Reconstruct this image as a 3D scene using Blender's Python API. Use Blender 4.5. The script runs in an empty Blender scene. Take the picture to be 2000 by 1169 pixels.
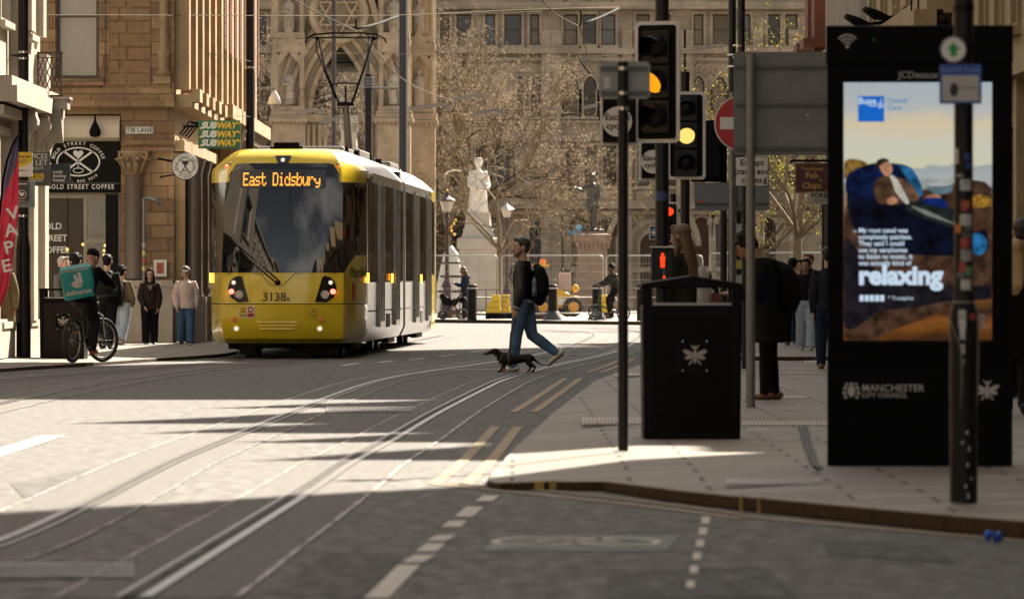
import bpy, bmesh, math, random
from mathutils import Vector, Matrix, Quaternion
random.seed(7)
R = math.radians
S = bpy.context.scene
COL = S.collection

# ---------------------------------------------------------------- camera
F, H, YH = 11500.0, 1.28, 552.0
cam = bpy.data.cameras.new('camera')
cam.lens = 207.0; cam.sensor_width = 36.0
cam.shift_y = -(584.5 - YH) / 2000.0
cam.clip_start = 1.0; cam.clip_end = 3000.0
cam.dof.use_dof = True; cam.dof.focus_distance = 94.0; cam.dof.aperture_fstop = 6.2
cam_ob = bpy.data.objects.new('camera', cam); COL.objects.link(cam_ob)
cam_ob.location = (0, 0, H); cam_ob.rotation_euler = (R(90), 0, 0)
S.camera = cam_ob
# ---------------------------------------------------------------- world and sun
SUN_AZ, SUN_EL = 30.0, 38.0      # azimuth to the right of straight ahead
TO_SUN = Vector((math.sin(R(SUN_AZ)) * math.cos(R(SUN_EL)), math.cos(R(SUN_AZ)) * math.cos(R(SUN_EL)), math.sin(R(SUN_EL))))
S.world = bpy.data.worlds.new('World'); S.world.use_nodes = True
nt = S.world.node_tree; bg = nt.nodes['Background']
sky = nt.nodes.new('ShaderNodeTexSky'); sky.sky_type = 'NISHITA'; sky.sun_disc = False
sky.sun_elevation = R(SUN_EL); sky.sun_rotation = R(SUN_AZ); sky.dust_density = 2.0
hsv = nt.nodes.new('ShaderNodeHueSaturation'); hsv.inputs['Saturation'].default_value = 0.6
tint = nt.nodes.new('ShaderNodeMix'); tint.data_type = 'RGBA'; tint.blend_type = 'MULTIPLY'; tint.inputs[0].default_value = 1.0
tint.inputs[7].default_value = (1.0, 0.90, 0.77, 1)
tcw = nt.nodes.new('ShaderNodeTexCoord'); cn = nt.nodes.new('ShaderNodeTexNoise')
cn.inputs['Scale'].default_value = 3.2; cn.inputs['Detail'].default_value = 7
cr = nt.nodes.new('ShaderNodeValToRGB'); cr.color_ramp.elements[0].position = .5; cr.color_ramp.elements[1].position = .66
cm = nt.nodes.new('ShaderNodeMix'); cm.data_type = 'RGBA'; cm.inputs[7].default_value = (8, 7.6, 6.9, 1)
L_ = nt.links.new
L_(sky.outputs[0], hsv.inputs['Color']); L_(hsv.outputs[0], tint.inputs[6]); L_(tint.outputs[2], cm.inputs[6])
L_(tcw.outputs['Generated'], cn.inputs['Vector']); L_(cn.outputs['Fac'], cr.inputs[0]); L_(cr.outputs[0], cm.inputs[0])
L_(cm.outputs[2], bg.inputs['Color']); bg.inputs['Strength'].default_value = 0.05
sl = bpy.data.lights.new('sun', 'SUN'); sl.energy = 5.0; sl.angle = R(0.9); sl.color = (1.0, .88, .72)
so = bpy.data.objects.new('sun', sl); COL.objects.link(so)
so.rotation_euler = TO_SUN.to_track_quat('Z', 'Y').to_euler(); so.location = (40, 60, 60)
S.view_settings.view_transform = 'Standard'; S.view_settings.look = 'None'
EXPO = 1.85
S.view_settings.exposure = EXPO; S.view_settings.gamma = 1.0
S.render.engine = 'CYCLES'
S.cycles.use_denoising = True; S.cycles.max_bounces = 6; S.cycles.glossy_bounces = 4
S.cycles.caustics_reflective = False; S.cycles.caustics_refractive = False
S.cycles.sample_clamp_indirect = 6.0

# ---------------------------------------------------------------- helpers
def P(px, py, D):                        # a photograph pixel at a distance -> world point
    return Vector(((px - 1000) * D / F, D, H + (YH - py) * D / F))
def G(px, py, z=0.0):                    # a pixel on the ground (height z)
    D = F * (H - z) / (py - YH)
    return Vector(((px - 1000) * D / F, D, z))
def GL_(px, py):
    return G(px, py, .075)
def GD(py, z=0.11): return F * (H - z) / (py - YH)

MATS = {}
def M(name, col=(.5,.5,.5), rough=.6, metal=0.0, var=.12, vs=3.0, bump=0.0, bs=30.0, spec=.5, coat=0.0, emit=None, es=1.0, brick=None, ior=None, alpha=None, trans=0.0, sheen=0.0, stretch=None):
    if name in MATS: return MATS[name]
    m = bpy.data.materials.new(name); m.use_nodes = True; MATS[name] = m
    n = m.node_tree.nodes; l = m.node_tree.links.new; b = n['Principled BSDF']
    b.inputs['Roughness'].default_value = rough; b.inputs['Metallic'].default_value = metal
    b.inputs['Specular IOR Level'].default_value = spec; b.inputs['Coat Weight'].default_value = coat
    b.inputs['Sheen Weight'].default_value = sheen; b.inputs['Transmission Weight'].default_value = trans
    if ior: b.inputs['IOR'].default_value = ior
    b.inputs['Base Color'].default_value = (*col, 1)
    if alpha is not None: b.inputs['Alpha'].default_value = alpha
    if emit: b.inputs['Emission Color'].default_value = (*emit, 1); b.inputs['Emission Strength'].default_value = es
    tc = n.new('ShaderNodeTexCoord'); vec = tc.outputs['Object']
    if stretch:
        mp = n.new('ShaderNodeMapping'); mp.inputs['Scale'].default_value = stretch; l(vec, mp.inputs[0]); vec = mp.outputs[0]
    colsock = None; hsock = None
    if brick:                            # (scale_w, scale_h, mortar, colour2, mortar colour, flat?)
        sx = n.new('ShaderNodeSeparateXYZ'); l(tc.outputs['Object'], sx.inputs[0])
        cx = n.new('ShaderNodeCombineXYZ')
        if brick.get('flat'):
            l(sx.outputs[0], cx.inputs[0]); l(sx.outputs[1], cx.inputs[1])
        else:
            ad = n.new('ShaderNodeMath'); l(sx.outputs[0], ad.inputs[0]); l(sx.outputs[1], ad.inputs[1])
            l(ad.outputs[0], cx.inputs[0]); l(sx.outputs[2], cx.inputs[1])
        br = n.new('ShaderNodeTexBrick'); l(cx.outputs[0], br.inputs['Vector'])
        br.inputs['Scale'].default_value = 1.0; br.inputs['Brick Width'].default_value = brick['w']; br.inputs['Row Height'].default_value = brick['h']
        br.inputs['Mortar Size'].default_value = brick.get('m', .01); br.inputs['Mortar Smooth'].default_value = .3
        br.inputs['Color1'].default_value = (*col, 1); br.inputs['Color2'].default_value = (*brick['c2'], 1)
        br.inputs['Mortar'].default_value = (*brick['mc'], 1); br.offset = brick.get('off', .5); br.inputs['Bias'].default_value = 0.0
        colsock = br.outputs['Color']; hsock = br.outputs['Fac']
    if var > 0:
        nz = n.new('ShaderNodeTexNoise'); nz.inputs['Scale'].default_value = vs; nz.inputs['Detail'].default_value = 8; nz.inputs['Roughness'].default_value = .65
        l(vec, nz.inputs['Vector'])
        mr = n.new('ShaderNodeMapRange'); mr.inputs[1].default_value = .3; mr.inputs[2].default_value = .7
        mr.inputs[3].default_value = 1 - var; mr.inputs[4].default_value = 1 + var; l(nz.outputs['Fac'], mr.inputs[0])
        vm = n.new('ShaderNodeVectorMath'); vm.operation = 'SCALE'
        if colsock: l(colsock, vm.inputs[0])
        else: vm.inputs[0].default_value = col
        l(mr.outputs[0], vm.inputs['Scale']); colsock = vm.outputs[0]
        mr2 = n.new('ShaderNodeMapRange'); mr2.inputs[1].default_value = .3; mr2.inputs[2].default_value = .7
        mr2.inputs[3].default_value = max(0.02, rough * (1 - var)); mr2.inputs[4].default_value = min(1, rough * (1 + var)); l(nz.outputs['Fac'], mr2.inputs[0])
        l(mr2.outputs[0], b.inputs['Roughness'])
    if colsock: l(colsock, b.inputs['Base Color'])
    if bump > 0 or hsock:
        bp = n.new('ShaderNodeBump'); bp.inputs['Distance'].default_value = .02; bp.inputs['Strength'].default_value = min(1, max(bump, .0))
        nb = n.new('ShaderNodeTexNoise'); nb.inputs['Scale'].default_value = bs; nb.inputs['Detail'].default_value = 6; l(vec, nb.inputs['Vector'])
        h = nb.outputs['Fac']
        if hsock:
            sb = n.new('ShaderNodeMath'); sb.operation = 'SUBTRACT'; l(h, sb.inputs[0]); l(hsock, sb.inputs[1]); h = sb.outputs[0]
            if bump == 0: bp.inputs['Strength'].default_value = .5
        l(h, bp.inputs['Height']); l(bp.outputs[0], b.inputs['Normal'])
    return m

class MB:                                # collects shapes, then links them as ONE mesh object
    def __init__(s): s.v = []; s.f = []; s.m = []
    def add(s, vs, fs, m=0):
        o = len(s.v); s.v += [tuple(v) for v in vs]; s.f += [tuple(i + o for i in f) for f in fs]; s.m += [m] * len(fs); return s
    def quad(s, a, b, c, d, m=0): return s.add([a, b, c, d], [(0,1,2,3)], m)
    def poly(s, pts, m=0): return s.add(pts, [tuple(range(len(pts)))], m)
    def box(s, x0, x1, y0, y1, z0, z1, m=0):
        v = [(x0,y0,z0),(x1,y0,z0),(x1,y1,z0),(x0,y1,z0),(x0,y0,z1),(x1,y0,z1),(x1,y1,z1),(x0,y1,z1)]
        return s.add(v, [(0,3,2,1),(4,5,6,7),(0,1,5,4),(1,2,6,5),(2,3,7,6),(3,0,4,7)], m)
    def prism(s, poly, a, b, axis='y', m=0):   # polygon in the other two axes, pushed along axis
        n = len(poly)
        def mk(u, w, t): return {'y': (u, t, w), 'x': (t, u, w), 'z': (u, w, t)}[axis]
        v = [mk(u, w, a) for u, w in poly] + [mk(u, w, b) for u, w in poly]
        f = [tuple(range(n))[::-1], tuple(range(n, 2*n))] + [(i, (i+1) % n, n + (i+1) % n, n + i) for i in range(n)]
        return s.add(v, f, m)
    def loft(s, pts, rads, side=(1,0,0), n=12, m=0, cap=True, dome=False):
        pts = [Vector(p) for p in pts]; rads = [(r, r) if not isinstance(r, (tuple, list)) else r for r in rads]
        if dome:
            t0 = (pts[0] - pts[1]).normalized(); t1 = (pts[-1] - pts[-2]).normalized()
            r0 = rads[0]; r1 = rads[-1]; k0 = min(r0); k1 = min(r1)
            pts = [pts[0] + t0*k0*.95, pts[0] + t0*k0*.7] + pts + [pts[-1] + t1*k1*.7, pts[-1] + t1*k1*.95]
            rads = [(r0[0]*.3, r0[1]*.3), (r0[0]*.72, r0[1]*.72)] + rads + [(r1[0]*.72, r1[1]*.72), (r1[0]*.3, r1[1]*.3)]
        o = len(s.v); k = len(pts); sd = Vector(side)
        for i, p in enumerate(pts):
            t = (pts[min(i+1, k-1)] - pts[max(i-1, 0)]).normalized()
            a = sd - t * sd.dot(t)
            if a.length < 1e-4: a = t.orthogonal()
            a.normalize(); b = t.cross(a); sd = a
            for j in range(n):
                c, q = math.cos(2*math.pi*j/n), math.sin(2*math.pi*j/n)
                s.v.append(tuple(p + a * (rads[i][0]*c) + b * (rads[i][1]*q)))
        for i in range(k-1):
            for j in range(n):
                s.f.append((o+i*n+j, o+i*n+(j+1)%n, o+(i+1)*n+(j+1)%n, o+(i+1)*n+j)); s.m.append(m)
        if cap:
            s.f.append(tuple(o+j for j in range(n))[::-1]); s.m.append(m)
            s.f.append(tuple(o+(k-1)*n+j for j in range(n))); s.m.append(m)
        return s
    def tube(s, pts, r, n=8, m=0, cap=True):
        if not isinstance(r, (list, tuple)): r = [r] * len(pts)
        return s.loft(pts, list(r), side=(.31,.77,.55), n=n, m=m, cap=cap)
    def cyl(s, x, y, z0, z1, r0, r1=None, n=16, m=0): return s.loft([(x,y,z0),(x,y,z1)], [r0, r0 if r1 is None else r1], n=n, m=m)
    def lathe(s, prof, x=0, y=0, n=20, m=0):
        return s.loft([(x, y, z) for r, z in prof], [max(r, .0005) for r, z in prof], n=n, m=m)
    def ball(s, c, r, n=12, m=0, rot=None):
        r = (r,r,r) if not isinstance(r, (tuple, list)) else r; o = len(s.v); k = max(5, n//2 + 1)
        q = rot if rot is not None else Matrix.Identity(3)
        for i in range(k):
            th = math.pi * (i + .02) / (k - 1 + .04)
            for j in range(n):
                p = Vector((r[0]*math.sin(th)*math.cos(2*math.pi*j/n), r[1]*math.sin(th)*math.sin(2*math.pi*j/n), r[2]*math.cos(th)))
                s.v.append(tuple(q @ p + Vector(c)))
        for i in range(k-1):
            for j in range(n):
                s.f.append((o+i*n+j, o+(i+1)*n+j, o+(i+1)*n+(j+1)%n, o+i*n+(j+1)%n)); s.m.append(m)
        s.f.append(tuple(o+j for j in range(n))); s.m.append(m); s.f.append(tuple(o+(k-1)*n+j for j in range(n))[::-1]); s.m.append(m)
        return s
    def torus(s, c, R0, r, axis='x', n=28, k=8, m=0, a0=0, a1=360):
        pts = []
        full = abs(a1 - a0) >= 360; cnt = n + (0 if full else 1); o = len(s.v)
        for i in range(cnt):
            a = R(a0 + (a1 - a0) * i / n)
            for j in range(k):
                b = 2*math.pi*j/k; rr = R0 + r*math.cos(b); h = r*math.sin(b)
                u, w = rr*math.cos(a), rr*math.sin(a)
                s.v.append({'x': (c[0]+h, c[1]+u, c[2]+w), 'y': (c[0]+u, c[1]+h, c[2]+w), 'z': (c[0]+u, c[1]+w, c[2]+h)}[axis])
        for i in range(n):
            i2 = (i+1) % cnt
            for j in range(k):
                s.f.append((o+i*k+j, o+i2*k+j, o+i2*k+(j+1)%k, o+i*k+(j+1)%k)); s.m.append(m)
        return s
    def ribbon(s, pts, w, z=None, off=0.0, m=0):     # a flat strip along a ground path
        pts = [Vector(p) for p in pts]; L = []; Q = []
        for i, p in enumerate(pts):
            t = (pts[min(i+1, len(pts)-1)] - pts[max(i-1, 0)]); t.z = 0; t.normalize(); nn = Vector((t.y, -t.x, 0))
            a = p + nn*(off - w/2); b = p + nn*(off + w/2)
            if z is not None: a.z = b.z = z
            L.append(a); Q.append(b)
        for i in range(len(pts)-1): s.quad(L[i], Q[i], Q[i+1], L[i+1], m)
        return s
    def build(s, name, mats, parent=None, smooth=False, bevel=0.0, loc=None, rotz=0, auto=None, weld=True):
        me = bpy.data.meshes.new(name); me.from_pydata(s.v, [], s.f)
        if not isinstance(mats, (list, tuple)): mats = [mats]
        for q in mats: me.materials.append(q)
        if len(mats) > 1: me.polygons.foreach_set('material_index', s.m)
        if smooth: me.polygons.foreach_set('use_smooth', [True] * len(s.f))
        if smooth and weld:
            bm_ = bmesh.new(); bm_.from_mesh(me); bmesh.ops.remove_doubles(bm_, verts=bm_.verts, dist=2e-5); bm_.to_mesh(me); bm_.free()
        me.update()
        o = bpy.data.objects.new(name, me); COL.objects.link(o)
        if auto: me.set_sharp_from_angle(angle=R(auto))
        if parent: o.parent = parent
        if loc is not None: o.location = loc
        if rotz: o.rotation_euler.z = rotz
        if bevel:
            bm = o.modifiers.new('bevel', 'BEVEL'); bm.width = bevel; bm.segments = 2; bm.limit_method = 'ANGLE'; bm.angle_limit = R(40)
        return o

def build_parts(b, name, mats, parent=None, **k):      # every separate piece of b becomes an object of its own
    par = {}
    def find(a):
        while par[a] != a: par[a] = par[par[a]]; a = par[a]
        return a
    key = [tuple(round(c, 4) for c in v) for v in b.v]
    for q in key: par.setdefault(q, q)
    for f in b.f:
        r = find(key[f[0]])
        for i in f[1:]: par[find(key[i])] = r
    grp = {}
    for f, m in zip(b.f, b.m): grp.setdefault(find(key[f[0]]), []).append((f, m))
    out = []
    for fs in grp.values():
        c = MB(); ix = {}
        for f, m in fs:
            nf = []
            for i in f:
                if i not in ix: ix[i] = len(c.v); c.v.append(b.v[i])
                nf.append(ix[i])
            c.f.append(tuple(nf)); c.m.append(m)
        out.append(c.build(name, mats, parent, **k))
    return out
def tag(o, label, cat, group=None):
    o['label'] = label; o['category'] = cat
    if group: o['group'] = group
    return o
def struct(o): o['kind'] = 'structure'; return o
def thing(name, label, cat, loc=(0,0,0), rotz=0, group=None):
    o = bpy.data.objects.new(name, None); COL.objects.link(o); o.location = loc; o.rotation_euler = (0,0,rotz); o.empty_display_size = .1
    return tag(o, label, cat, group)
def text(body, size, mat, parent=None, loc=(0,0,0), rot=(90,0,0), name='lettering', ex=.0015, align='CENTER', bold=0.0, sx=1.0, shear=0, spacing=1.0, line=1.0):
    cu = bpy.data.curves.new(name, 'FONT'); cu.body = body; cu.size = size; cu.align_x = align; cu.align_y = 'CENTER'
    cu.extrude = ex; cu.offset = bold; cu.shear = shear; cu.space_character = spacing; cu.resolution_u = 3; cu.space_line = line
    t = bpy.data.objects.new(name, cu); me = bpy.data.meshes.new_from_object(t); me.name = name
    bpy.data.objects.remove(t); bpy.data.curves.remove(cu)
    me.materials.clear(); me.materials.append(mat)
    o = bpy.data.objects.new(name, me); COL.objects.link(o); o.parent = parent; o.location = loc
    o.rotation_euler = [R(a) for a in rot]; o.scale.x = sx
    return o
def arc_text(body, rad, size, mat, parent, c, a0, a1, name='lettering', bold=0, flip=False):   # letters round a circle in the xz plane, facing -y
    g = MB(); n = len(body)
    for i, ch in enumerate(body):
        if ch == ' ': continue
        a = R(a0 + (a1 - a0) * (i + .5) / n)
        cu = bpy.data.curves.new('letter', 'FONT'); cu.body = ch; cu.size = size; cu.align_x = 'CENTER'; cu.extrude = .001; cu.offset = bold; cu.resolution_u = 3
        t = bpy.data.objects.new('letter', cu); me = bpy.data.meshes.new_from_object(t)
        th = a - math.pi/2 if not flip else a + math.pi/2
        cs, sn = math.cos(th), math.sin(th)
        vs = [(c[0] + rad*math.cos(a) + v.co.x*cs - v.co.y*sn, c[1] - v.co.z, c[2] + rad*math.sin(a) + v.co.x*sn + v.co.y*cs) for v in me.vertices]
        g.add(vs, [tuple(p.vertices) for p in me.polygons])
        bpy.data.objects.remove(t); bpy.data.curves.remove(cu); bpy.data.meshes.remove(me)
    return g.build(name, mat, parent)
def copy_tree(o, parent=None):
    c = o.copy(); COL.objects.link(c); c.parent = parent
    for ch in list(o.children): copy_tree(ch, c)
    return c

# common materials
BLACK = M('black_painted_metal', (.006,.006,.0065), .42, var=.25, vs=6, spec=.3)
BLACKM = M('black_matt', (.005,.005,.0055), .75, var=.2, vs=8, spec=.12)
STEEL = M('galvanised_steel', (.20,.20,.195), .5, metal=.6, var=.18, vs=14)
GREYM = M('grey_sign_back', (.16,.165,.16), .6, var=.16, vs=5, spec=.3)
WHITE = M('white_paint', (.8,.79,.76), .5, var=.06, vs=6)
RUBBER = M('rubber', (.015,.015,.015), .8, var=.2)
CHROME = M('polished_metal', (.65,.65,.64), .22, metal=1, var=.1)
GLASS = M('dark_window_glass', (.012,.014,.016), .05, var=0, spec=.6, ior=1.6)
# ================================================================ SETTING: ground
ASPH = M('asphalt', (.031,.028,.0255), .82, var=.3, vs=9, bump=.8, bs=90, spec=.5, ior=1.86, stretch=(1,.3,1))
PATCH = M('asphalt_patch', (.020,.0185,.017), .85, var=.3, vs=9, bump=.8, bs=90, spec=.5, ior=1.7, stretch=(1,.35,1))
PAVE = M('paving_slabs', (.27,.245,.215), .66, var=.16, vs=2.2, bump=.25, bs=60, brick=dict(w=1.15, h=.62, m=.018, c2=(.205,.182,.155), mc=(.045,.038,.03), flat=1, off=.37), spec=.4)
PAVE2 = M('square_setts', (.36,.32,.27), .62, var=.2, vs=.8, bump=.3, bs=40, brick=dict(w=.5, h=.3, m=.012, c2=(.3,.27,.23), mc=(.12,.1,.08), flat=1))
KERB = M('kerb_dark_face', (.055,.036,.020), .85, var=.4, vs=5, bump=.4, bs=30, spec=.1)  # kerb side, much darker and browner than the kerb top
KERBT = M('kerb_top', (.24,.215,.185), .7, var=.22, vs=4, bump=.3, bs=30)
PAINT = M('worn_white_paint', (.52,.48,.42), .7, var=.45, vs=9, bump=.3, bs=90)
YPAINT = M('worn_yellow_paint', (.29,.22,.125), .75, var=.4, vs=7, bump=.3, bs=90)
GROOVE = M('rail_groove', (.01,.009,.008), .8, var=.2)
RAIL = M('rail_steel', (.17,.155,.14), .38, metal=.7, var=.2, vs=5, spec=.5)
SEAL = M('joint_sealant', (.30,.275,.245), .6, var=.5, vs=14)
CONC = M('track_concrete', (.038,.035,.032), .8, var=.34, vs=13, bump=.6, bs=170, spec=.5, ior=1.9)

struct(MB().quad((-400,-200,0),(400,-200,0),(400,900,0),(-400,900,0)).build('road', ASPH))

def pave(name, pts, mat, kerb_idx=(), z=.11, kw=.16):
    n = len(pts)
    b = MB(); b.prism([(p[0], p[1]) for p in pts], -.02, z, 'z'); o = struct(b.build(name, mat))
    return o
def kerb(name, pts, z=.114, w=.16, mat=None):
    b = MB(); zs = z if isinstance(z, list) else [z]*len(pts)
    for i in range(len(pts)-1):
        p, q = Vector((*pts[i], 0)), Vector((*pts[i+1], 0)); t = (q-p).normalized(); nn = Vector((t.y, -t.x, 0))*w
        L = (q-p).length; k = max(1, int(L/.9))
        for j in range(k):
            a = p + t*(L*j/k + .004); c = p + t*(L*(j+1)/k - .004); jit = random.uniform(-.003,.003)
            o_ = nn*(-.075); za = zs[i]+(zs[i+1]-zs[i])*j/k+jit; zc = zs[i]+(zs[i+1]-zs[i])*(j+1)/k+jit; a, c = a+o_, c+o_
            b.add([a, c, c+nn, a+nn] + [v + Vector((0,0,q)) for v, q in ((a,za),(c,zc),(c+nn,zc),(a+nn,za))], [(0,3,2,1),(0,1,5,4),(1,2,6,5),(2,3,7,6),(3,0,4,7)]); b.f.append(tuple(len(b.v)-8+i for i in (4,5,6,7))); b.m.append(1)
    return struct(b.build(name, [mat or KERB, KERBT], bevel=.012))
rp_px = [(1250,712,.06),(1165,742,.06),(1082,805,.06),(1000,882,.05),(977,908,.045),(964,923,.042),(957,932,.042),(956,937,.042),(962,940,.042),(980,942,.044),(1010,942,.046),(1080,940,.050),(1180,940,.060),(1300,954,.072),(1450,969,.080),(1850,1005,.088),(2000,1017,.09)]
rp_edge = [tuple(G(x,y,z)[:2]) for x,y,z in rp_px]; rp_z = [z for _,_,z in rp_px]
def inset(pts, d):
    out = []
    for i, p in enumerate(pts):
        t = Vector((*pts[min(i+1,len(pts)-1)],0)) - Vector((*pts[max(i-1,0)],0)); t.normalize(); out.append((p[0]-t.y*d, p[1]+t.x*d))
    return out
ring_o = [(2.2,88.6)] + rp_edge + [(5.4,20)]; ring_z = [.06]+rp_z+[.10]; cen = Vector((1.9,38.6,0)); ring_i = [tuple((Vector((*p,0)).lerp(cen, .45) if 3 < i < 14 else Vector((*q,0)))[:2]) for i,(p,q) in enumerate(zip(ring_o, inset(ring_o, .7)))]
b = MB()
for i in range(len(ring_o)-1): b.quad((*ring_o[i],ring_z[i]),(*ring_o[i+1],ring_z[i+1]),(*ring_i[i+1],.11),(*ring_i[i],.11))
b.poly([(*p,.11) for p in ring_i + [(9,9),(9,-30),(40,-30),(40,88.6)]]); b.quad((2.2,88.6,.06),(*ring_i[0],.11),(40,88.6,.11),(40,88.6,-.02))
struct(b.build('right_pavement', PAVE))
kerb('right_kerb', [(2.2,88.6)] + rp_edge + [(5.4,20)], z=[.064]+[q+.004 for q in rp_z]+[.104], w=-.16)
rp2 = [(2.7,93.5),(3.0,105),(3.9,125),(4.6,141),(5.6,148),(7,150),(40,150),(40,93.5)]
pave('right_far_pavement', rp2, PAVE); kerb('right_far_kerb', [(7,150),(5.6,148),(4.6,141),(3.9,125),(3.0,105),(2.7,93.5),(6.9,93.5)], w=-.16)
lk = [(-9.6,60),(-7.36,84.6),(-5.03,101.5),(-4.95,106),(-5.3,112),(-5.35,150),(-5.8,158),(-7,160)]
li = [(-11.6,60),(-9.4,85.6),(-7.0,102.6),(-6.5,106.5),(-6.4,112),(-6.4,150),(-6.6,158),(-7.2,159.9)]
b = MB()
for i in range(len(lk)-1):
    b.quad((*lk[i],.05),(*lk[i+1],.05),(*li[i+1],.112),(*li[i],.112)); b.quad((*li[i],.112),(*li[i+1],.112),(-60,li[i+1][1],.112),(-60,li[i][1],.112))
    b.quad((*lk[i],-.02),(*lk[i+1],-.02),(*lk[i+1],.05),(*lk[i],.05))
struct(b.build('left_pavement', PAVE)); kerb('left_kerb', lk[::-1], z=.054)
lp0 = [(-11,-60),(-9.6,59.9),(-60,59.9),(-60,-60)]
pave('left_near_pavement', lp0, PAVE)
fp = [(-70,198),(-3,189.5),(4.2,178),(10,177),(80,177),(80,420),(-70,420)]
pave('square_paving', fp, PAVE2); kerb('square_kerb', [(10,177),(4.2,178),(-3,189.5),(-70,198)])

# ---- rails
def smooth_path(pts, step=.8):
    pts = [Vector(p) for p in pts]; out = []
    for i in range(len(pts)-1):
        p0, p1, p2, p3 = pts[max(i-1,0)], pts[i], pts[i+1], pts[min(i+2,len(pts)-1)]
        k = max(2, int((p2-p1).length/step))
        for j in range(k):
            t = j/k
            out.append(.5*((2*p1)+(p2-p0)*t+(2*p0-5*p1+4*p2-p3)*t*t+(3*p1-p0-3*p2+p3)*t**3))
    out.append(pts[-1]); return out
trk = {
 'near_left': [(-330,1169),(0,1057),(180,975),(320,905),(430,860),(650,772),(745,742),(840,725),(972,706),(1068,688),(1130,668),(1154,655),(1140,649),(1060,644)],
 'near_right': [(283,1169),(610,960),(690,905),(770,860),(860,806),(950,759),(991,741),(1074,717),(1179,694),(1225,677),(1256,655),(1240,646),(1160,640)],
 'far_left': [(-300,772),(0,741),(160,728),(310,716),(430,706)],
 'far_right': [(-300,860),(0,790),(200,749),(415,718),(520,710),(600,704)],
}
tc0 = G(469,701); tc1 = G(636,701)
tl = Vector((-4.55,100,0)); tr_ = Vector((-3.11,100,0)); hd = Vector((math.sin(R(2.0)), math.cos(R(2.0)), 0))
RL = {}
for k, px in trk.items():
    pts = [G(x,y) for x,y in px]
    if k == 'far_left': pts += [tl + hd*8, tl + hd*30, tl+hd*44]
    if k == 'far_right': pts = pts[:-1] + [tr_ + hd*8, tr_ + hd*30, tr_+hd*42]
    RL[k] = smooth_path(pts)
rlabels = {'near_left': 'left rail of the nearer track curving up the road', 'near_right': 'right rail of the nearer track beside the sealed joint and yellow lines',
           'far_left': 'left rail of the further track leading under the yellow tram', 'far_right': 'right rail of the further track leading under the yellow tram'}
bed = MB()
for a, c in (('near_left','near_right'),('far_left','far_right')):
    for k, sg in ((a,-1),(c,1)):
        bed.ribbon(RL[k], .74, z=.004)
struct(bed.build('track_bed', CONC))
for k, pts in RL.items():
    b = MB(); b.ribbon(pts, .052, z=.012, off=0, m=0); b.ribbon(pts, .05, z=.010, off=.055 if 'left' in k else -.075, m=1); b.ribbon(pts, .02, z=.012, off=.092 if 'left' in k else -.112, m=0)
    tag(b.build('tram_rail', [RAIL, GROOVE]), rlabels[k], 'rail', 'tram rails set in the road')
sb = MB()
def ragged(pts, off, w, z):
    pts = [Vector(p) for p in pts]; prev = None
    for i, p in enumerate(pts):
        t = (pts[min(i+1,len(pts)-1)] - pts[max(i-1,0)]).normalized(); nn = Vector((t.y,-t.x,0))
        c = p + nn*(off + random.uniform(-.005,.005)); ww = w*random.uniform(.3,1.35); cur = (c-nn*ww/2, c+nn*ww/2)
        if prev and random.random() > .07:
            q = [prev[0],prev[1],cur[1],cur[0]]
            for v in q: v.z = z
            sb.quad(*[v.copy() for v in q])
        prev = cur
for k in RL:
    fine = smooth_path(RL[k], .14) if 'near' in k else RL[k]
    for off in (-.37,.37): ragged(fine, off, .030 if off*(1 if 'right' in k else -1) > 0 else .02, .008)
struct(sb.build('track_joint_seal', SEAL))

pb_ = MB()
for q in ([(1180,1169),(1560,1169),(1500,1108),(1190,1112)],[(1620,1085),(1880,1100),(1800,1062),(1600,1052)],[(520,1160),(700,1169),(790,1085),(640,1080)],[(900,760),(1010,748),(1060,722),(960,730)],[(60,985),(330,930),(250,900),(20,945)]):
    pb_.quad(*[(v.x,v.y,.0035) for v in (G(x,y) for x,y in q)])
struct(pb_.build('road_patch', PATCH))
# ---- markings
mk = MB()
def pxline(b, pts, w, z=.0055, m=0, step=.6): b.ribbon(smooth_path([G(x,y) for x,y in pts], step), w, z=z, m=m)
pxline(mk, [(-60,903),(103,851)], .20); 
for a, c in (((960,968),(945,980)),((928,990),(905,1010)),((895,1018),(880,1030)),((872,1046),(852,1057)),((852,1062),(832,1078)),((830,1084),(806,1099)),((800,1104),(735,1169))):
    pxline(mk, [a,c], .10)
for y in (1017,1038,1062,1087,1113,1142):
    x = 1376 - (y-1017)*.235; mk.quad(G(x-7,y+7),G(x+9,y+7),G(x+11,y-7),G(x-5,y-7))
mk.v = [(v[0],v[1],.0055) for v in mk.v]
for pts in ([(668,714),(700,709)],[(740,708),(770,704)],[(800,703),(830,699)],[(860,696),(890,692)],[(920,688),(950,684)]): pxline(mk, pts, .11)
pxline(mk, [(880,722),(1010,720)], .25); pxline(mk, [(1070,693),(1160,691)], .2)
struct(mk.build('road_marking', PAINT))
ym = MB()
for dx, w in ((0,.085),(.2,.085)):
    for seg in ([(848,946),(905,900),(968,833)], [(1003,805),(1050,775),(1104,739)], [(1148,727),(1190,712),(1215,700)]):
        b = smooth_path([G(x,y)+Vector((dx,0,0)) for x,y in seg], .5); ym.ribbon(b, w, z=.0055)
pxline(ym, [(850,946),(945,955),(1100,972),(1300,994),(1450,1014)], .075); pxline(ym, [(1450,1008),(1600,1022),(1800,1040),(2040,1060)], .1)
pxline(ym, [(888,944),(950,949),(1100,962),(1300,985),(1450,1005)], .06)
struct(ym.build('yellow_line', YPAINT))
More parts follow.
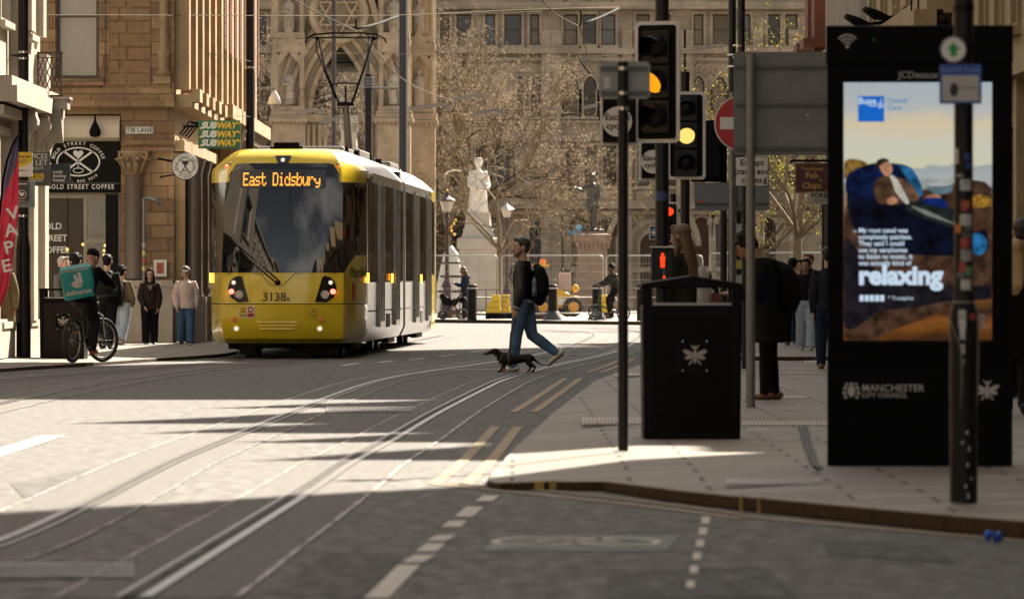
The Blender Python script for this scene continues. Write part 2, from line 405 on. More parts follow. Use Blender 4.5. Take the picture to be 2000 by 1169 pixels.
# cycle symbol on its worn green patch
gm = MB(); gq = [G(940,1076),G(1300,1076),G(1330,1046),G(985,1046)]; gm.quad(*[(v.x,v.y,.004) for v in gq]); struct(gm.build('green_patch', M('worn_green_surface', (.075,.095,.075), .65, var=.3, vs=4, bump=.4, bs=90)))
cs = MB(); c0 = G(1125,1060)
def gpt(u, v): return Vector((c0.x+u, c0.y+v, .008))
for s_ in (-1,1):
    for i in range(20):
        a0, a1 = 2*math.pi*i/20, 2*math.pi*(i+1)/20; r0, r1 = .17,.215; cx = s_*.21
        cs.quad(gpt(cx+r0*math.cos(a0),r0*2.2*math.sin(a0)),gpt(cx+r1*math.cos(a0),r1*2.2*math.sin(a0)),gpt(cx+r1*math.cos(a1),r1*2.2*math.sin(a1)),gpt(cx+r0*math.cos(a1),r0*2.2*math.sin(a1)))
for a, c in (((-.21,0),(-.08,.3)),((-.08,.3),(.12,.3)),((.12,.3),(0,-.06)),((0,-.06),(-.21,0)),((-.08,.3),(0,-.06)),((.21,0),(.1,.45)),((.1,.45),(.2,.5)),((-.12,.4),(-.02,.4))):
    cs.ribbon([gpt(*a),gpt(*c)], .045, z=.008)
struct(cs.build('cycle_symbol', PAINT))
# track drain plates, drains, tactile strips
dp = MB()
def plate(b, x0, x1, y0, y1, m=0, z=.016, n=26, rows=4, gz=0.0):
    A, B, C, Dd = G(x0,y1,gz), G(x1,y1,gz), G(x1,y0,gz), G(x0,y0,gz)
    for i in range(n):
        for j in range(rows):
            def lp_(u,v): return (A*(1-u)+B*u)*(1-v)+(Dd*(1-u)+C*u)*v
            u0,u1,v0,v1 = (i+.12)/n,(i+.84)/n,(j+.15)/rows,(j+.8)/rows
            q = [lp_(u0,v0),lp_(u1,v0),lp_(u1,v1),lp_(u0,v1)]
            b.quad(*[(v.x,v.y,gz+z) for v in q], m)
plate(dp, 636,808,796,806); plate(dp, -30,262,1102,1132, n=34, rows=5)
DRAIN = M('drain_metal', (.10,.095,.09), .5, metal=.5, var=.25)
struct(dp.build('track_drain', DRAIN))
ep = MB(); 
for pts in ([(596,808),(610,811),(800,809)],[(0,1092),(340,1091)],[(0,1148),(160,1146)],[(670,795),(700,794)]): ep.ribbon([G(x,y) for x,y in pts], .03, z=.009)
struct(ep.build('drain_edge', SEAL))
tp = MB()
for (x0,x1,y0,y1,n) in ((1136,1256,812,832,16),(1450,1618,823,833,22),(1460,1575,772,780,18),(1200,1260,728,735,10),(1570,1618,703,711,7),(1455,1615,728,731,20)):
    plate(tp, x0,x1,y0,y1, n=n, rows=1, z=.008, gz=.11)
struct(tp.build('tactile_paving', M('tactile_slab', (.40,.34,.29), .6, var=.2, bump=.3)))
sd = MB(); plate(sd, 1418,1605,936,946, n=24, rows=2, z=.006, gz=.11); plate(sd, 1455,1500,838,845, n=9, rows=2, z=.006, gz=.11); plate(sd, 1520,1570,797,803, n=9, rows=2, z=.006, gz=.11)
struct(sd.build('pavement_drain', M('pavement_grating', (.22,.21,.19), .45, metal=.5, var=.25)))
dk = MB(); dk.ribbon([G(x,y,.11) for x,y in ((1571,832),(1580,870),(1592,905),(1600,917))], .05, z=.117); dk.ribbon([G(x,y,.11) for x,y in ((1560,832),(1570,870),(1584,908),(1600,920))], .02, z=.117)
struct(dk.build('slab_crack', M('black_tar', (.02,.018,.016), .7)))
ky = MB()
for x,y,z in ((1053,941,.048),(1082,940,.05),(1455,969,.08),(1490,972,.081)):
    p = G(x,y,z); ky.box(p.x-.03,p.x+.03,p.y-.035,p.y+.02,.0,z+.007)
struct(ky.build('kerb_loading_mark', M('worn_yellow_mark', (.35,.25,.05), .7, var=.4, vs=20)))

# ================================================================ BUILDINGS
def outline(u0,u1,z0,z1,kind):
    c = (u0+u1)/2; w = u1-u0; n = 8
    if kind == 'arch':
        zs = z1-w/2; return [(u0,z0),(u1,z0)] + [(c+w/2*math.cos(math.pi*i/(2*n)), zs+w/2*math.sin(math.pi*i/(2*n))) for i in range(2*n+1)]
    if kind == 'point':
        zs = z1-.866*w
        r = [(u0+w*math.cos(R(60)*i/n), zs+w*math.sin(R(60)*i/n)) for i in range(n+1)]; l = [(u1-w*math.cos(R(60)*i/n), zs+w*math.sin(R(60)*i/n)) for i in range(n)]
        return [(u0,z0),(u1,z0)] + r + l[::-1]
    return [(u0,z0),(u1,z0),(u1,z1),(u0,z1)]
def ring(b, inner, outer, y0, y1, m=0):          # band between two outlines, front at y0, sides back to y1
    n = len(inner)
    for i in range(n):
        j = (i+1) % n
        b.quad((*inner[i][:1],y0,inner[i][1]),(outer[i][0],y0,outer[i][1]),(outer[j][0],y0,outer[j][1]),(inner[j][0],y0,inner[j][1]),m)
        b.quad((outer[i][0],y0,outer[i][1]),(outer[i][0],y1,outer[i][1]),(outer[j][0],y1,outer[j][1]),(outer[j][0],y0,outer[j][1]),m)
        b.quad((inner[i][0],y1,inner[i][1]),(inner[i][0],y0,inner[i][1]),(inner[j][0],y0,inner[j][1]),(inner[j][0],y1,inner[j][1]),m)
def facade(parent, W_, Hh, wins, wall_mat, depth=8, boxes=(), frame_mat=None, sur=0.0, surp=.06, rev=.28, roof=None, pane=None, wallname='wall', closed=True):
    """wins: (u0,u1,z0,z1,kind,mullions_v,mullions_h) ; boxes: (u0,u1,y0,y1,z0,z1) trim standing proud"""
    b = MB(); frame_mat = frame_mat or WOODF; pane = pane or GLASS
    us = sorted({0.0, W_} | {w[0] for w in wins} | {w[1] for w in wins}); zs = sorted({0.0, Hh} | {w[2] for w in wins} | {w[3] for w in wins})
    us = [u for u in us if 0 <= u <= W_]; zs = [z for z in zs if 0 <= z <= Hh]
    for i in range(len(us)-1):
        for j in range(len(zs)-1):
            cu, cz = (us[i]+us[i+1])/2, (zs[j]+zs[j+1])/2
            if any(w[0] < cu < w[1] and w[2] < cz < w[3] for w in wins): continue
            b.quad((us[i],0,zs[j]),(us[i+1],0,zs[j]),(us[i+1],0,zs[j+1]),(us[i],0,zs[j+1]))
    for w in wins:
        o = outline(*w[:5]); n = len(o)
        for i in range(n):
            p, q = o[i], o[(i+1)%n]
            b.quad((p[0],0,p[1]),(p[0],rev,p[1]),(q[0],rev,q[1]),(q[0],0,q[1]))
        if w[4] != 'rect':
            top = o[2:]
            for i in range(len(top)-1): b.quad((top[i][0],0,top[i][1]),(top[i][0],0,w[3]),(top[i+1][0],0,w[3]),(top[i+1][0],0,top[i+1][1]))
        if sur:
            c = ((w[0]+w[1])/2,(w[2]+w[3])/2); kx = 1+2*sur/(w[1]-w[0]); kz = 1+2*sur/(w[3]-w[2])
            ring(b, o, [(c[0]+(u-c[0])*kx, c[1]+(z-c[1])*kz) for u,z in o], -surp, 0)
            b.box(w[0]-sur*1.3,w[1]+sur*1.3,-surp*2.2,.0,w[2]-sur*1.4,w[2]-sur*.4)
    if closed:
        b.quad((0,0,0),(0,depth,0),(0,depth,Hh),(0,0,Hh)); b.quad((W_,0,0),(W_,0,Hh),(W_,depth,Hh),(W_,depth,0))
        b.quad((0,depth,0),(W_,depth,0),(W_,depth,Hh),(0,depth,Hh)); b.quad((0,0,Hh),(W_,0,Hh),(W_,depth,Hh),(0,depth,Hh))
    for x in boxes: b.box(*x)
    wall = b.build(wallname, wall_mat, parent)
    for w in wins:
        if len(w) > 7 and w[7] == 'open': continue
        o = outline(*w[:5]); c = ((w[0]+w[1])/2,(w[2]+w[3])/2); fw = .06
        kx = 1-2*fw/(w[1]-w[0]); kz = 1-2*fw/(w[3]-w[2]); inn = [(c[0]+(u-c[0])*kx, c[1]+(z-c[1])*kz) for u,z in o]
        fb = MB(); ring(fb, inn, o, rev-.08, rev)
        for k in range(w[5] if len(w) > 5 else 0):
            u = w[0]+(w[1]-w[0])*(k+1)/(w[5]+1); fb.box(u-.025,u+.025,rev-.07,rev,w[2]+fw,w[3]-fw if w[4]=='rect' else w[3]-(w[1]-w[0])*.3)
        for k in range(w[6] if len(w) > 6 else 0):
            z = w[2]+(w[3]-w[2])*(k+1)/(w[6]+1); fb.box(w[0]+fw,w[1]-fw,rev-.06,rev,z-.025,z+.025)
        f = fb.build('window', frame_mat, parent)
        pb = MB(); pb.poly([(u,rev-.02,z) for u,z in o]); pb.build('pane', w[8] if len(w) > 8 else pane, f)
    return wall
WOODF = M('dark_window_frame', (.06,.04,.035), .5, var=.2)
STONE = M('brown_ashlar', (.33,.215,.115), .8, var=.45, vs=1.8, bump=.6, bs=18, brick=dict(w=.66, h=.255, m=.008, c2=(.20,.12,.06), mc=(.08,.05,.03)))
STONEP = M('brown_sandstone', (.34,.24,.135), .8, var=.35, vs=1.2, bump=.3, bs=20)
CREAM = M('cream_blind', (.62,.54,.42), .7, var=.12, vs=2)
PALE = M('pale_stucco', (.44,.39,.32), .7, var=.16, vs=1.5, bump=.2, bs=10)
CARL = M('buff_sandstone', (.42,.335,.245), .85, var=.34, vs=.7, bump=.3, bs=8, brick=dict(w=1.1, h=.42, m=.008, c2=(.33,.26,.185), mc=(.17,.125,.09)))
REDS = M('red_sandstone', (.12,.038,.02), .8, var=.3, vs=2, bump=.3, bs=15)
TAN = M('tan_rusticated_stone', (.30,.22,.12), .8, var=.25, vs=1.5, bump=.35, bs=12)
GREYST = M('grey_limestone', (.33,.30,.26), .8, var=.22, vs=1.2, bump=.3, bs=12)
BRICK = M('red_brick', (.22,.07,.035), .8, var=.25, vs=4, brick=dict(w=.225, h=.075, m=.006, c2=(.17,.05,.025), mc=(.25,.2,.15)))

# ---- the row along the right-hand pavement: it throws the street's shade
def right_row(name, label, y0, y1, h, mat, storeys, gables=(), extra=(), doors=True, x=6.9, bay=2.6, gh=4.2):
    t = thing(name, label, 'building', (x, y1, .11), R(-90)); W_ = y1-y0; n = max(1, int(W_/bay)); st = (h-gh-.8)/max(1,storeys); wins = []
    for i in range(n):
        c = W_*(i+.5)/n
        wins.append((c-.95,c+.95,.6,gh-.9,'rect',1,1))
        for k in range(storeys): wins.append((c-.5,c+.5,gh+st*k+.5,gh+st*(k+1)-.35,'rect',0,1))
    bx = [(0,W_,-.3,.0,gh-.3,gh),(0,W_,-.4,.0,h-.45,h-.1),(0,W_,-.12,0,0,.5)] + [(W_*i/n-.25 if 0<i<n else (0 if i==0 else W_-.4), (W_*i/n+.25) if 0<i<n else (.4 if i==0 else W_),-.16,0,.5,gh-.3) for i in range(n+1)]
    facade(t, W_, h, wins, mat, depth=9, boxes=bx+list(extra), sur=.12)
    for (gy, hw, gz) in gables:
        u = y1-gy; b = MB(); b.prism([(u-hw,h-.1),(u+hw,h-.1),(u,gz)], .02, 3.5, 'y'); b.build('gable', mat, t)
    return t
right_row('stone_building', 'tall plain stone building on the right before the gap in the row', 14, 49.6, 17.5, GREYST, 3)
right_row('low_building', 'lower tan stone shop beside the tall plain building', 49.65, 54, 8.2, TAN, 1, gh=3.8)
rowC = right_row('gabled_building', 'tan stone building with a row of gables on the right', 54.05, 90, 10.6, TAN, 2, gables=[(57.6,1.5,13.6),(63,.6,14.2),(67.5,2.6,15.6),(72.5,1.9,17.0),(77.5,.7,15.6),(82,2.5,15.2),(87,.6,16)])
rowD = right_row('corner_building', 'tall tan rusticated stone building with a deep corbelled cornice on the right', 90.05, 114, 23, TAN, 4, gh=5.6, bay=3.4,
    extra=[(0,23.9,-.75,-.4,5.0,5.35),(0,23.9,-.55,-.3,5.35,5.6)])
cb = MB()
for i in range(14): cb.prism([(-.72,5.0),(-.3,5.0),(-.3,4.2),(-.38,4.25),(-.5,4.7),(-.72,4.85)], .6+i*1.65, .9+i*1.65, 'x')
build_parts(cb, 'corbel', TAN, rowD)
rp_ = MB()
for z in range(7): rp_.box(22.6,23.95,-.28 if z%2 else -.34,-.16,.5+z*.5,.5+z*.5+.46)
rp_.build('rusticated_pier', M('tan_pier_stone', (.42,.32,.18), .8, var=.2, vs=2, bump=.3), rowD)
rowE = right_row('ribbed_stone_building', 'pale ribbed limestone building with floodlights over its cornice', 114.05, 127, 17.6, GREYST, 3, gh=5.6,
    extra=[(i*.42,i*.42+.2,-.14,0,6.1,13) for i in range(30)] + [(0,12.9,-.75,-.3,5.3,5.75)])
rowF = right_row('red_sandstone_building', 'red sandstone corner building with projecting bays beyond the floodlights', 127.05, 134, 8.2, REDS, 1, gh=4.5, x=8.3)
rb = MB()
for (y, z0, z1, p) in ((2.0,5.2,8.3,1.7),(4.8,5.2,8.3,1.7)):
    rb.box(y-.7,y+.7,-p,-.02,z0,z1); rb.box(y-.85,y+.85,-p-.15,-.02,z1,z1+.25); rb.prism([(-p,z0),(-.02,z0),(-.02,z0-.9)], y-.6, y+.6, 'x'); rb.box(y-.9,y+.9,-p-.25,-.02,6.3,6.5)
rb.build('bay', REDS, rowF)

# ---- left side: rows that close the street and show in reflections
def left_row(name, label, y0, y1, h, mat, x=-11.5, storeys=3):
    t = thing(name, label, 'building', (x, y0, .11), R(90)); W_ = y1-y0; n = max(1,int(W_/3.2)); gh=4.4; st=(h-gh-.8)/storeys; wins=[]
    for i in range(n):
        c = W_*(i+.5)/n; wins.append((c-1.1,c+1.1,.6,3.4,'rect',1,1))
        for k in range(storeys): wins.append((c-.6,c+.6,gh+st*k+.5,gh+st*(k+1)-.4,'rect',0,1))
    facade(t, W_, h, wins, mat, depth=10, boxes=[(0,W_,-.3,0,gh-.4,gh-.1),(0,W_,-.45,0,h-.6,h-.1)], sur=.14); return t
left_row('buff_building', 'buff stone building lining the left of the street', 8, 56, 15, STONEP)
left_row('pale_row_building', 'pale stucco building lining the left of the street', 56.1, 89, 13, PALE)

# ---- pale stucco building at the left edge of the frame
wb = thing('pale_corner_building', 'pale cream stucco building with scroll brackets at the left edge', 'building', (-8.0, 90.2, .11), R(90))
W_ = 9.6
bx = [(0,W_,-.10,0,0,.55),(W_-.9,W_-.15,-.16,0,.55,4.1),(W_-3.2,W_-2.4,-.16,0,.55,4.1),(0,W_,-.22,0,3.75,3.9),(0,W_,-.42,0,3.95,4.2),(0,W_,-.34,0,4.2,4.35),(W_-1.1,W_-.3,-.2,0,4.4,5.0),(W_-1.0,W_-.4,-.14,0,5.3,11),(W_-3.4,W_-2.6,-.14,0,5.3,11),(W_-6,W_-5.2,-.14,0,.55,11)]
facade(wb, W_, 12.5, [(6.55,7.9,.6,3.5,'rect',1,1),(6.6,7.8,5.3,8,'rect',0,1),(1.2,3.2,.6,3.5,'rect',1,1),(4.2,5.8,.6,3.5,'rect',1,1),(1.4,3,5.3,8,'rect',0,1)], PALE, depth=12, boxes=bx, sur=.1)
for u in (W_-.55, W_-2.8, W_-5.5):
    b = MB(); b.prism([(-.05,2.95),(-.05,3.94),(-.38,3.94),(-.40,3.75),(-.32,3.6),(-.24,3.45),(-.18,3.2),(-.17,3.0)], u-.2, u+.2, 'x'); b.loft([(u-.23,-.27,3.74),(u+.23,-.27,3.74)], [.15,.15], n=14); b.loft([(u-.23,-.15,3.1),(u+.23,-.15,3.1)], [.10,.10], n=14)
    b.build('scroll_bracket', PALE, wb, smooth=False)

# ---- brown stone corner building with the coffee shop
sbld = thing('coffee_shop_building', 'brown sandstone corner building with a coffee shop on the ground floor', 'building', (-12, 115, .11))
wins = [(3.1,3.93,5.16,7.6,'rect',0,1,'',M('pale_blind_glass', (.30,.285,.25), .12, var=.06, spec=.5)),(2.2,4.36,.02,4.46,'rect',0,0,'open'),(1.0,1.8,5.16,7.6,'rect',0,1)]
bx = [(0,5.4,-.16,0,4.72,4.84),(0,5.42,-.26,0,4.58,4.72),(0,5.4,-.08,0,4.84,4.96),
      (4.62,5.4,-.07,0,.02,1.2),(4.5,5.4,-.14,0,3.74,3.86),(4.48,5.42,-.2,0,3.86,3.95),(3.0,4.03,-.12,0,5.02,5.14),
      (5.03,5.33,-.05,0,4.96,9),(2.98,3.08,-.06,0,5.16,8),(3.95,4.05,-.06,0,5.16,8)]
facade(sbld, 5.4, 12, wins, STONE, depth=13, boxes=bx, rev=.22)
# smooth blocks standing proud of the wall
bb = MB(); z = 5.0
for r in range(14):
    u = 4.12 + (0 if r % 2 else .0)
    ws = [.22,.6] if r % 2 else [.36,.46]
    for w in ws: bb.box(u+.015,u+w-.015,-.03,.0,z+.012,z+.243); u += w+.02
    z += .255
bb.build('proud_blocks', M('rough_block', (.25,.155,.08), .85, var=.3, vs=5, bump=.8, bs=26), sbld, bevel=.012)
cl = MB(); cl.box(5.0,5.34,-.16,-.02,5.05,5.2); cl.lathe([(.11,5.2),(.16,5.25),(.10,5.32),(.11,5.6),(.13,5.66),(.10,5.7)], 5.2,-.1); cl.lathe([(.085,5.7),(.085,9)],5.2,-.1); cl.build('corner_shaft', STONEP, sbld, smooth=True, auto=40)
# granite column with leaf capital
gc = MB(); gc.lathe([(.185,1.25),(.175,1.35),(.17,3.25),(.19,3.28)], 4.62,-.1, n=24); gcol = gc.build('granite_column', M('granite', (.17,.13,.105), .45, var=.35, vs=30), sbld, smooth=True, auto=40)
cp = MB(); cp.lathe([(.18,3.28),(.2,3.34),(.22,3.5),(.3,3.68),(.32,3.74)], 4.62,-.1, n=16)
for i in range(10):
    a = 2*math.pi*i/10; c, s_ = math.cos(a), math.sin(a)
    cp.loft([(4.62+.2*c,-.1+.2*s_,3.33),(4.62+.25*c,-.1+.25*s_,3.48),(4.62+.33*c,-.1+.33*s_,3.6),(4.62+.36*c,-.1+.36*s_,3.56)], [(.06,.02),(.055,.025),(.05,.03),(.03,.03)], side=(-s_,c,0), n=8)
for i in range(4):
    a = math.pi/4+math.pi*i/2; cp.torus((4.62+.3*math.cos(a),-.1+.3*math.sin(a),3.66), .06,.03,'y',12,6)
cp.build('capital', STONEP, gcol, smooth=True)
pl = MB(); pl.box(4.3,5.4,-.38,-.075,.0,1.22); pl.box(4.27,5.43,-.41,-.06,1.08,1.16); pl.build('plinth', M('pale_plinth_stone', (.42,.36,.29), .7, var=.15, vs=2, bump=.2), sbld, bevel=.02)
# the right-hand flank that faces the tram
fl = bpy.data.objects.new('flank', None); COL.objects.link(fl); fl.parent = sbld; fl.location = (5.405, 0.0, 0); fl.rotation_euler.z = R(90)
fins = [(i*2.55+.15,i*2.55+.75,-.28,0,4.96,12) for i in range(5)] + [(0,12.9,-.35,0,4.6,4.85)] + [(i*2.55+.15,i*2.55+.8,-.2,0,0.02,3.7) for i in range(5)] + [(0,12.9,-.2,0,3.74,3.95)] + [(i*2.55+.0,i*2.55+.95,-.5,-.35,4.7,4.95) for i in range(5)]
fm = MB()
facade(fl, 12.95, 12, [(i*2.55+1.0,i*2.55+2.4,.7,3.6,'rect',1,1) for i in range(5)]+[(i*2.55+1.05,i*2.55+2.35,5.2,8,'rect',0,1) for i in range(5)], STONEP, depth=1, boxes=fins, closed=False, wallname='flank_wall')
fc = MB()
for i in range(5): fc.lathe([(.2,.9),(.17,1.0),(.16,3.3),(.24,3.6)], i*2.55+.47,-.36,n=14); fc.box(i*2.55+.2,i*2.55+.75,-.6,-.2,0,.9)
build_parts(fc, 'flank_column', M('dark_granite', (.09,.07,.06), .4, var=.3, vs=25), fl, smooth=True, auto=40)

# ---- brick and sandstone building beyond it, up to the square
bb2 = thing('brick_building', 'red brick and sandstone building with a dark bracketed cornice left of the tram', 'building', (-6.62, 128.1, .11), R(90))
W_ = 20
bx = [(0,W_,-.55,0,4.75,5.05),(0,W_,-.4,0,4.5,4.75),(0,W_,-.2,0,4.0,4.2)] + [(i*2.4+.1,i*2.4+.8,-.3,0,5.05,12) for i in range(8)] + [(i*2.4+.2,i*2.4+.7,-.25,0,0,4) for i in range(8)]
facade(bb2, W_, 12, [(i*2.4+1.1,i*2.4+2.1,5.6,8.5,'rect',0,1) for i in range(8)]+[(i*2.4+1.0,i*2.4+2.2,.7,3.6,'arch',1,0) for i in range(8)], STONEP, depth=12, boxes=bx)
bc = MB()
for i in range(8): bc.cyl(i*2.4+1.0,-.1,6.3,12,.26,n=14); bc.cyl(i*2.4+2.2,-.1,6.3,12,.2,n=14)
build_parts(bc, 'brick_half_column', BRICK, bb2, smooth=True, auto=40)
bk = MB()
for i in range(40): bk.prism([(-.5,4.74),(-.05,4.74),(-.05,4.25),(-.3,4.4)], i*.5+.1, i*.5+.32, 'x')
bk.lathe([(.1,3.7),(.35,3.9),(.45,4.2),(.55,4.5)], .3,-.3,n=12); bk.lathe([(.1,3.7),(.35,3.9),(.45,4.2),(.55,4.5)], W_-.3,-.3,n=12)
build_parts(bk, 'cornice_bracket', M('dark_sandstone', (.16,.105,.06), .8, var=.3, vs=3, bump=.4), bb2)

# ---- the long sandstone office block across the square
cb_ = thing('sandstone_office_block', 'long buff sandstone office block with pointed windows across the square', 'building', (-27, 262, .11))
def cu(px): return (px-1000)/43.9 + 27
def cz(py): return 1.28 - .11 + (552-py)/43.9
wins = []
PB = M('pane_tan_reflection', (.16,.11,.065), .12, var=.35, vs=2, spec=.6); PG = M('pane_grey_blue', (.10,.12,.14), .08, var=.2, spec=.6); PD = M('pane_dark', (.018,.017,.016), .06, var=.2, spec=.6)
pn = [PD, PB, PG, PB, PD]
def addrow(xs, y0, y1, kind, mv=0, mh=1):
    for i,(a,b) in enumerate(xs): wins.append((cu(a),cu(b),cz(y1),cz(y0),kind,mv,mh,'',pn[(i*3+int(y1))%5]))
base = [(948,967),(985,1018),(1035,1053),(1101,1128),(1138,1165),(1174,1202),(1243,1269),(1290,1310),(1355,1374),(1392,1430),(1447,1466),(1500,1524),(1534,1558)]
pre = [(k+d0,k+d1) for k in (60,160,260,360,460,560,660,760,860) for d0,d1 in ((0,18),(32,60))]
addrow(pre+base, 28, 88, 'rect')
addrow([(k,k+17) for k in range(60,960,50)]+[(1010,1022),(1038,1056),(1104,1130),(1140,1166),(1176,1200),(1240,1262),(1354,1376),(1392,1420),(1440,1460),(1500,1525)], 148, 226, 'point')
addrow([(k,k+26) for k in range(70,1000,45)]+[(1060,1084),(1106,1130),(1142,1166),(1178,1204),(1245,1268),(1300,1322),(1355,1378),(1395,1420),(1450,1475),(1505,1530)], 284, 362, 'rect')
addrow([(k,k+34) for k in range(75,1000,62)]+[(1034,1062),(1112,1150),(1166,1205),(1356,1384),(1398,1430),(1480,1515)], 424, 520, 'arch', 1, 0)
wins.append((cu(1250)-.0,cu(1300),cz(600),cz(455),'arch',1,1,'',PD))
bx = []
for y, p, hgt in ((12,.5,.3),(100,.35,.25),(116,.2,.15),(270,.3,.25),(238,.15,.12),(400,.55,.35),(415,.3,.2),(526,.2,.2)): bx.append((0,47,-p,0,cz(y)-hgt/2,cz(y)+hgt/2))
for x in (920,1066,1086,1225,1330,1345,1440,1480,1550): bx.append((cu(x)-.22,cu(x)+.22,-.25,0,0,12.4))
for x in range(40,900,90): bx.append((cu(x)-.22,cu(x)+.22,-.25,0,0,12.4))
for x in (1100,1131,1134,1166,1169,1205,1390,1422): bx.append((cu(x)-.06,cu(x)+.06,-.1,0,cz(228),cz(175)))
for x in (1108,1156,1209,1350,1391,1435,1090): bx.append((cu(x)-.16,cu(x)+.16,-.2,0,cz(600),cz(462))); 
for k in range(8): bx.append((cu(1090+k*38),cu(1116+k*38),-.1,0,cz(392),cz(372)))
facade(cb_, 47, 17, wins, CARL, depth=12, boxes=bx, rev=.35, sur=.12, surp=.1, frame_mat=M('office_frame', (.085,.05,.04), .6))
t_ = thing('neighbour_block', 'long brown stone block continuing the far side of the square out of frame', 'building', (20.2, 262, .11))
facade(t_, 90, 18, [(i*3+.8,i*3+2.2,4.5*k+1,4.5*k+3.6,'rect',0,1) for i in range(29) for k in range(4)], STONEP, depth=12, boxes=[(0,90,-.4,0,4.2+4.5*k,4.5+4.5*k) for k in range(4)])
ar = MB()
def archring(b, px, py, r, w, p, pointed=False, n=20):
    c = (cu(px), cz(py)); pts = [(math.cos(math.pi*i/n), math.sin(math.pi*i/n)) for i in range(n+1)]
    for i in range(n):
        q = [(c[0]+k*pts[j][0], c[1]+k*pts[j][1]) for k, j in ((r,i),(r+w,i),(r+w,i+1),(r,i+1))]
        b.quad(*[(u,-p,z) for u,z in q]); b.quad((q[1][0],-p,q[1][1]),(q[1][0],0,q[1][1]),(q[2][0],0,q[2][1]),(q[2][0],-p,q[2][1])); b.quad((q[0][0],0,q[0][1]),(q[0][0],-p,q[0][1]),(q[3][0],-p,q[3][1]),(q[3][0],0,q[3][1]))
for x in (1150,1407): archring(ar, x, 165, 1.45,.35,.18); archring(ar, x, 165, 1.25,.14,.1)
for px, py in ((1131,443),(1185,443),(1275,480),(1370,438),(1414,440)): archring(ar, px, py, .55 if px!=1275 else .95,.22,.2)
archring(ar, 1275, 480, 1.9,.25,.3)
for px, py, r in ((1212,415,.3),(1320,415,.3),(1130,138,.2),(1355,138,.16),(1376,138,.16),(1398,138,.16),(1104,5,.18),(1150,5,.18),(1195,5,.18)): ar.torus((cu(px),-.02,cz(py)), r, .08, 'y', 14, 6)
build_parts(ar, 'arch_moulding', CARL, cb_)
GOLD = M('gilt_letters', (.45,.32,.12), .4, metal=.6, var=.2)
arc_text('CARLTON HOUSE', 1.38, .42, GOLD, cb_, (cu(1275),-.16,cz(480)), 178, 20, bold=.01)
text('SBI UK', .30, M('pale_blue_letters', (.10,.35,.5), .5, emit=(.05,.25,.4), es=.25), cb_, (cu(1131),.2,cz(455)), name='window_lettering')
rl = MB(); rl.torus((cu(1131),.2,cz(443)), .09,.04,'y',16,6); rl.build('window_logo', MATS['pale_blue_letters'], cb_)
# ================================================================ TRAM
TY = M('tram_yellow', (.76,.56,.018), .24, var=.13, vs=2.2, spec=.5, coat=.6, bump=.03, bs=3)
TS = M('tram_silver', (.34,.33,.31), .22, metal=.85, var=.12, vs=1.1, bump=.35, bs=1.6)
TR = M('tram_roof_grey', (.25,.235,.215), .42, metal=.3, var=.15, vs=2)
TB = M('tram_black_gloss', (.010,.010,.011), .1, var=.1, spec=.6)
def dark_mirror(name, c, rough, bs):
    m = bpy.data.materials.new(name); m.use_nodes = True; n = m.node_tree.nodes; l = m.node_tree.links.new; n.remove(n['Principled BSDF']); g = n.new('ShaderNodeBsdfGlossy'); g.inputs['Color'].default_value = (*c,1); g.inputs['Roughness'].default_value = rough
    tc = n.new('ShaderNodeTexCoord'); nz = n.new('ShaderNodeTexNoise'); nz.inputs['Scale'].default_value = bs; bp = n.new('ShaderNodeBump'); bp.inputs['Strength'].default_value = .35; bp.inputs['Distance'].default_value = .03; l(tc.outputs['Object'], nz.inputs['Vector']); l(nz.outputs['Fac'], bp.inputs['Height']); l(bp.outputs[0], g.inputs['Normal']); l(g.outputs[0], n['Material Output'].inputs[0]); return m
TG = dark_mirror('tram_window', (.24,.21,.17), .06, 1.4)
WSG = M('windscreen_glass', (.006,.007,.009), .03, var=0, spec=.5, ior=1.75)
UND = M('underframe', (.012,.011,.010), .8, var=.3)
REDL = M('red_lamp', (.3,.01,.005), .3, emit=(1,.06,.02), es=1.6, var=0)
AMBL = M('amber_lamp', (.4,.15,.01), .3, emit=(1,.38,.05), es=1.2, var=0)
LEDA = M('amber_led', (.3,.15,.02), .5, emit=(1,.36,.045), es=.5, var=0)
WHL = M('white_lamp', (.6,.6,.58), .15, emit=(1,.9,.8), es=.2, var=0)

tram = thing('tram', 'yellow and silver tram showing East Didsbury on its front', 'tram', (-3.87, 99, 0), R(-2.0))
TBL = [(.26,.30,.94,1.22,1.45),(.34,.12,1.0,1.28,1.55),(.5,.03,1.02,1.32,1.6),(.92,.0,1.03,1.325,1.6),(1.45,.05,1.03,1.325,1.6),(2.2,.22,1.01,1.325,1.62),(2.98,.42,.985,1.325,1.65),(3.19,.48,.965,1.325,1.68),
       (3.30,.55,.93,1.22,1.72),(3.42,.66,.85,1.08,1.78),(3.51,.84,.76,.96,1.85),(3.555,1.10,.66,.86,1.95)]
def tl_(z):
    z = max(TBL[0][0], min(TBL[-1][0], z))
    for a, b in zip(TBL, TBL[1:]):
        if z <= b[0]:
            t = (z-a[0])/(b[0]-a[0]); r = [a[k]+(b[k]-a[k])*t for k in range(5)]
            if .92 <= z <= 3.19: r[1] = .0 + .48*((z-.92)/2.27)**1.9
            return r
def fy(x, z): q = tl_(z); return q[1] + .14*(abs(x)/q[2])**2.2
def cab_outline(z, yend):
    _, yf, wf, wb, yc = tl_(z); fx = [-1,-.8,-.5,-.2,.2,.5,.8,1]
    pts = [(-wb,yend),(-wb,yc)] + [(-wb+(wb-wf)*.55, yf+.14+(yc-yf-.14)*.42)] + [(k*wf, yf+.14*abs(k)**2.2) for k in fx] + [(wb-(wb-wf)*.55, yf+.14+(yc-yf-.14)*.42)] + [(wb,yc),(wb,yend)]
    return pts
CUT = 2.0
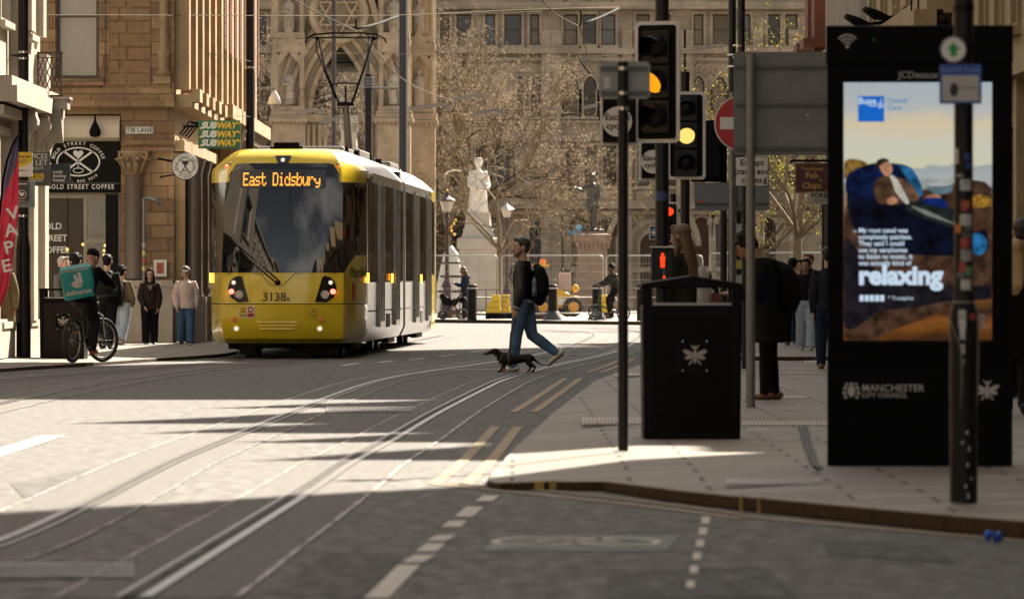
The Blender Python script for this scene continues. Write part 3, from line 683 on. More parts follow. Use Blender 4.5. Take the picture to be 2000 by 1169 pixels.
def cab_band(b, zs, matf, yend=CUT):
    for z0, z1 in zip(zs, zs[1:]):
        a, c = cab_outline(z0, yend), cab_outline(z1, yend)
        for i in range(len(a)-1):
            b.quad((*a[i],z0),(*a[i+1],z0),(*c[i+1],z1),(*c[i],z1), matf(i, (z0+z1)/2))
def make_cab(root, front=True):
    b = MB(); cab_band(b, [.26,.34,.5,.7,.915], lambda i, z: 0)
    for i in range(1): pass
    bumper = b.build('bumper', [TY], root, smooth=True, auto=28)
    b = MB(); zs = [.93,1.1,1.3,1.45,1.7,1.95,2.2,2.5,2.75,2.98,3.08,3.19,3.30,3.36,3.42,3.47,3.51,3.535,3.555]
    def mf(i, z):
        if i in (0, 13): return 0 if z > 2.98 else 1 if z > 1.45 else 0
        if 1.45 < z < 2.98 and i in (1,2,11,12): return 1
        if 1.45 < z < 2.98: return 1
        return 0
    cab_band(b, zs, mf)
    t = cab_outline(3.555, CUT); b.poly([(*p, 3.555) for p in t])
    sh = b.build('cab_shell', [TY, TB], root, smooth=True, auto=28)
    g = MB(); q = cab_outline(.92, CUT); q2 = [(x*.992, y+.012) for x, y in q]
    for i in range(len(q)-1): g.quad((*q2[i],.90),(*q2[i+1],.90),(*q2[i+1],.945),(*q2[i],.945))
    g.build('panel_gap', UND, root)
    return sh
shell = make_cab(tram)
def onf(px, py, d=.012):                  # photograph-scaled place on the front of the cab
    x, z = (px-549)/116.2, (700.7-py)/116.2; return Vector((x, fy(x,z)-d, z))
def fpoly(b, pts, d=.012, m=0): b.poly([onf(x,y,d) for x,y in pts][::-1], m)
# windscreen
b = MB(); nx, nz = 18, 20
def wx(u, z): return u*(.93+ (.0 if z > 2.98 else .07*(min(1,(2.98-z)/.1))))
grid = []
for j in range(nz+1):
    row = []
    for i in range(nx+1):
        u = -1+2*i/nx; ztop = 3.30 - (0 if abs(u) < .84 else .19*((abs(u)-.84)/.16)**2.2)
        z = 1.46+(ztop-1.46)*j/nz; x = wx(u, z); row.append((x, fy(x,z)-.014, z))
    grid.append(row)
for j in range(nz):
    for i in range(nx): b.quad(grid[j][i],grid[j][i+1],grid[j+1][i+1],grid[j+1][i])
b.build('windscreen', WSG, tram, smooth=True)
ln = MB(); ln.tube([onf(563,y,.02) for y in (330,360,390,420)], .006, n=5); ln.build('screen_wire', UND, tram)
# destination display
b = MB()
pts = [(463,330),(632,330),(632,366),(463,366)]
dd = MB(); 
for i in range(8):
    x0, x1 = 463+169*i/8, 463+169*(i+1)/8; dd.quad(onf(x0,366,.02),onf(x1,366,.02),onf(x1,330,.02),onf(x0,330,.02))
disp = dd.build('destination_display', M('display_black', (.03,.038,.05), .25, var=0), tram)
FONT = {'E':('11111','10000','10000','11110','10000','10000','11111'),'a':('00000','00000','01110','00001','01111','10001','01111'),'s':('00000','00000','01111','10000','01110','00001','11110'),
 't':('01000','01000','11110','01000','01000','01001','00110'),'D':('11110','10001','10001','10001','10001','10001','11110'),'i':('00100','00000','01100','00100','00100','00100','01110'),
 'd':('00001','00001','01101','10011','10001','10001','01111'),'b':('10000','10000','10110','11001','10001','10001','11110'),'u':('00000','00000','10001','10001','10001','10011','01101'),
 'r':('00000','00000','10110','11001','10000','10000','10000'),'y':('00000','00000','10001','10001','01111','00001','01110'),' ':('00000',)*7}
led = MB(); cx = 469.0; pw = 2.15
for ch in 'East Didsbury':
    for r_, row in enumerate(FONT[ch]):
        for c_, v in enumerate(row):
            if v == '1':
                x0 = cx+c_*pw; y0 = 336+r_*3.75+(3.75 if ch == 'y' else 0); led.quad(onf(x0,y0+3.2,.026),onf(x0+2.35,y0+3.2,.026),onf(x0+2.35,y0,.026),onf(x0,y0,.026))
    cx += 11.75
led.build('led_lettering', LEDA, disp)
# brow camera, marker lamps
b = MB(); fpoly(b, [(530,302),(563,302),(556,318),(537,318)], .02); cam_h = b.build('brow_camera', M('camera_navy', (.015,.02,.035), .25, var=0), tram)
b = MB(); p = onf(546,311,.03); b.loft([p, p+Vector((0,-.02,0))], [.035,.03], n=12); b.build('lens', WHL, cam_h)
for px, py in ((432,323),(661,323)):
    b = MB(); p = onf(px+ (2 if px<500 else -2),py,0); p.y += .0; b.ball(p, (.028,.04,.028), 10); b.build('marker_lamp', REDL, tram, smooth=True)
    b = MB(); p = onf(px+(9 if px<500 else -9),py-5,0); b.ball(p, (.025,.035,.025), 10); b.build('marker_lamp', M('unlit_lamp', (.25,.24,.2), .2, var=0), tram, smooth=True)
# headlights
for sg in (1,-1):
    mx = lambda x: 549+ sg*(x-549)
    b = MB(); poly = [(442,563),(447,548),(455,541),(466,538),(470,541),(484,589),(463,590),(448,580)]
    pp = [(mx(x),y) for x,y in poly]; 
    if sg < 0: pp = pp[::-1]
    fpoly(b, pp, .016); hl = b.build('headlight', M('headlight_black', (.008,.008,.008), .12, var=0), tram)
    for (x,y,r,mt,nm) in ((454,551.5,.036,WHL,'lamp'),(449.5,569,.045,M('red_tail', (.5,.05,.03), .3, emit=(1,.12,.08), es=1.6, var=0),'lamp'),(465,575,.066,M('lamp_glass', (.35,.34,.32), .12, metal=.6, var=.2),'lamp')):
        b = MB(); p = onf(mx(x),y,.02); b.loft([p+Vector((0,.01,0)), p+Vector((0,-.012,0)), p+Vector((0,-.02,0))], [r,r,r*.72], n=16); b.build(nm, mt, hl, smooth=False)
        if r > .06: b = MB(); b.torus(p+Vector((0,-.016,0)), r, .008, 'y', 18, 5); b.build('lamp_ring', CHROME, hl, smooth=True)
for sg in (1,-1):
    for (x,y,r,mt,nm) in ((455.5,624,.043,M('orange_reflector', (.75,.22,.03), .25, var=0),'indicator'),(459,641.5,.04,WHL,'fog_lamp')):
        px = x if sg > 0 else 549+(549-x)*.82; b = MB(); p = onf(px,y,.004); b.loft([p+Vector((0,.02,0)), p+Vector((0,-.012,0)), p+Vector((0,-.018,0))], [r,r,r*.7], n=16); b.build(nm, mt, tram)
# ridges on the bumper, vee of the wiper panel, wiper
b = MB()
for k, (y, w) in enumerate(((628,40),(634.5,37),(641,34))):
    for i in range(6):
        x0, x1 = 539-w+2*w*i/6, 539-w+2*w*(i+1)/6
        b.quad(onf(x0,y+2.4,.022),onf(x1,y+2.4,.022),onf(x1,y-1.6,.010),onf(x0,y-1.6,.010)); b.quad(onf(x0,y+3.4,0),onf(x1,y+3.4,0),onf(x1,y+2.4,.022),onf(x0,y+2.4,.022))
b.build('bumper_ridges', TY, tram)
b = MB()
for pts in ([(507,534),(526,556),(552,556),(574,534)],[(440,534),(507,534)],[(574,534),(655,534)]): b.tube([onf(x,y,.004) for x,y in pts], .005, n=4)
b.build('panel_seam', UND, tram)
b = MB(); b.tube([onf(541,553,.05), onf(530,545,.06), onf(500,520,.05), onf(487,508,.05)], [.014,.014,.01,.008], n=6); b.tube([onf(462,480,.03), onf(545,549,.035)], .012, n=5); b.ball(onf(541,552,.04), (.05,.03,.04), 10); b.build('wiper', BLACKM, tram)
DARKT = M('dark_lettering', (.015,.015,.015), .5, var=0)
p = onf(534,580,.012); text('3138', .205, DARKT, tram, p, (87,0,0), name='fleet_number', bold=.001)
p = onf(561,584,.012); text('A', .10, DARKT, tram, p, (87,0,0), name='fleet_letter', bold=.001)
# warning stickers
STW = M('sticker_white', (.75,.73,.68), .5, var=.05); STY = M('sticker_yellow', (.75,.5,.02), .5, var=.05); STR = M('sticker_red', (.5,.03,.03), .5, var=.05)
def sticker(b, x0, x1, y0, y1, d, m): b.quad(onf(x0,y1,d),onf(x1,y1,d),onf(x1,y0,d),onf(x0,y0,d), m)
b = MB(); sticker(b,465,495,597,620,.008,0); sticker(b,466.5,479,598,611,.011,1); sticker(b,466.5,479,612,618.5,.011,1); sticker(b,481,494,611.5,618.5,.011,2)
fpoly(b,[(468,610),(477.5,610),(472.7,600)][::-1],.014,3); fpoly(b,[(469.6,609),(476,609),(472.7,602)][::-1],.017,1)
b.torus(onf(487.5,604,.012), .042,.010,'y',14,4,2); b.build('warning_sticker', [STW,STY,STR,DARKT], tram)
b = MB(); sticker(b,605,618,599,620,.008,1); fpoly(b,[(606,610),(617,610),(611.5,600)][::-1],.012,3); fpoly(b,[(608,609),(615,609),(611.5,602.5)][::-1],.015,1); b.build('warning_sticker', [STW,STY,STR,DARKT], tram)
text('Danger', .045, DARKT, tram, onf(472.7,615,.016), (88,0,0), name='sticker_lettering'); text('Danger', .04, DARKT, tram, onf(611.5,614.5,.014), (88,0,0), name='sticker_lettering')
# chamfered right cab side: yellow lower wedge, window, lettering
def onc(t, z, d=.008):                    # along the right-hand chamfer: t 0 at the nose, 1 at the body corner
    a = cab_outline(z, CUT); p0, p1, p2 = a[10], a[11], a[12]
    p = Vector((*p0, z)).lerp(Vector((*p1, z)), t/.42*1.0) if t < .42 else Vector((*p1, z)).lerp(Vector((*p2, z)), (t-.42)/.58)
    dn = Vector((p2[1]-p0[1], -(p2[0]-p0[0]), 0)).normalized(); return p + dn*d
b = MB()
N = 8
for i in range(N):
    t0, t1 = i/N, (i+1)/N
    zt = lambda t: 1.46 + .28*min(1, t/.45)
    b.quad(onc(t0,1.40),onc(t1,1.40),onc(t1,zt(t1)),onc(t0,zt(t0)))
b.build('side_wedge', TY, tram)
b = MB(); b.poly([onc(.52,1.8,.012),onc(.96,1.8,.012),onc(.96,2.9,.012),onc(.52,2.9,.012)]); b.build('cab_side_window', TG, tram)
b = MB(); b.poly([onc(.1,1.62,.012),onc(.42,1.85,.012),onc(.42,2.9,.012),onc(.1,2.75,.012)]); b.build('cab_quarter_window', TG, tram)
p = onc(.62,1.45,.02); ang = math.degrees(math.atan2(*( (cab_outline(1.3,CUT)[12][1]-cab_outline(1.3,CUT)[10][1]), (cab_outline(1.3,CUT)[12][0]-cab_outline(1.3,CUT)[10][0]))))
text('Metrolink', .27, DARKT, tram, p, (90,0,ang), name='side_lettering')
b = MB(); b.poly([onc(.22,1.0,.01),onc(.33,1.0,.01),onc(.33,1.28,.01),onc(.22,1.28,.01)]); b.poly([onc(.35,1.0,.01),onc(.46,1.0,.01),onc(.46,1.28,.01),onc(.35,1.28,.01)],1); b.build('side_sticker', [STY,STR], tram)
b = MB(); b.quad((1.345,24.0,.3),(1.345,25.58,.3),(1.345,25.58,1.45),(1.345,24.0,1.45)); b.quad((1.345,24.0,2.98),(1.345,25.58,2.98),(1.345,25.58,3.18),(1.345,24.0,3.18)); b.build('rear_side_panel', TY, tram)
b = MB(); b.ball((1.36,1.75,3.08), (.09,.12,.09), 12); b.build('mirror_dome', M('dome_cream', (.4,.36,.25), .3, metal=.4, var=.2), tram, smooth=True)
for sx in (1.34,-1.34):
    b = MB(); b.box(sx-.03,sx+.03,1.7,1.78,1.28,1.45); b.build('side_indicator', AMBL, tram, bevel=.01)
# ---- passenger sections
def section(root, y0, y1, doors):
    b = MB(); prof = [(-1.24,.27),(1.24,.27),(1.325,.45),(1.325,3.19),(1.22,3.30),(1.08,3.42),(.86,3.555),(-.86,3.555),(-1.08,3.42),(-1.22,3.30),(-1.325,3.19),(-1.325,.45)]
    n = len(prof); ys = [y0 + (y1-y0)*k/8 for k in range(9)]
    for k in range(8):
        for i in range(n):
            j = (i+1)%n; b.quad((prof[i][0],ys[k],prof[i][1]),(prof[j][0],ys[k],prof[j][1]),(prof[j][0],ys[k+1],prof[j][1]),(prof[i][0],ys[k+1],prof[i][1]), 1 if 3 <= i <= 9 else 0)
    b.poly([(x,y0,z) for x,z in prof][::-1]); b.poly([(x,y1,z) for x,z in prof])
    body = b.build('body_section', [TS, TR], root, smooth=True, auto=30)
    for sx in (1,-1):
        w = MB(); edges = sorted([y0+.12] + [d for c in doors for d in (c-.72, c+.72)] + [y1-.12])
        for a, c in zip(edges[0::2], edges[1::2]):
            if c-a < .3: continue
            k = max(1, round((c-a)/1.5))
            for q in range(k):
                ya, yb = a+(c-a)*q/k+.03, a+(c-a)*(q+1)/k-.03
                ww = MB(); x = 1.332*sx; v = [(x,ya,1.32),(x,yb,1.32),(x,yb,3.02),(x,ya,3.02)]; ww.poly(v if sx>0 else v[::-1])
                v = [(x+.006*sx,ya+.04,2.55),(x+.006*sx,yb-.04,2.55),(x+.006*sx,yb-.04,2.59),(x+.006*sx,ya+.04,2.59)]; ww.poly(v if sx>0 else v[::-1])
                ww.build('window', TG, root)
        w.quad((1.328*sx,y0+.1,1.29),(1.328*sx,y1-.1,1.29),(1.328*sx,y1-.1,1.325),(1.328*sx,y0+.1,1.325)); w.quad((1.335*sx,y0+.1,.78),(1.335*sx,y1-.1,.78),(1.335*sx,y1-.1,.80),(1.335*sx,y0+.1,.80))
        w.build('window_seal', UND, root)
        for c in doors:
            d = MB()
            for a in (c-.7, c, ):
                x0, x1 = sorted((1.30*sx, 1.385*sx)); d.box(x0,x1,a,a+.06,.50,3.08); d.box(x0,x1,a+.62,a+.68,.50,3.08); d.box(x0,x1,a+.06,a+.62,.50,.60); d.box(x0,x1,a+.06,a+.62,3.0,3.08)
            dr = d.build('door', TS, root)
            g = MB()
            for a in (c-.64, c+.06):
                x0, x1 = sorted((1.30*sx, 1.365*sx)); g.box(x0,x1,a,a+.56,.60,3.0)
            g.build('door_glass', TG, dr)
            l = MB(); x0, x1 = sorted((1.3*sx,1.375*sx)); l.box(x0,x1,c-.03,c+.03,2.30,2.40); l.build('door_lamp', REDL, dr)
    return body
section(tram, 2.005, 13.4, (5.6, 10.6)); section(tram, 14.2, 25.6, (17.8, 22.8))
for y in (9.0, 19.6):
    for sx in (1.37,-1.37):
        b = MB(); b.box(sx-.03,sx+.01,y,y+.08,1.28,1.45); b.build('side_indicator', AMBL, tram, bevel=.01)
for y in (7.7, 20.0):
    b = MB(); b.box(1.3,1.342,y,y+1.0,.48,.72); b.build('side_vent', M('vent_dark', (.12,.11,.10), .6), tram)
b = MB()
for k in range(8):
    w = 1.24 if k%2 else 1.16; b.box(-w,w,13.41+k*.098,13.50+k*.098,.35,3.4)
b.build('bellows', RUBBER, tram)
# rear cab (a turned copy of the front shell and bumper)
for o in [c for c in tram.children if c.name.split('.')[0] in ('cab_shell','bumper','panel_gap')]:
    c = o.copy(); COL.objects.link(c); c.parent = tram; c.location = (0, 27.6, 0); c.rotation_euler.z = math.pi
# underframe and bogies
b = MB(); b.box(-1.0,1.0,.9,26.7,.24,.5); b.box(-.62,.62,.55,1.2,.2,.42); b.build('underframe', UND, tram)
for yc in (3.2, 13.8, 24.4):
    b = MB(); b.box(-1.08,-.94,yc-1.1,yc+1.1,.14,.36); b.box(.94,1.08,yc-1.1,yc+1.1,.14,.36); b.box(-.9,.9,yc-.5,yc+.5,.15,.4)
    bg_ = b.build('bogie', UND, tram, bevel=.02)
    for yy in (-.9,.9):
        for xx in (-.72,.72): b = MB(); b.loft([(xx-.06,yc+yy,.31),(xx+.06,yc+yy,.31)], [.30,.30], n=20); b.build('wheel', M('wheel_steel', (.06,.05,.045), .5, metal=.5), bg_)
b = MB(); b.box(-.8,-.5,1.0,1.5,.0+.06,.3); b.box(.5,.8,1.0,1.5,.06,.3); b.build('lifeguard', UND, tram)
# roof boxes
b = MB(); b.box(-.30,.26,1.3,2.2,3.555,3.60); b.box(-.24,.2,1.35,2.1,3.60,3.66)
for k in range(5): b.box(-.22+k*.085,-.15+k*.085,1.33,2.12,3.66,3.672)
b.build('roof_vent', BLACKM, tram)
for (y0,y1,w,h) in ((4.5,7.5,.75,.12),(8.5,11.5,.8,.16),(15.0,16.2,.6,.12),(18.5,21.5,.8,.14),(22.5,24.5,.7,.1)):
    b = MB(); b.box(-w,w,y0,y1,3.56,3.56+h); b.build('roof_unit', TR, tram, bevel=.03)
b = MB()
for y in (5,8.2,12.2,12.8,15.3,19,21.8): b.box(.68,.8,y,y+.25,3.56,3.68)
build_parts(b, 'roof_fitting', BLACKM, tram)
# pantograph
pg = MB(); py0 = 17.0
def q_(x, z, y=0): return Vector((x, py0+y, z))
pg.tube([q_(0,3.6,1.3), q_(.0,4.8,.0)], [.085,.07], n=8, m=1)
pg.tube([q_(-.16,4.8), q_(.16,4.8)], .045, n=8); pg.tube([q_(-.12,4.8), q_(-.42,5.5,.3), q_(-.58,6.10,.6)], [.026,.022,.015], n=6); pg.tube([q_(.12,4.8), q_(.34,5.5,.3), q_(.5,6.10,.6)], [.026,.022,.015], n=6)
pg.tube([q_(-.3,5.2,.18), q_(.0,5.22,.18), q_(.24,5.2,.18)], .016, n=6); pg.tube([q_(-.2,4.9,.05), q_(-.6,5.85,.5), q_(-.62,6.1,.6)], .013, n=5)
pg.tube([q_(-.52,5.95,.55), q_(.1,5.25,.2)], .004, n=4); pg.tube([q_(.46,5.95,.55), q_(-.24,5.3,.2)], .004, n=4); pg.tube([q_(0,4.8), q_(0,5.15)], .02, n=6)
for dy in (.45,.75): pg.tube([q_(-.84,6.02,dy), q_(-.8,6.12,dy), q_(-.66,6.19,dy), q_(-.3,6.22,dy), q_(.3,6.22,dy), q_(.58,6.19,dy), q_(.72,6.12,dy), q_(.77,6.02,dy)], .012, n=6)
pg.tube([q_(-.7,6.13,.6), q_(.62,6.13,.6)], .018, n=6); pg.ball(q_(-.6,6.12,.6), .05, 8); pg.ball(q_(.52,6.12,.6), .05, 8)
for x in (-.16,-.1,.1,.16): pg.torus(q_(x,4.66,-.02), .06,.008,'y',12,4)
pg.build('pantograph', [BLACKM, M('arm_grey_brown', (.13,.11,.095), .5, var=.2)], tram, smooth=True, auto=40)
b = MB()
for x in (-.35,.35): b.cyl(x, py0+1.3, 3.555, 3.75, .09, .06)
b.box(-.5,.5,py0+.9,py0+1.7,3.72,3.78); b.build('pantograph_base', BLACKM, tram)
# ================================================================ helpers for screens, lit lamps and clear glass
def srgb(r, g, b): return tuple(((c/255)/12.92 if c/255 < .04045 else ((c/255+.055)/1.055)**2.4) for c in (r,g,b))
def EM(name, rgb, var=0.0, vs=3.0, k=1.0):       # something that glows: the colour it shows at this exposure
    if name in MATS: return MATS[name]
    m = bpy.data.materials.new(name); m.use_nodes = True; MATS[name] = m
    n = m.node_tree.nodes; l = m.node_tree.links.new; b = n['Principled BSDF']; c = srgb(*rgb)
    b.inputs['Base Color'].default_value = (.004,.004,.004,1); b.inputs['Roughness'].default_value = .4; b.inputs['Specular IOR Level'].default_value = .04
    b.inputs['Emission Strength'].default_value = k/2**EXPO; b.inputs['Emission Color'].default_value = (*c,1)
    if var:
        tc = n.new('ShaderNodeTexCoord'); nz = n.new('ShaderNodeTexNoise'); nz.inputs['Scale'].default_value = vs; nz.inputs['Detail'].default_value = 5
        mr = n.new('ShaderNodeMapRange'); mr.inputs[1].default_value = .3; mr.inputs[2].default_value = .7; mr.inputs[3].default_value = 1-var; mr.inputs[4].default_value = 1+var
        vm = n.new('ShaderNodeVectorMath'); vm.operation = 'SCALE'; vm.inputs[0].default_value = c
        l(tc.outputs['Object'], nz.inputs['Vector']); l(nz.outputs['Fac'], mr.inputs[0]); l(mr.outputs[0], vm.inputs['Scale']); l(vm.outputs[0], b.inputs['Emission Color'])
    return m
def clear_glass(name, fac=.12, rough=.02, tint=(1,1,1)):
    m = bpy.data.materials.new(name); m.use_nodes = True; n = m.node_tree.nodes; l = m.node_tree.links.new
    n.remove(n['Principled BSDF']); t = n.new('ShaderNodeBsdfTransparent'); t.inputs[0].default_value = (*tint,1); g = n.new('ShaderNodeBsdfGlossy'); g.inputs['Roughness'].default_value = rough
    mx = n.new('ShaderNodeMixShader'); mx.inputs[0].default_value = fac; l(t.outputs[0], mx.inputs[1]); l(g.outputs[0], mx.inputs[2]); l(mx.outputs[0], n['Material Output'].inputs[0]); return m
LTXT = M('white_lettering', (.75,.73,.68), .6, var=.05)
DTXT = M('black_lettering', (.015,.014,.013), .6, var=0)
AMB = EM('amber_lens_lit', (255,212,112), k=1.25)
AMB2 = EM('amber_lens_deep', (255,150,20), k=1.4)
RED = EM('red_signal_lit', (255,60,25), k=1.8)
OFFL = M('unlit_lens', (.006,.006,.006), .3, var=0, spec=.15)
BORD = M('white_signal_border', (.62,.60,.56), .55, var=.18, vs=8)

# ================================================================ left: coffee shop front
def su(px): return px/100 + 2
def sz(py): return 6.69 - py/100
p = sbld
b = MB(); b.prism([(.12,3.93),(-.06,3.93),(-.16,4.0),(-.18,4.12),(-.12,4.26),(.0,4.40),(.12,4.44)], 2.22, 4.34, 'x'); b.build('shop_blind', CREAM, p, smooth=True, auto=40)
b = MB(); b.box(2.22,4.34,-.02,.12,2.93,3.92); fas = b.build('shop_fascia', M('black_fascia', (.004,.004,.004), .5, var=.1, spec=.1), p)
b = MB(); b.box(2.22,4.34,-.05,.1,3.10,3.125); b.build('fascia_strip', M('blue_black_trim', (.02,.022,.03), .4), fas)
text('BOLD STREET COFFEE', .125, LTXT, fas, (su(158),-.03,sz(365)), bold=.003, spacing=1.32, sx=.82)
c = (su(153), -.03, sz(316))
lg = MB()
def ell(b, cx, cz_, rx, rz, w, y, n=32, a0=0, a1=360):
    for i in range(n):
        q = []
        for a, k in ((a0+(a1-a0)*i/n,0),(a0+(a1-a0)*i/n,w),(a0+(a1-a0)*(i+1)/n,w),(a0+(a1-a0)*(i+1)/n,0)):
            q.append((cx+(rx+k)*math.cos(R(a)), y, cz_+(rz+k)*math.sin(R(a))))
        b.quad(*q)
def heart(b, cx, cz_, s, y):
    pts = []
    for i in range(24):
        t = 2*math.pi*i/24; pts.append((cx+s*.0625*16*math.sin(t)**3/1.0, y, cz_+s*.0625*(13*math.cos(t)-5*math.cos(2*t)-2*math.cos(3*t)-math.cos(4*t))))
    b.poly(pts[::-1])
ell(lg, c[0], c[2], .40, .26, .028, -.03)
heart(lg, c[0], c[2]+.15, .10, -.03)
for s_ in (1,-1): lg.quad((c[0]-s_*.31,-.03,c[2]+.2),(c[0]-s_*.27,-.03,c[2]+.22),(c[0]+s_*.31,-.03,c[2]-.2),(c[0]+s_*.27,-.03,c[2]-.22)); 
for k in range(3): ell(lg, c[0], c[2]-.0-.045*k, .004, .004, .012, -.03, 8)
ell(lg, c[0], c[2]-.17, .09, .04, .016, -.03, 20)
lg.build('shop_logo', LTXT, fas)
def oval_text(body, rx, rz, size, mat, parent, c, a0, a1, y, bold=0, flip=False):
    g = MB(); n = len(body)
    for i, ch in enumerate(body):
        if ch == ' ': continue
        a = R(a0+(a1-a0)*(i+.5)/n); cu_ = bpy.data.curves.new('letter','FONT'); cu_.body = ch; cu_.size = size; cu_.align_x = 'CENTER'; cu_.offset = bold; cu_.resolution_u = 3
        t = bpy.data.objects.new('letter', cu_); me = bpy.data.meshes.new_from_object(t)
        th = math.atan2(rz*math.sin(a), rx*math.cos(a)); th = math.atan2(math.sin(a)/rz, math.cos(a)/rx) + (-math.pi/2 if not flip else math.pi/2); cs_, sn = math.cos(th), math.sin(th)
        g.add([(c[0]+rx*math.cos(a)+v.co.x*cs_-v.co.y*sn, y, c[2]+rz*math.sin(a)+v.co.x*sn+v.co.y*cs_) for v in me.vertices], [tuple(q.vertices) for q in me.polygons])
        bpy.data.objects.remove(t); bpy.data.curves.remove(cu_); bpy.data.meshes.remove(me)
    return g.build('lettering', mat, parent)
oval_text('BOLD STREET COFFEE', .47, .335, .09, LTXT, fas, c, 172, 8, -.03, bold=.002)
oval_text('EST. BSC 2010', .52, .40, .07, LTXT, fas, c, 235, 318, -.03, bold=.002, flip=True)
for px in (110,188):
    b = MB(); u = su(px); b.tube([(u,-.19,4.42),(u,-.3,4.40),(u,-.34,4.32)], .018, n=6); b.lathe([(.02,4.33),(.05,4.26),(.10,4.16),(.115,4.08),(.09,4.02),(.02,4.0)], u,-.34,n=14); b.build('blind_lamp', BLACKM, p, smooth=True, auto=50)
# shop window: interior, glass, bulbs
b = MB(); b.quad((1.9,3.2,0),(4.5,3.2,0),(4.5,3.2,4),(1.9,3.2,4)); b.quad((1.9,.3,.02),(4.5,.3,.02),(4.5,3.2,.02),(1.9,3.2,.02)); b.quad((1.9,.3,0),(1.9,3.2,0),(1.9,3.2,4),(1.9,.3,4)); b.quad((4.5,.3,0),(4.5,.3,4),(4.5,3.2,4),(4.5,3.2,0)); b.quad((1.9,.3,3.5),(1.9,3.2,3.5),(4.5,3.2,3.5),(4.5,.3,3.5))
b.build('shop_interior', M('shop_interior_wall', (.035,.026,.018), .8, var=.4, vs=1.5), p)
b = MB()
for x0, x1, z0, z1 in ((2.25,4.35,.3,.42),(2.25,4.35,2.82,2.93),(3.62,3.70,.42,2.82),(3.70,4.3,1.95,2.02),(4.27,4.35,.42,2.82),(2.25,2.33,.42,2.82)): b.box(x0,x1,.10,.2,z0,z1)
sw = b.build('shop_window', M('pale_window_bar', (.30,.26,.19), .5, var=.1), p)
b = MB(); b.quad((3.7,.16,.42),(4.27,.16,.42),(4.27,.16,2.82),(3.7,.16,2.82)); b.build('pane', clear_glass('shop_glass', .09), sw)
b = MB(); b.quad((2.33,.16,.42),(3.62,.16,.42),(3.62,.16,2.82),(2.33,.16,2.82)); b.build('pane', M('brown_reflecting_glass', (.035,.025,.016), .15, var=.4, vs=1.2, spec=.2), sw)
b = MB(); b.box(2.22,4.36,.02,.2,.02,.3); b.build('stall_riser', M('black_riser', (.006,.006,.006), .5, spec=.1), p)
text('BOLD\nSTREET\nCOFFEE', .175, LTXT, sw, (su(76),.14,sz(465)), align='LEFT', bold=.004, line=1.32, sx=.95, name='window_lettering')
b = MB(); b.box(4.06,4.30,.02,.1,.02,2.9)
for z0, z1 in ((.2,1.0),(1.1,1.7),(1.8,2.7)): b.box(4.1,4.26,.0,.02,z0,z1)
b.build('black_panelled_post', M('black_panel', (.006,.006,.006), .5, spec=.1), p)
BULB = EM('warm_bulb', (255,205,110), k=2.2)
for px, py in ((131,487),(161,477),(201,479),(199,489),(221,487),(227,477),(199,498)):
    x, z = su(px), sz(py); y = .1 if px < 165 else .6
    b = MB(); b.lathe([(.004,z-.028),(.022,z-.018),(.026,z),(.014,z+.026),(.01,z+.03)], x, y, n=10); bl = b.build('pendant_bulb', BULB, p, smooth=True)
    b = MB(); b.cyl(x,y,z+.03,z+.08,.016,n=8); b.tube([(x,y,z+.08),(x,y,2.85)], .005, n=4); b.build('flex', BLACKM, bl)
b = MB()
for i in range(26):
    a = random.uniform(0,6.28); l = random.uniform(.25,.6); o = Vector((3.95,.8,.9)); d = Vector((math.cos(a)*.5,math.sin(a)*.3,random.uniform(.5,1))).normalized()*l
    sdv = d.cross(Vector((0,1,0))).normalized()*.05; b.add([o+d*.3-sdv*.3, o+d*.7-sdv, o+d, o+d*.7+sdv], [(0,1,2,3)])
tag(b.build('shop_plant', M('shop_leaf', (.03,.05,.025), .5)), 'leafy plant standing inside the coffee shop window', 'plant').location = (-12,115,.11)
def flat_sign(name, label, cat, px0, px1, py0, py1, D, mat, depth=.03, rotz=0, bevel=.006, group=None, yoff=0):
    a, c_ = P(px0,py1,D), P(px1,py0,D); t = thing(name, label, cat, ((a.x+c_.x)/2, D+yoff, a.z), R(rotz), group)
    w, h = c_.x-a.x, c_.z-a.z; b = MB(); b.box(-w/2,w/2,0,depth,0,h); b.build('panel', mat, t, bevel=bevel)
    return t, w, h
SW = M('sign_white', (.72,.70,.66), .5, var=.06)
t, w, h = flat_sign('street_sign', 'white street name plate reading TIB LANE on the brown stone wall', 'sign', 245,300,247,262,114.96,SW); text('TIB LANE', .125, DTXT, t, (0,-.004,h/2), bold=.001)
b = MB(); 
for x0,x1,z0,z1 in ((-w/2+.01,w/2-.01,.008,.014),(-w/2+.01,w/2-.01,h-.014,h-.008),(-w/2+.01,-w/2+.016,.01,h-.01),(w/2-.016,w/2-.01,.01,h-.01)): b.box(x0,x1,-.003,0,z0,z1)
b.build('border', DTXT, t)
t, w, h = flat_sign('poster_frame', 'small framed poster on the brown stone pier', 'poster', 300,326,507,540,114.9,SW); b = MB(); b.box(-.07,.07,-.004,0,.06,.27); b.build('poster', M('poster_orange_red', (.35,.10,.05), .6, var=.7, vs=14), t)
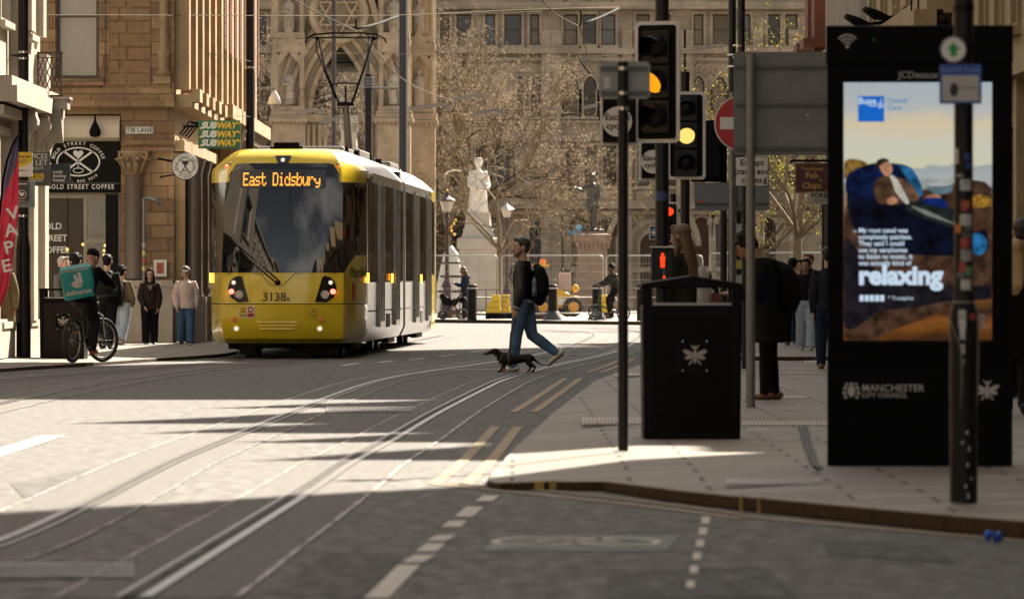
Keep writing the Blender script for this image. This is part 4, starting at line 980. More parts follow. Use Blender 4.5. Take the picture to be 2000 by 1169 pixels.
# hanging round sign
c0 = P(362,325,114.6); t = thing('round_sign', 'round white BOLD STREET COFFEE sign on a bracket', 'sign', c0)
b = MB(); b.loft([(0,-.03,0),(0,.03,0)], [.25,.25], n=36); b.build('disc', SW, t); b = MB(); b.torus((0,-.0,0), .25,.018,'y',36,6); ell(b,0,0,.155,.155,.012,-.034); 
for s_ in (1,-1): b.quad((-s_*.10,-.034,.125),(-s_*.085,-.034,.135),(s_*.10,-.034,-.125),(s_*.085,-.034,-.135))
b.build('ring', DTXT, t); b = MB(); heart(b,0,.075,.055,-.034); ell(b,0,-.09,.035,.018,.01,-.034,16); b.build('emblem', DTXT, t)
arc_text('BOLD STREET COFFEE', .178, .05, DTXT, t, (0,-.034,0), 205, -25, bold=.001); arc_text('EST. BSC 2010', .222, .045, DTXT, t, (0,-.034,0), 232, 308, flip=True)
b = MB(); b.tube([(-.27,.0,.1),(-.55,.2,.16)], .02, n=6); b.tube([(-.2,.0,-.16),(-.5,.2,-.2)], .015, n=6); b.build('bracket', BLACKM, t)
b = MB()
for i in range(4):
    y = 116.0+i*1.0; b.tube([(-6.55,y,4.2),(-6.35,y,4.45),(-6.1,y,4.42),(-6.0,y,4.25)], .018, n=6); b.lathe([(.02,4.24),(.06,4.2),(.12,4.05),(.10,4.0)], -6.0, y, n=12)
t = thing('flank_lamps', 'black swan neck lamps over the shop flank behind the round coffee sign', 'lamp', (-6.5,116,4)); 
for o in build_parts(b, 'lamp_arm', BLACKM, t, smooth=True, auto=50): o.location = (6.5,-116,-4)
# sandwich shop sign
t, w, h = flat_sign('shop_sign', 'green projecting sign reading SUBWAY three times', 'sign', 387,469,235,290,114.2,M('sign_green', (.012,.13,.045), .45, var=.08), depth=.14)
SY = M('sign_yellow', (.75,.50,.03), .5, var=.05)
for k in range(3):
    z = h*(.81-.31*k); text('SUB', .17, LTXT, t, (-.06,-.004,z), align='RIGHT', shear=.25, bold=.009, sx=.98); text('WAY', .17, SY, t, (-.055,-.004,z), align='LEFT', shear=.25, bold=.009, sx=.98)
    b = MB(); b.poly([(.36,-.004,z+.07),(.42,-.004,z+.045),(.37,-.004,z+.02)][::-1]); b.poly([(-.39,-.004,z-.05),(-.34,-.004,z-.085),(-.34,-.004,z-.02)]); b.build('arrow', SY, t)
b = MB(); b.tube([(-w/2,.07,h*.8),(-w/2-.3,.07,h*.8)], .03, n=6); b.build('bracket', BLACKM, t)
# grey lamp standard by the pier
c0 = P(281,560,113.9); t = thing('wall_lamp', 'slim grey lamp standard with a drooping head by the stone pier', 'lamp', (c0.x,113.9,.11))
b = MB(); z1 = P(0,388,113.9).z-.11; b.cyl(0,0,0,z1,.035,n=10); b.build('post', STEEL, t, smooth=True, auto=40); b = MB(); b.loft([(0,0,z1),(.1,-.02,z1+.02),(.22,-.05,z1-.02),(.33,-.08,z1-.1)], [(.03,.04),(.05,.05),(.06,.05),(.03,.03)], side=(0,1,0), n=10); b.build('lamp_head', STEEL, t, smooth=True)
b = MB(); 
for z, k in ((1.55,0),(1.7,1),(1.85,2),(1.4,1)): b.loft([(0,0,z),(0,0,z+.09)], [.037,.037], n=10, m=k)
build_parts(b, 'sticker', [M('sticker_a',(.5,.1,.08)),M('sticker_b',(.6,.55,.2)),M('sticker_c',(.4,.4,.42))], t)
# A-board and stool under the flank
t = thing('menu_board', 'green and white pavement menu board beside the tram', 'board', (P(397,0,118).x,118,.11), R(6)); b = MB(); b.box(-.16,.16,0,.03,.1,1.12); b.build('panel', SW, t, bevel=.01); b = MB(); b.box(-.14,.14,-.006,0,.14,.88); b.build('menu', M('menu_green', (.03,.12,.05), .5, var=.8, vs=9), t); text('WAY', .13, M('green_letters',(.02,.25,.06)), t, (0,-.008,1.0), bold=.004, shear=.2)
b = MB(); b.ball((0,-.008,.55), (.11,.006,.06), 12); b.build('menu_picture', M('food_brown',(.35,.16,.06),.5,var=.6,vs=20), t)
for x, D in ((345,118.5),(352,117.2)):
    c0 = P(x,0,D); t = thing('bar_stool', 'black bar stool standing outside the coffee shop flank' , 'stool', (c0.x,D,.11), .3, 'bar stools by the flank'); b = MB(); b.box(-.15,.15,-.15,.15,.72,.76); b.build('seat', BLACKM, t, bevel=.01)
    for sx in (-1,1):
        for sy in (-1,1): b = MB(); b.tube([(sx*.12,sy*.12,.72),(sx*.17,sy*.17,0)], .014, n=6); b.build('leg', BLACKM, t)

# ================================================================ left: lamp post, notices, flag, balcony
g = GL_(46,700); t = thing('street_lamp', 'tall black lamp post with notices strapped to it at the left edge', 'street lamp', g)
b = MB(); b.lathe([(.115,0),(.115,1.75),(.10,1.88),(.085,1.95),(.08,9.0)], n=18); b.build('post', BLACK, t, smooth=True, auto=35)
b = MB(); 
for z in (2.75,4.75,4.85,2.25): b.loft([(0,0,z),(0,0,z+.035)], [.09,.09], n=18)
build_parts(b, 'strap', CHROME, t); b = MB(); b.tube([(0,-.05,4.8),(-.2,-.08,4.82)], .02, n=6); b.build('bracket_stub', BLACK, t)
SGY = M('notice_yellow', (.70,.47,.02), .5, var=.04)
t, w, h = flat_sign('notice_board', 'yellow and white Hey busy bee notice on the left lamp post', 'notice', 21,63,297,345,90.6,SW)
b = MB(); b.prism([(-w/2,h),(-w/2,h*.60),(0,h*.36),(w/2,h*.60),(w/2,h)], -.003, 0, 'y'); b.build('yellow_panel', SGY, t)
text('Hey busy bee!', .048, DTXT, t, (0,-.006,h*.82), bold=.0008); text("You're in a free\nWi-Fi area.", .028, DTXT, t, (0,-.006,h*.63)); text('Our Wireless Bees connect to\nFreebeeMcr Wi-Fi', .018, DTXT, t, (0,-.006,h*.25)); text('bee        Freebee', .022, DTXT, t, (0,-.006,h*.07))
t, w, h = flat_sign('lamp_post_notice', 'black notice with a heart on grey plates below the yellow notice', 'notice', 25,68,352,405,91.1,M('grey_plate',(.13,.15,.15),.5))
b = MB(); b.box(-w/2+.05,w/2-.10,-.06,-.02,.10,h+.0); b.build('notice_panel', DTXT, t); text('DEBENHAMS', .03, LTXT, t, (-.025,-.064,h-.06)); 
b = MB(); ell(b,-.025,h*.47,.062,.062,.008,-.063,24); heart(b,-.025,h*.48,.04,-.063); ell(b,-.09,h*.56,.03,.03,.006,-.064,16); b.build('heart_emblem', M('pale_print',(.5,.48,.44)), t); text('LOVE YOUR CITY', .014, LTXT, t, (-.025,-.064,h*.24))
b = MB(); b.tube([(-w/2-.03,-.05,h+.06),(w/2-.15,-.05,h+.06)], .02, n=6); b.build('strap', BLACKM, t)
t, w, h = flat_sign('letting_board', 'grey OFFICES TO LET board with yellow agent panel', 'board', 40,98,296,363,95,M('board_grey', (.075,.07,.065), .5, var=.06))
text('OFFICES', .115, LTXT, t, (w/2-.04,-.004,h*.86), align='RIGHT'); text('TO LET', .125, LTXT, t, (w/2-.04,-.004,h*.67), align='RIGHT'); text('530 SQ FT', .055, LTXT, t, (w/2-.1,-.004,h*.51), align='RIGHT')
b = MB(); b.box(-.2,w/2-.1,-.006,-.001,h*.20,h*.36); b.build('agent_panel', SGY, t); text('ds & Co', .07, DTXT, t, (w/2-.12,-.009,h*.28), align='RIGHT', bold=.001); text('0161 833 9991', .052, LTXT, t, (w/2-.11,-.006,h*.15), align='RIGHT', bold=.001)
t, w, h = flat_sign('projecting_sign', 'navy Leeds Building Society sign beside the letting board', 'sign', 98,137,320,358,96.5,M('board_navy', (.025,.03,.042), .4, var=.06), depth=.08); text('Leeds\nBuilding\nSociety', .068, LTXT, t, (-.12,-.004,h*.38), align='LEFT', bold=.0015); b = MB(); b.box(-w/2,w/2,-.006,-.001,h*.75,h*.77); b.build('panel_line', DTXT, t)
# feather flag
t = thing('feather_flag', 'red and violet feather flag on a bowed black pole at the left edge', 'flag', (P(6,0,88).x,88,.08)); D = t.location.y; s_ = F/D
def fl_(px, py): q = P(px, py, D) - t.location; return Vector((q.x, 0, q.z))
edge = [(33,268),(24,285),(14,312),(6,350),(1,400),(-4,470),(-8,540),(-10,600)]
b = MB(); b.tube([fl_(x,y) for x,y in [(38,262)]+edge+[(-8,690)]], .018, n=6); b.build('pole', BLACKM, t)
b = MB(); rows = []
rt = [(36,270),(37,300),(37,350),(36,420),(28,480),(22,530),(14,570),(0,600)]
for k in range(29):
    y = 270+330*k/28
    def ip(tab):
        for (xa,ya),(xb,yb) in zip(tab,tab[1:]):
            if y <= yb: return xa+(xb-xa)*(y-ya)/max(1e-6,(yb-ya))
        return tab[-1][0]
    l, r = ip(edge), max(ip(edge)+1, ip(rt)); row = []
    for i in range(13):
        v = fl_(l+(r-l)*i/12, y); v.y = .035*math.sin(i*1.3+k*.25)+.02*math.sin(i*.5-k*.4); row.append(v)
    rows.append(row)
for k in range(28):
    for i in range(12):
        dgl = k + i*.7; b.quad(rows[k+1][i],rows[k+1][i+1],rows[k][i+1],rows[k][i], 0 if dgl < 10 else 1)
b.build('cloth', [M('flag_violet', (.16,.14,.22), .7, var=.3, vs=4), M('flag_red', (.75,.06,.11), .7, var=.15, vs=4)], t, smooth=True)
for ch, px, py in (('V',26,418),('A',22,450),('P',18,484),('E',13,520)): text(ch, .26, LTXT, t, fl_(px,py)+Vector((0,-.06,0)), rot=(90,-12,0), bold=.006, sx=1.1)
# iron balcony on the pale building
c0 = P(95,150,97); t = thing('iron_balcony', 'dark brown iron lattice balcony over the pale building bracket', 'balcony', (c0.x,97,P(0,192,97).z)); b = MB(); h = (192-103)*97/11500; w2 = .21
b.box(-w2,w2,-.02,.02,h-.03,h); b.box(-w2,w2,-.02,.02,0,.04); b.box(-w2,-w2+.03,-.02,.02,0,h); b.box(w2-.03,w2,-.02,.02,0,h); b.box(-w2,w2,-.02,.02,h*.86,h*.88); b.box(-w2,w2,-.02,.02,h*.13,h*.15)
for k in range(-6,7):
    for s2 in (1,-1):
        x0 = k*.075; x1 = x0+s2*.2; q0, q1 = max(-w2,min(w2,x0)), max(-w2,min(w2,x1))
        if abs(q1-q0) > .03: b.tube([(q0,0,h*.14+(q0-x0)/(x1-x0)*h*.73),(q1,0,h*.14+(q1-x0)/(x1-x0)*h*.73)], .009, n=4)
for k in range(12): b.box(-w2+.03+k*.032,-w2+.042+k*.032,-.012,.012,h*.88,h*.97)
b.build('lattice', M('brown_iron', (.05,.03,.025), .5, var=.3), t); b = MB(); b.box(-w2-.06,w2+.1,-.2,.4,-.2,-.04); b.box(-w2-.1,w2+.14,-.24,.4,-.04,0); b.prism([(-.2,-.2),(.4,-.2),(.4,-.75),(.1,-.6)], -.15,.2,'x'); b.build('balcony_slab', GREYST, t)
t.location = (P(97,0,97.5).x, 97.5, P(0,190,97.5).z)

# ================================================================ litter bins
def bee(b, c, s, y, m=0):                # the bee emblem lying in the xz plane
    def e(cx, cz_, rx, rz, rot=0):
        pts = []
        for i in range(14):
            a = 2*math.pi*i/14; u, v = rx*math.cos(a), rz*math.sin(a); cr_, sr = math.cos(R(rot)), math.sin(R(rot)); pts.append((c[0]+s*(cx+u*cr_-v*sr), y, c[1]+s*(cz_+u*sr+v*cr_)))
        b.poly(pts, m)
    e(0,0,.12,.42); e(0,.5,.13,.1)
    for sg in (1,-1):
        e(sg*.38,.2,.34,.14,sg*25); e(sg*.33,-.06,.28,.11,sg*-12); e(sg*.24,-.34,.2,.05,sg*-55); e(sg*.16,.55,.16,.03,sg*60)
BINB = M('bin_black', (.004,.0038,.0036), .5, var=.2, vs=5, spec=.1)
BINT = M('bin_top_light', (.35,.34,.32), .35, metal=.5, var=.15)
def make_bin(name, label, loc, rotz, w, h, dots, group, peak=.06):
    t = thing(name, label, 'litter bin', loc, rotz, group); d = .5; zb = h*.81; zt = h*.915; wt = w*1.03
    b = MB(); lo, hi = [(-w/2,0,0),(w/2,0,0),(w/2,d,0),(-w/2,d,0)], [(-wt/2,0,zb),(wt/2,0,zb),(wt/2,d,zb),(-wt/2,d,zb)]
    b.add(lo+hi, [(0,3,2,1),(4,5,6,7),(0,1,5,4),(1,2,6,5),(2,3,7,6),(3,0,4,7)]); b.build('body', BINB, t, bevel=.012)
    b = MB()
    for x0,x1 in ((-wt/2,-wt/2+.075),(wt/2-.075,wt/2)):
        for y0,y1 in ((0,.06),(d-.06,d)): b.box(x0,x1,y0,y1,zb+.001,zt)
    build_parts(b, 'corner_post', BINB, t)
    b = MB(); b.box(-wt/2+.08,wt/2-.08,.0,.012,zb+.001,zb+.02); b.build('chute_rim', BINT, t, bevel=.004)
    b = MB(); b.prism([(-wt/2-.01,zt),(wt/2+.01,zt),(wt/2+.01,zt+.035),(0,zt+.035+peak),(-wt/2-.01,zt+.035)], -.015, d+.015, 'y'); b.build('lid', BINB, t, bevel=.008)
    if dots:
        b = MB(); nx_, nz_ = 17, 32
        for i in range(nx_):
            for j in range(nz_):
                x = -w/2+.07+(w-.14)*(i+.5*(j%2))/(nx_-.5); z = .06+(zb-.12)*j/nz_
                if abs(x) < .1 and abs(z-zb*.62) < .1: continue
                b.loft([(x,.0,z),(x,-.008,z)], [.011,.006], n=6)
        b.build('perforated_panel', M('bin_bumps', (.075,.06,.045), .35, metal=.3, var=.2) if dots == 2 else M('bin_bumps_dark', (.005,.005,.005), .6, var=.2, spec=.1), t)
    b = MB(); bee(b, (.02,zb*.62), .13, -.012); b.build('bee_emblem', M('bee_silver', (.36,.33,.29), .5, metal=.1, var=.15), t)
    b = MB()
    for x,z in ((-.07,zb*.62+.11),(.11,zb*.62+.11),(-.07,zb*.62-.11),(.11,zb*.62-.11)): b.ball((x,-.005,z), .01, 8)
    build_parts(b, 'stud', CHROME, t); return t
g = G(1352,857,.11); make_bin('litter_bin', 'black litter bin with bee emblem on the near right pavement', (g.x,g.y,.11), R(1.0), .725, 1.235, 1, 'black bee litter bins')
g = Vector((P(121,0,93.5).x,93.5,0)); make_bin('litter_bin', 'perforated black bee bin behind the delivery cyclist', (g.x,g.y,.06), R(-3), .70, 1.2, 2, 'black bee litter bins', peak=.0)

# ================================================================ advertising kiosk
k = thing('advertising_kiosk', 'tall black advertising kiosk with a lit dental advert screen', 'kiosk', (2.606,37.6,.11), R(-3.4))
KB = M('kiosk_black', (.0025,.0025,.003), .55, var=.15, spec=.06)
def kx(px): return (px-1797)/305.9
def kz(py): return (912-py)/305.9
b = MB(); b.box(-.592,.588,.0,.30,0,kz(725)); b.build('base', KB, k, bevel=.008)
b = MB(); b.box(-.592,.588,.003,.30,kz(724),kz(128)); b.build('cabinet', KB, k, bevel=.006)
b = MB(); b.box(-.60,.592,-.02,.32,kz(127),kz(52)); b.build('header', KB, k, bevel=.01)
# the screen: sky, sea, sand as one emissive sheet; flat shapes for the picture
def screen_mat():
    m = bpy.data.materials.new('advert_picture'); m.use_nodes = True; n = m.node_tree.nodes; l = m.node_tree.links.new; bs_ = n['Principled BSDF']
    bs_.inputs['Base Color'].default_value = (.004,.004,.004,1); bs_.inputs['Roughness'].default_value = .4; bs_.inputs['Specular IOR Level'].default_value = .04; bs_.inputs['Emission Strength'].default_value = 1/2**EXPO
    tc = n.new('ShaderNodeTexCoord'); sp = n.new('ShaderNodeSeparateXYZ'); l(tc.outputs['Object'], sp.inputs[0])
    nz = n.new('ShaderNodeTexNoise'); nz.inputs['Scale'].default_value = 2.6; nz.inputs['Detail'].default_value = 6; mp = n.new('ShaderNodeMapping'); mp.inputs['Scale'].default_value = (1,1,3.0); l(tc.outputs['Object'], mp.inputs[0]); l(mp.outputs[0], nz.inputs['Vector'])
    ma = n.new('ShaderNodeMath'); ma.operation = 'MULTIPLY_ADD'; ma.inputs[1].default_value = .22; l(nz.outputs['Fac'], ma.inputs[0]); l(sp.outputs[2], ma.inputs[2])
    mr = n.new('ShaderNodeMapRange'); mr.inputs[1].default_value = .8+.11; mr.inputs[2].default_value = 2.45+.11; l(ma.outputs[0], mr.inputs[0])
    rp_ = n.new('ShaderNodeValToRGB'); e = rp_.color_ramp.elements; l(mr.outputs[0], rp_.inputs[0])
    stops = [(0,(60,36,18)),(.06,(120,72,28)),(.10,(46,30,22)),(.16,(105,66,32)),(.24,(22,22,28)),(.34,(70,46,32)),(.45,(110,76,54)),(.55,(140,108,84)),(.585,(120,125,120)),(.62,(165,170,168)),(.67,(150,158,160)),(.675,(200,196,170)),(.75,(196,196,180)),(.84,(205,190,160)),(.9,(176,178,176)),(1,(160,172,180))]
    for i,(ps,c_) in enumerate(stops):
        q = e[i] if i < 2 else e.new(ps); q.position = ps; q.color = (*srgb(*c_),1)
    l(rp_.outputs[0], bs_.inputs['Emission Color']); return m
b = MB(); b.quad((kx(1648),-.004,kz(667)),(kx(1937),-.004,kz(667)),(kx(1937),-.004,kz(163)),(kx(1648),-.004,kz(163))); scr = b.build('screen', screen_mat(), k)
lay = [0]
def ad(name, pts, rgb, var=.25, vs=9, sm=True):
    lay[0] += 1; b = MB(); q = [Vector((x,y,0)) for x,y in pts]; cl_ = lambda v: Vector((min(1936,max(1649,v.x)),min(666,max(164,v.y)),0))
    if sm:
        out = []; n_ = len(q)
        for i in range(n_):
            p0,p1,p2,p3 = q[i-1],q[i],q[(i+1)%n_],q[(i+2)%n_]
            for j in range(5): t_ = j/5; out.append(.5*((2*p1)+(p2-p0)*t_+(2*p0-5*p1+4*p2-p3)*t_*t_+(3*p1-p0-3*p2+p3)*t_**3))
        q = out
    b.poly([(kx(v.x),-.005-.0006*lay[0],kz(v.y)) for v in map(cl_, q)]); return b.build(name, EM('ad_'+name+str(lay[0]), rgb, min(.9,var*1.7), vs*1.7), scr)
ad('grass_tuft', [(1648,320),(1665,312),(1690,318),(1700,330),(1720,345),(1648,350)], (120,92,40), .5, 30)
ad('beach', [(1650,660),(1648,420),(1700,400),(1830,368),(1937,370),(1937,560),(1860,600),(1760,640)], (62,42,30), .65, 7)
ad('grass_tuft', [(1885,400),(1890,388),(1915,382),(1935,392),(1937,402),(1910,408)], (135,100,35), .4, 30)
ad('dark_sand', [(1650,640),(1650,470),(1700,520),(1800,560),(1937,560),(1937,585),(1850,590),(1800,600),(1720,610)], (22,20,26), .7, 6)
ad('beanbag_back', [(1655,345),(1690,325),(1720,320),(1770,325),(1790,345),(1800,375),(1795,400),(1740,420),(1680,410),(1655,385)], (7,20,54), .7, 8)
ad('beanbag_light', [(1755,325),(1780,332),(1798,360),(1800,385),(1785,378),(1770,350)], (30,82,122), .5, 8)
ad('beanbag', [(1655,380),(1700,390),(1760,395),(1830,405),(1880,430),(1925,452),(1928,490),(1905,500),(1890,480),(1860,500),(1800,500),(1720,490),(1670,450)], (5,9,26), .6, 6)
ad('beanbag_foot', [(1895,462),(1912,458),(1927,470),(1925,490),(1912,500),(1898,490)], (30,90,135), .5, 9)
ad('trousers', [(1770,398),(1800,394),(1850,405),(1900,432),(1895,446),(1860,446),(1810,430),(1775,415)], (28,31,31), .4, 9)
ad('trouser_stripe', [(1780,404),(1815,415),(1855,434),(1880,444),(1850,436),(1805,420)], (110,112,104), .2, 9)
ad('boot', [(1895,440),(1915,436),(1928,434),(1926,446),(1905,455),(1893,452)], (62,38,26), .2)
ad('shirt', [(1738,345),(1752,352),(1775,395),(1765,397),(1745,370)], (176,170,158), .15)
ad('jacket', [(1708,358),(1730,345),(1740,352),(1752,385),(1766,398),(1740,402),(1712,395)], (70,50,34), .35)
ad('jacket_front', [(1752,350),(1775,358),(1795,385),(1790,394),(1778,394),(1765,370)], (96,70,52), .35)
ad('hand', [(1732,392),(1744,386),(1754,392),(1750,399),(1736,401)], (170,120,90), .15)
ad('hand', [(1810,386),(1825,381),(1838,386),(1832,391),(1814,392)], (165,115,88), .15)
ad('sleeve_cushion', [(1800,394),(1815,388),(1842,390),(1850,402),(1845,408),(1815,402)], (12,36,96), .4)
ad('face', [(1716,322),(1728,315),(1741,324),(1742,338),(1734,346),(1724,340)], (178,128,98), .2)
ad('hair', [(1711,330),(1713,316),(1726,311),(1738,316),(1728,319),(1718,326)], (46,32,26), .2)
ad('side_table', [(1812,362),(1850,359),(1860,366),(1855,378),(1830,382),(1815,374)], (86,108,118), .2)
ad('table_top', [(1808,362),(1835,357),(1860,360),(1850,365),(1820,366)], (165,170,168), .1)
lay[0] += 2
BLU = EM('advert_blue', (22,98,190)); TXW = EM('advert_text', (196,214,232)); 
b = MB(); b.quad((kx(1676),-.024,kz(240)),(kx(1727),-.024,kz(240)),(kx(1727),-.024,kz(190)),(kx(1676),-.024,kz(190))); b.build('logo_square', BLU, scr)
text('Bupa', .058, TXW, scr, (kx(1694),-.026,kz(200)), bold=.001); b = MB(); b.tube([(kx(x),-.026,kz(y)) for x,y in ((1700,209),(1713,209),(1716,203),(1718,214),(1721,194),(1723,213),(1726,206))], .0035, n=4); b.build('pulse_line', TXW, scr)
text('Dental\nCare', .047, EM('advert_blue_text', (72,128,180)), scr, (kx(1733),-.026,kz(206)), align='LEFT', bold=.0005, line=.95)
text('My root canal was\ncompletely painless.\nThey said I could\nuse my earphones\nto listen to music, it\nwas actually kind of', .0425, TXW, scr, (kx(1677),-.026,kz(484)), align='LEFT', bold=.0009, line=.98); text('\u201c', .06, TXW, scr, (kx(1670),-.026,kz(458)))
text('relaxing', .165, TXW, scr, (kx(1677),-.026,kz(541)), align='LEFT', bold=.0075, sx=1.02)
b = MB()
for i in range(5): b.quad((kx(1679+i*10),-.026,kz(590)),(kx(1687+i*10),-.026,kz(590)),(kx(1687+i*10),-.026,kz(578)),(kx(1679+i*10),-.026,kz(578)))
b.build('rating_boxes', TXW, scr); text('* Trustpilot', .035, TXW, scr, (kx(1734),-.026,kz(584)), align='LEFT')
text('JCDecaux', .062, M('dim_white_letters', (.30,.29,.28), .6), k, (kx(1793),-.004,kz(149)), bold=.0012)
KW = M('kiosk_print', (.42,.40,.38), .6, var=.15)
b = MB()
for r_ in (.022,.045,.068): ell(b, kx(1655), kz(93), r_, r_, .011, -.024, 14, 42, 138)
ell(b, kx(1655), kz(93), .0005,.0005,.0115,-.024,12); b.build('wifi_symbol', KW, k)
text('MANCHESTER', .063, KW, k, (kx(1683),-.004,kz(760)), align='LEFT', bold=.0005); text('CITY COUNCIL', .042, KW, k, (kx(1683),-.004,kz(774)), align='LEFT', bold=.0005)
b = MB(); cx, cz2 = kx(1663), kz(766)
b.poly([(cx+u,-.004,cz2+v) for u,v in ((-.02,.03),(-.025,-.01),(0,-.04),(.025,-.01),(.02,.03))])
for sg in (1,-1):
    for u,v,r_ in ((.04,.02,.011),(.045,-.01,.011),(.036,-.036,.01),(.03,.045,.009)): ell(b, cx+sg*u, cz2+v, .001,.001,r_,-.004,8)
ell(b,cx,cz2+.045,.001,.001,.012,-.004,8); b.build('council_crest', KW, k); b = MB(); bee(b,(kx(1928),kz(766)),.11,-.004); b.build('bee_emblem', KW, k)
b = MB(); ell(b,0,0,.001,.001,.006,0,8); o = b.build('status_light', EM('green_status', (20,70,30)), k); o.location = (kx(1706),-.024,kz(80))

# ================================================================ near right poles
g = G(1882,980,.11); t = thing('sticker_pole', 'thick black pole covered in stickers in front of the kiosk', 'pole', (g.x,g.y,.11)); s_ = F/g.y
def pz(py): return P(0,py,g.y).z-.11
b = MB(); b.lathe([(.074,0),(.075,pz(620)),(.072,pz(600)),(.055,pz(585)),(.05,pz(560)),(.052,3.6)], n=22); b.build('post', M('pole_black', (.009,.008,.007), .42, var=.4, vs=14, bump=.2, bs=40, spec=.2), t, smooth=True, auto=40)
cols = [(.5,.48,.44),(.35,.06,.05),(.12,.12,.13),(.5,.18,.03),(.45,.45,.46),(.05,.07,.3),(.1,.25,.12),(.3,.28,.25)]
def patch(b, py0, py1, a0, a1, r, m):
    n = 6
    for i in range(n):
        q = [(r*math.sin(R(a)), -r*math.cos(R(a)), z) for a, z in ((a0+(a1-a0)*i/n,pz(py1)),(a0+(a1-a0)*(i+1)/n,pz(py1)),(a0+(a1-a0)*(i+1)/n,pz(py0)),(a0+(a1-a0)*i/n,pz(py0)))]; b.quad(*q, m)
b = MB()
for i,(y0,y1,a0,a1,m) in enumerate(((290,320,-60,-35,0),(300,312,0,30,5),(318,330,10,40,5),(350,372,-25,40,4),(392,412,-20,35,1),(392,404,0,25,3),(418,440,-25,45,0),(438,455,-60,-20,3),(440,452,0,45,2),(465,483,-20,35,1),(486,510,-20,45,7),(512,530,-30,10,1),(520,540,5,50,6),(545,566,-20,40,0),(340,346,-50,-10,7),(455,463,-10,50,2),(530,543,-45,0,2))): patch(b,y0,y1,a0,a1,.0545,m)
for (y0,y1,a0,a1,m) in ((605,640,-25,5,0),(612,625,20,55,1),(640,662,-20,2,4),(672,690,-15,0,0),(840,846,5,14,0),(870,880,15,22,0),(902,910,8,16,4),(930,936,25,32,0),(860,866,-12,-6,0),(945,952,0,8,4),(960,972,12,18,0),(700,712,-8,-2,7)): patch(b,y0,y1,a0,a1,.0765,m)
build_parts(b, 'sticker', [M('torn_sticker_%s' % 'abcdefgh'[i], c_, .7, var=.4, vs=30) for i, c_ in enumerate(cols)], t)
TIE = M('grey_string', (.20,.18,.16), .7); b = MB()
b.tube([(-.06,-.05,pz(592)),(-.078,-.03,pz(620)),(-.05,-.075,pz(650)),(-.02,-.08,pz(680)),(-.015,-.08,pz(740)),(-.022,-.08,pz(800))], .004, n=5); b.tube([(.055,-.06,pz(590)),(.08,-.02,pz(620)),(.075,-.04,pz(700)),(.07,-.045,pz(790))], .004, n=5); b.loft([(0,0,pz(594)),(0,0,pz(588))], [.064,.06], n=18); b.build('string_tie', TIE, t, smooth=True)
b = MB(); b.torus((.095,-.02,pz(622)), .016,.006,'y',14,6); b.torus((.102,-.02,pz(635)), .013,.006,'y',14,6,a0=90,a1=360); b.build('cable_loop', M('pale_plastic', (.35,.38,.42), .4), t, smooth=True)
b = MB()
for y in (20,96,140,196): b.loft([(0,0,pz(y)),(0,0,pz(y)+.02)], [.056,.056], n=18)
build_parts(b, 'clamp', BLACKM, t)
c0 = P(1862,97,g.y-.075); t = thing('route_disc', 'round white disc with a green arrow on the sticker pole', 'sign', c0); b = MB(); b.loft([(0,0,0),(0,.006,0)], [.068,.068], n=30); b.build('disc', SW, t); b = MB(); b.poly([(x,-.003,z) for x,z in ((-.016,-.035),(.016,-.035),(.016,.0),(.035,.0),(0,.038),(-.035,0),(-.016,0))]); b.build('arrow', M('arrow_green', (.02,.28,.03), .5, var=0), t); b = MB(); b.torus((0,0,0), .066,.004,'y',30,5); b.build('rim', M('rim_grey',(.25,.25,.25)), t)
t, w, h = flat_sign('tow_notice', 'blue bordered notice sign clamped to the sticker pole', 'sign', 1835,1917,126,203,g.y-.09,M('notice_blue', (.02,.07,.32), .5, var=.1), depth=.006, rotz=-2); b = MB(); b.box(-w/2+.014,w/2-.014,-.002,0,.014,h*.72); b.build('notice_face', M('notice_grey_white', (.45,.43,.41), .6, var=.15), t); text('Stand for 3 taxis', .032, M('pale_blue_print',(.30,.38,.55)), t, (0,-.003,h*.86)); b = MB(); b.ball((-.035,-.003,h*.36), (.022,.002,.036), 12); b.box(-.01,.095,-.004,-.001,h*.40,h*.415); b.build('notice_mark', DTXT, t)
g = G(1217,880,.11); t = thing('sign_post', 'thin black post carrying two grey sign backs by the traffic lights', 'post', (g.x,g.y,.11)); top = P(0,120,g.y).z-.11; b = MB(); b.cyl(0,0,0,top,.036,n=16); b.build('post', BLACK, t, smooth=True, auto=40)
def sback(t, x0, x1, py0, py1, D, y, mat, rails, th=.006, base=.11):
    z0, z1 = P(0,py1,D).z-base, P(0,py0,D).z-base
    b = MB(); b.prism([(x0+.02,z0),(x1-.02,z0),(x1,z0+.02),(x1,z1-.02),(x1-.02,z1),(x0+.02,z1),(x0,z1-.02),(x0,z0+.02)], y, y+th, 'y'); o = b.build('sign_plate', mat, t)
    b = MB()
    for r_ in rails: z = P(0,r_,D).z-base; b.box(x0+.015,x1-.015,y-.02,y-.001,z-.014,z+.014)
    b.build('rail', M('rail_grey', (.08,.08,.075), .5, metal=.4), t)
D = g.y; s_ = F/D; sback(t, (1168-1215)/s_, (1268-1215)/s_, 120, 193, D, .045, M('pale_sign_back', (.26,.26,.25), .5, metal=.3, var=.15), (134,182))
b = MB(); 
for py in (134,182,212): z = P(0,py,D).z-.11; b.loft([(0,0,z-.012),(0,0,z+.012)], [.04,.04], n=16)
build_parts(b, 'clip', CHROME, t); b = MB(); b.box((1178-1215)/s_,(1190-1215)/s_,.042,.0445,P(0,172,D).z-.11,P(0,150,D).z-.11); b.build('label', M('label_white',(.5,.5,.48)), t)

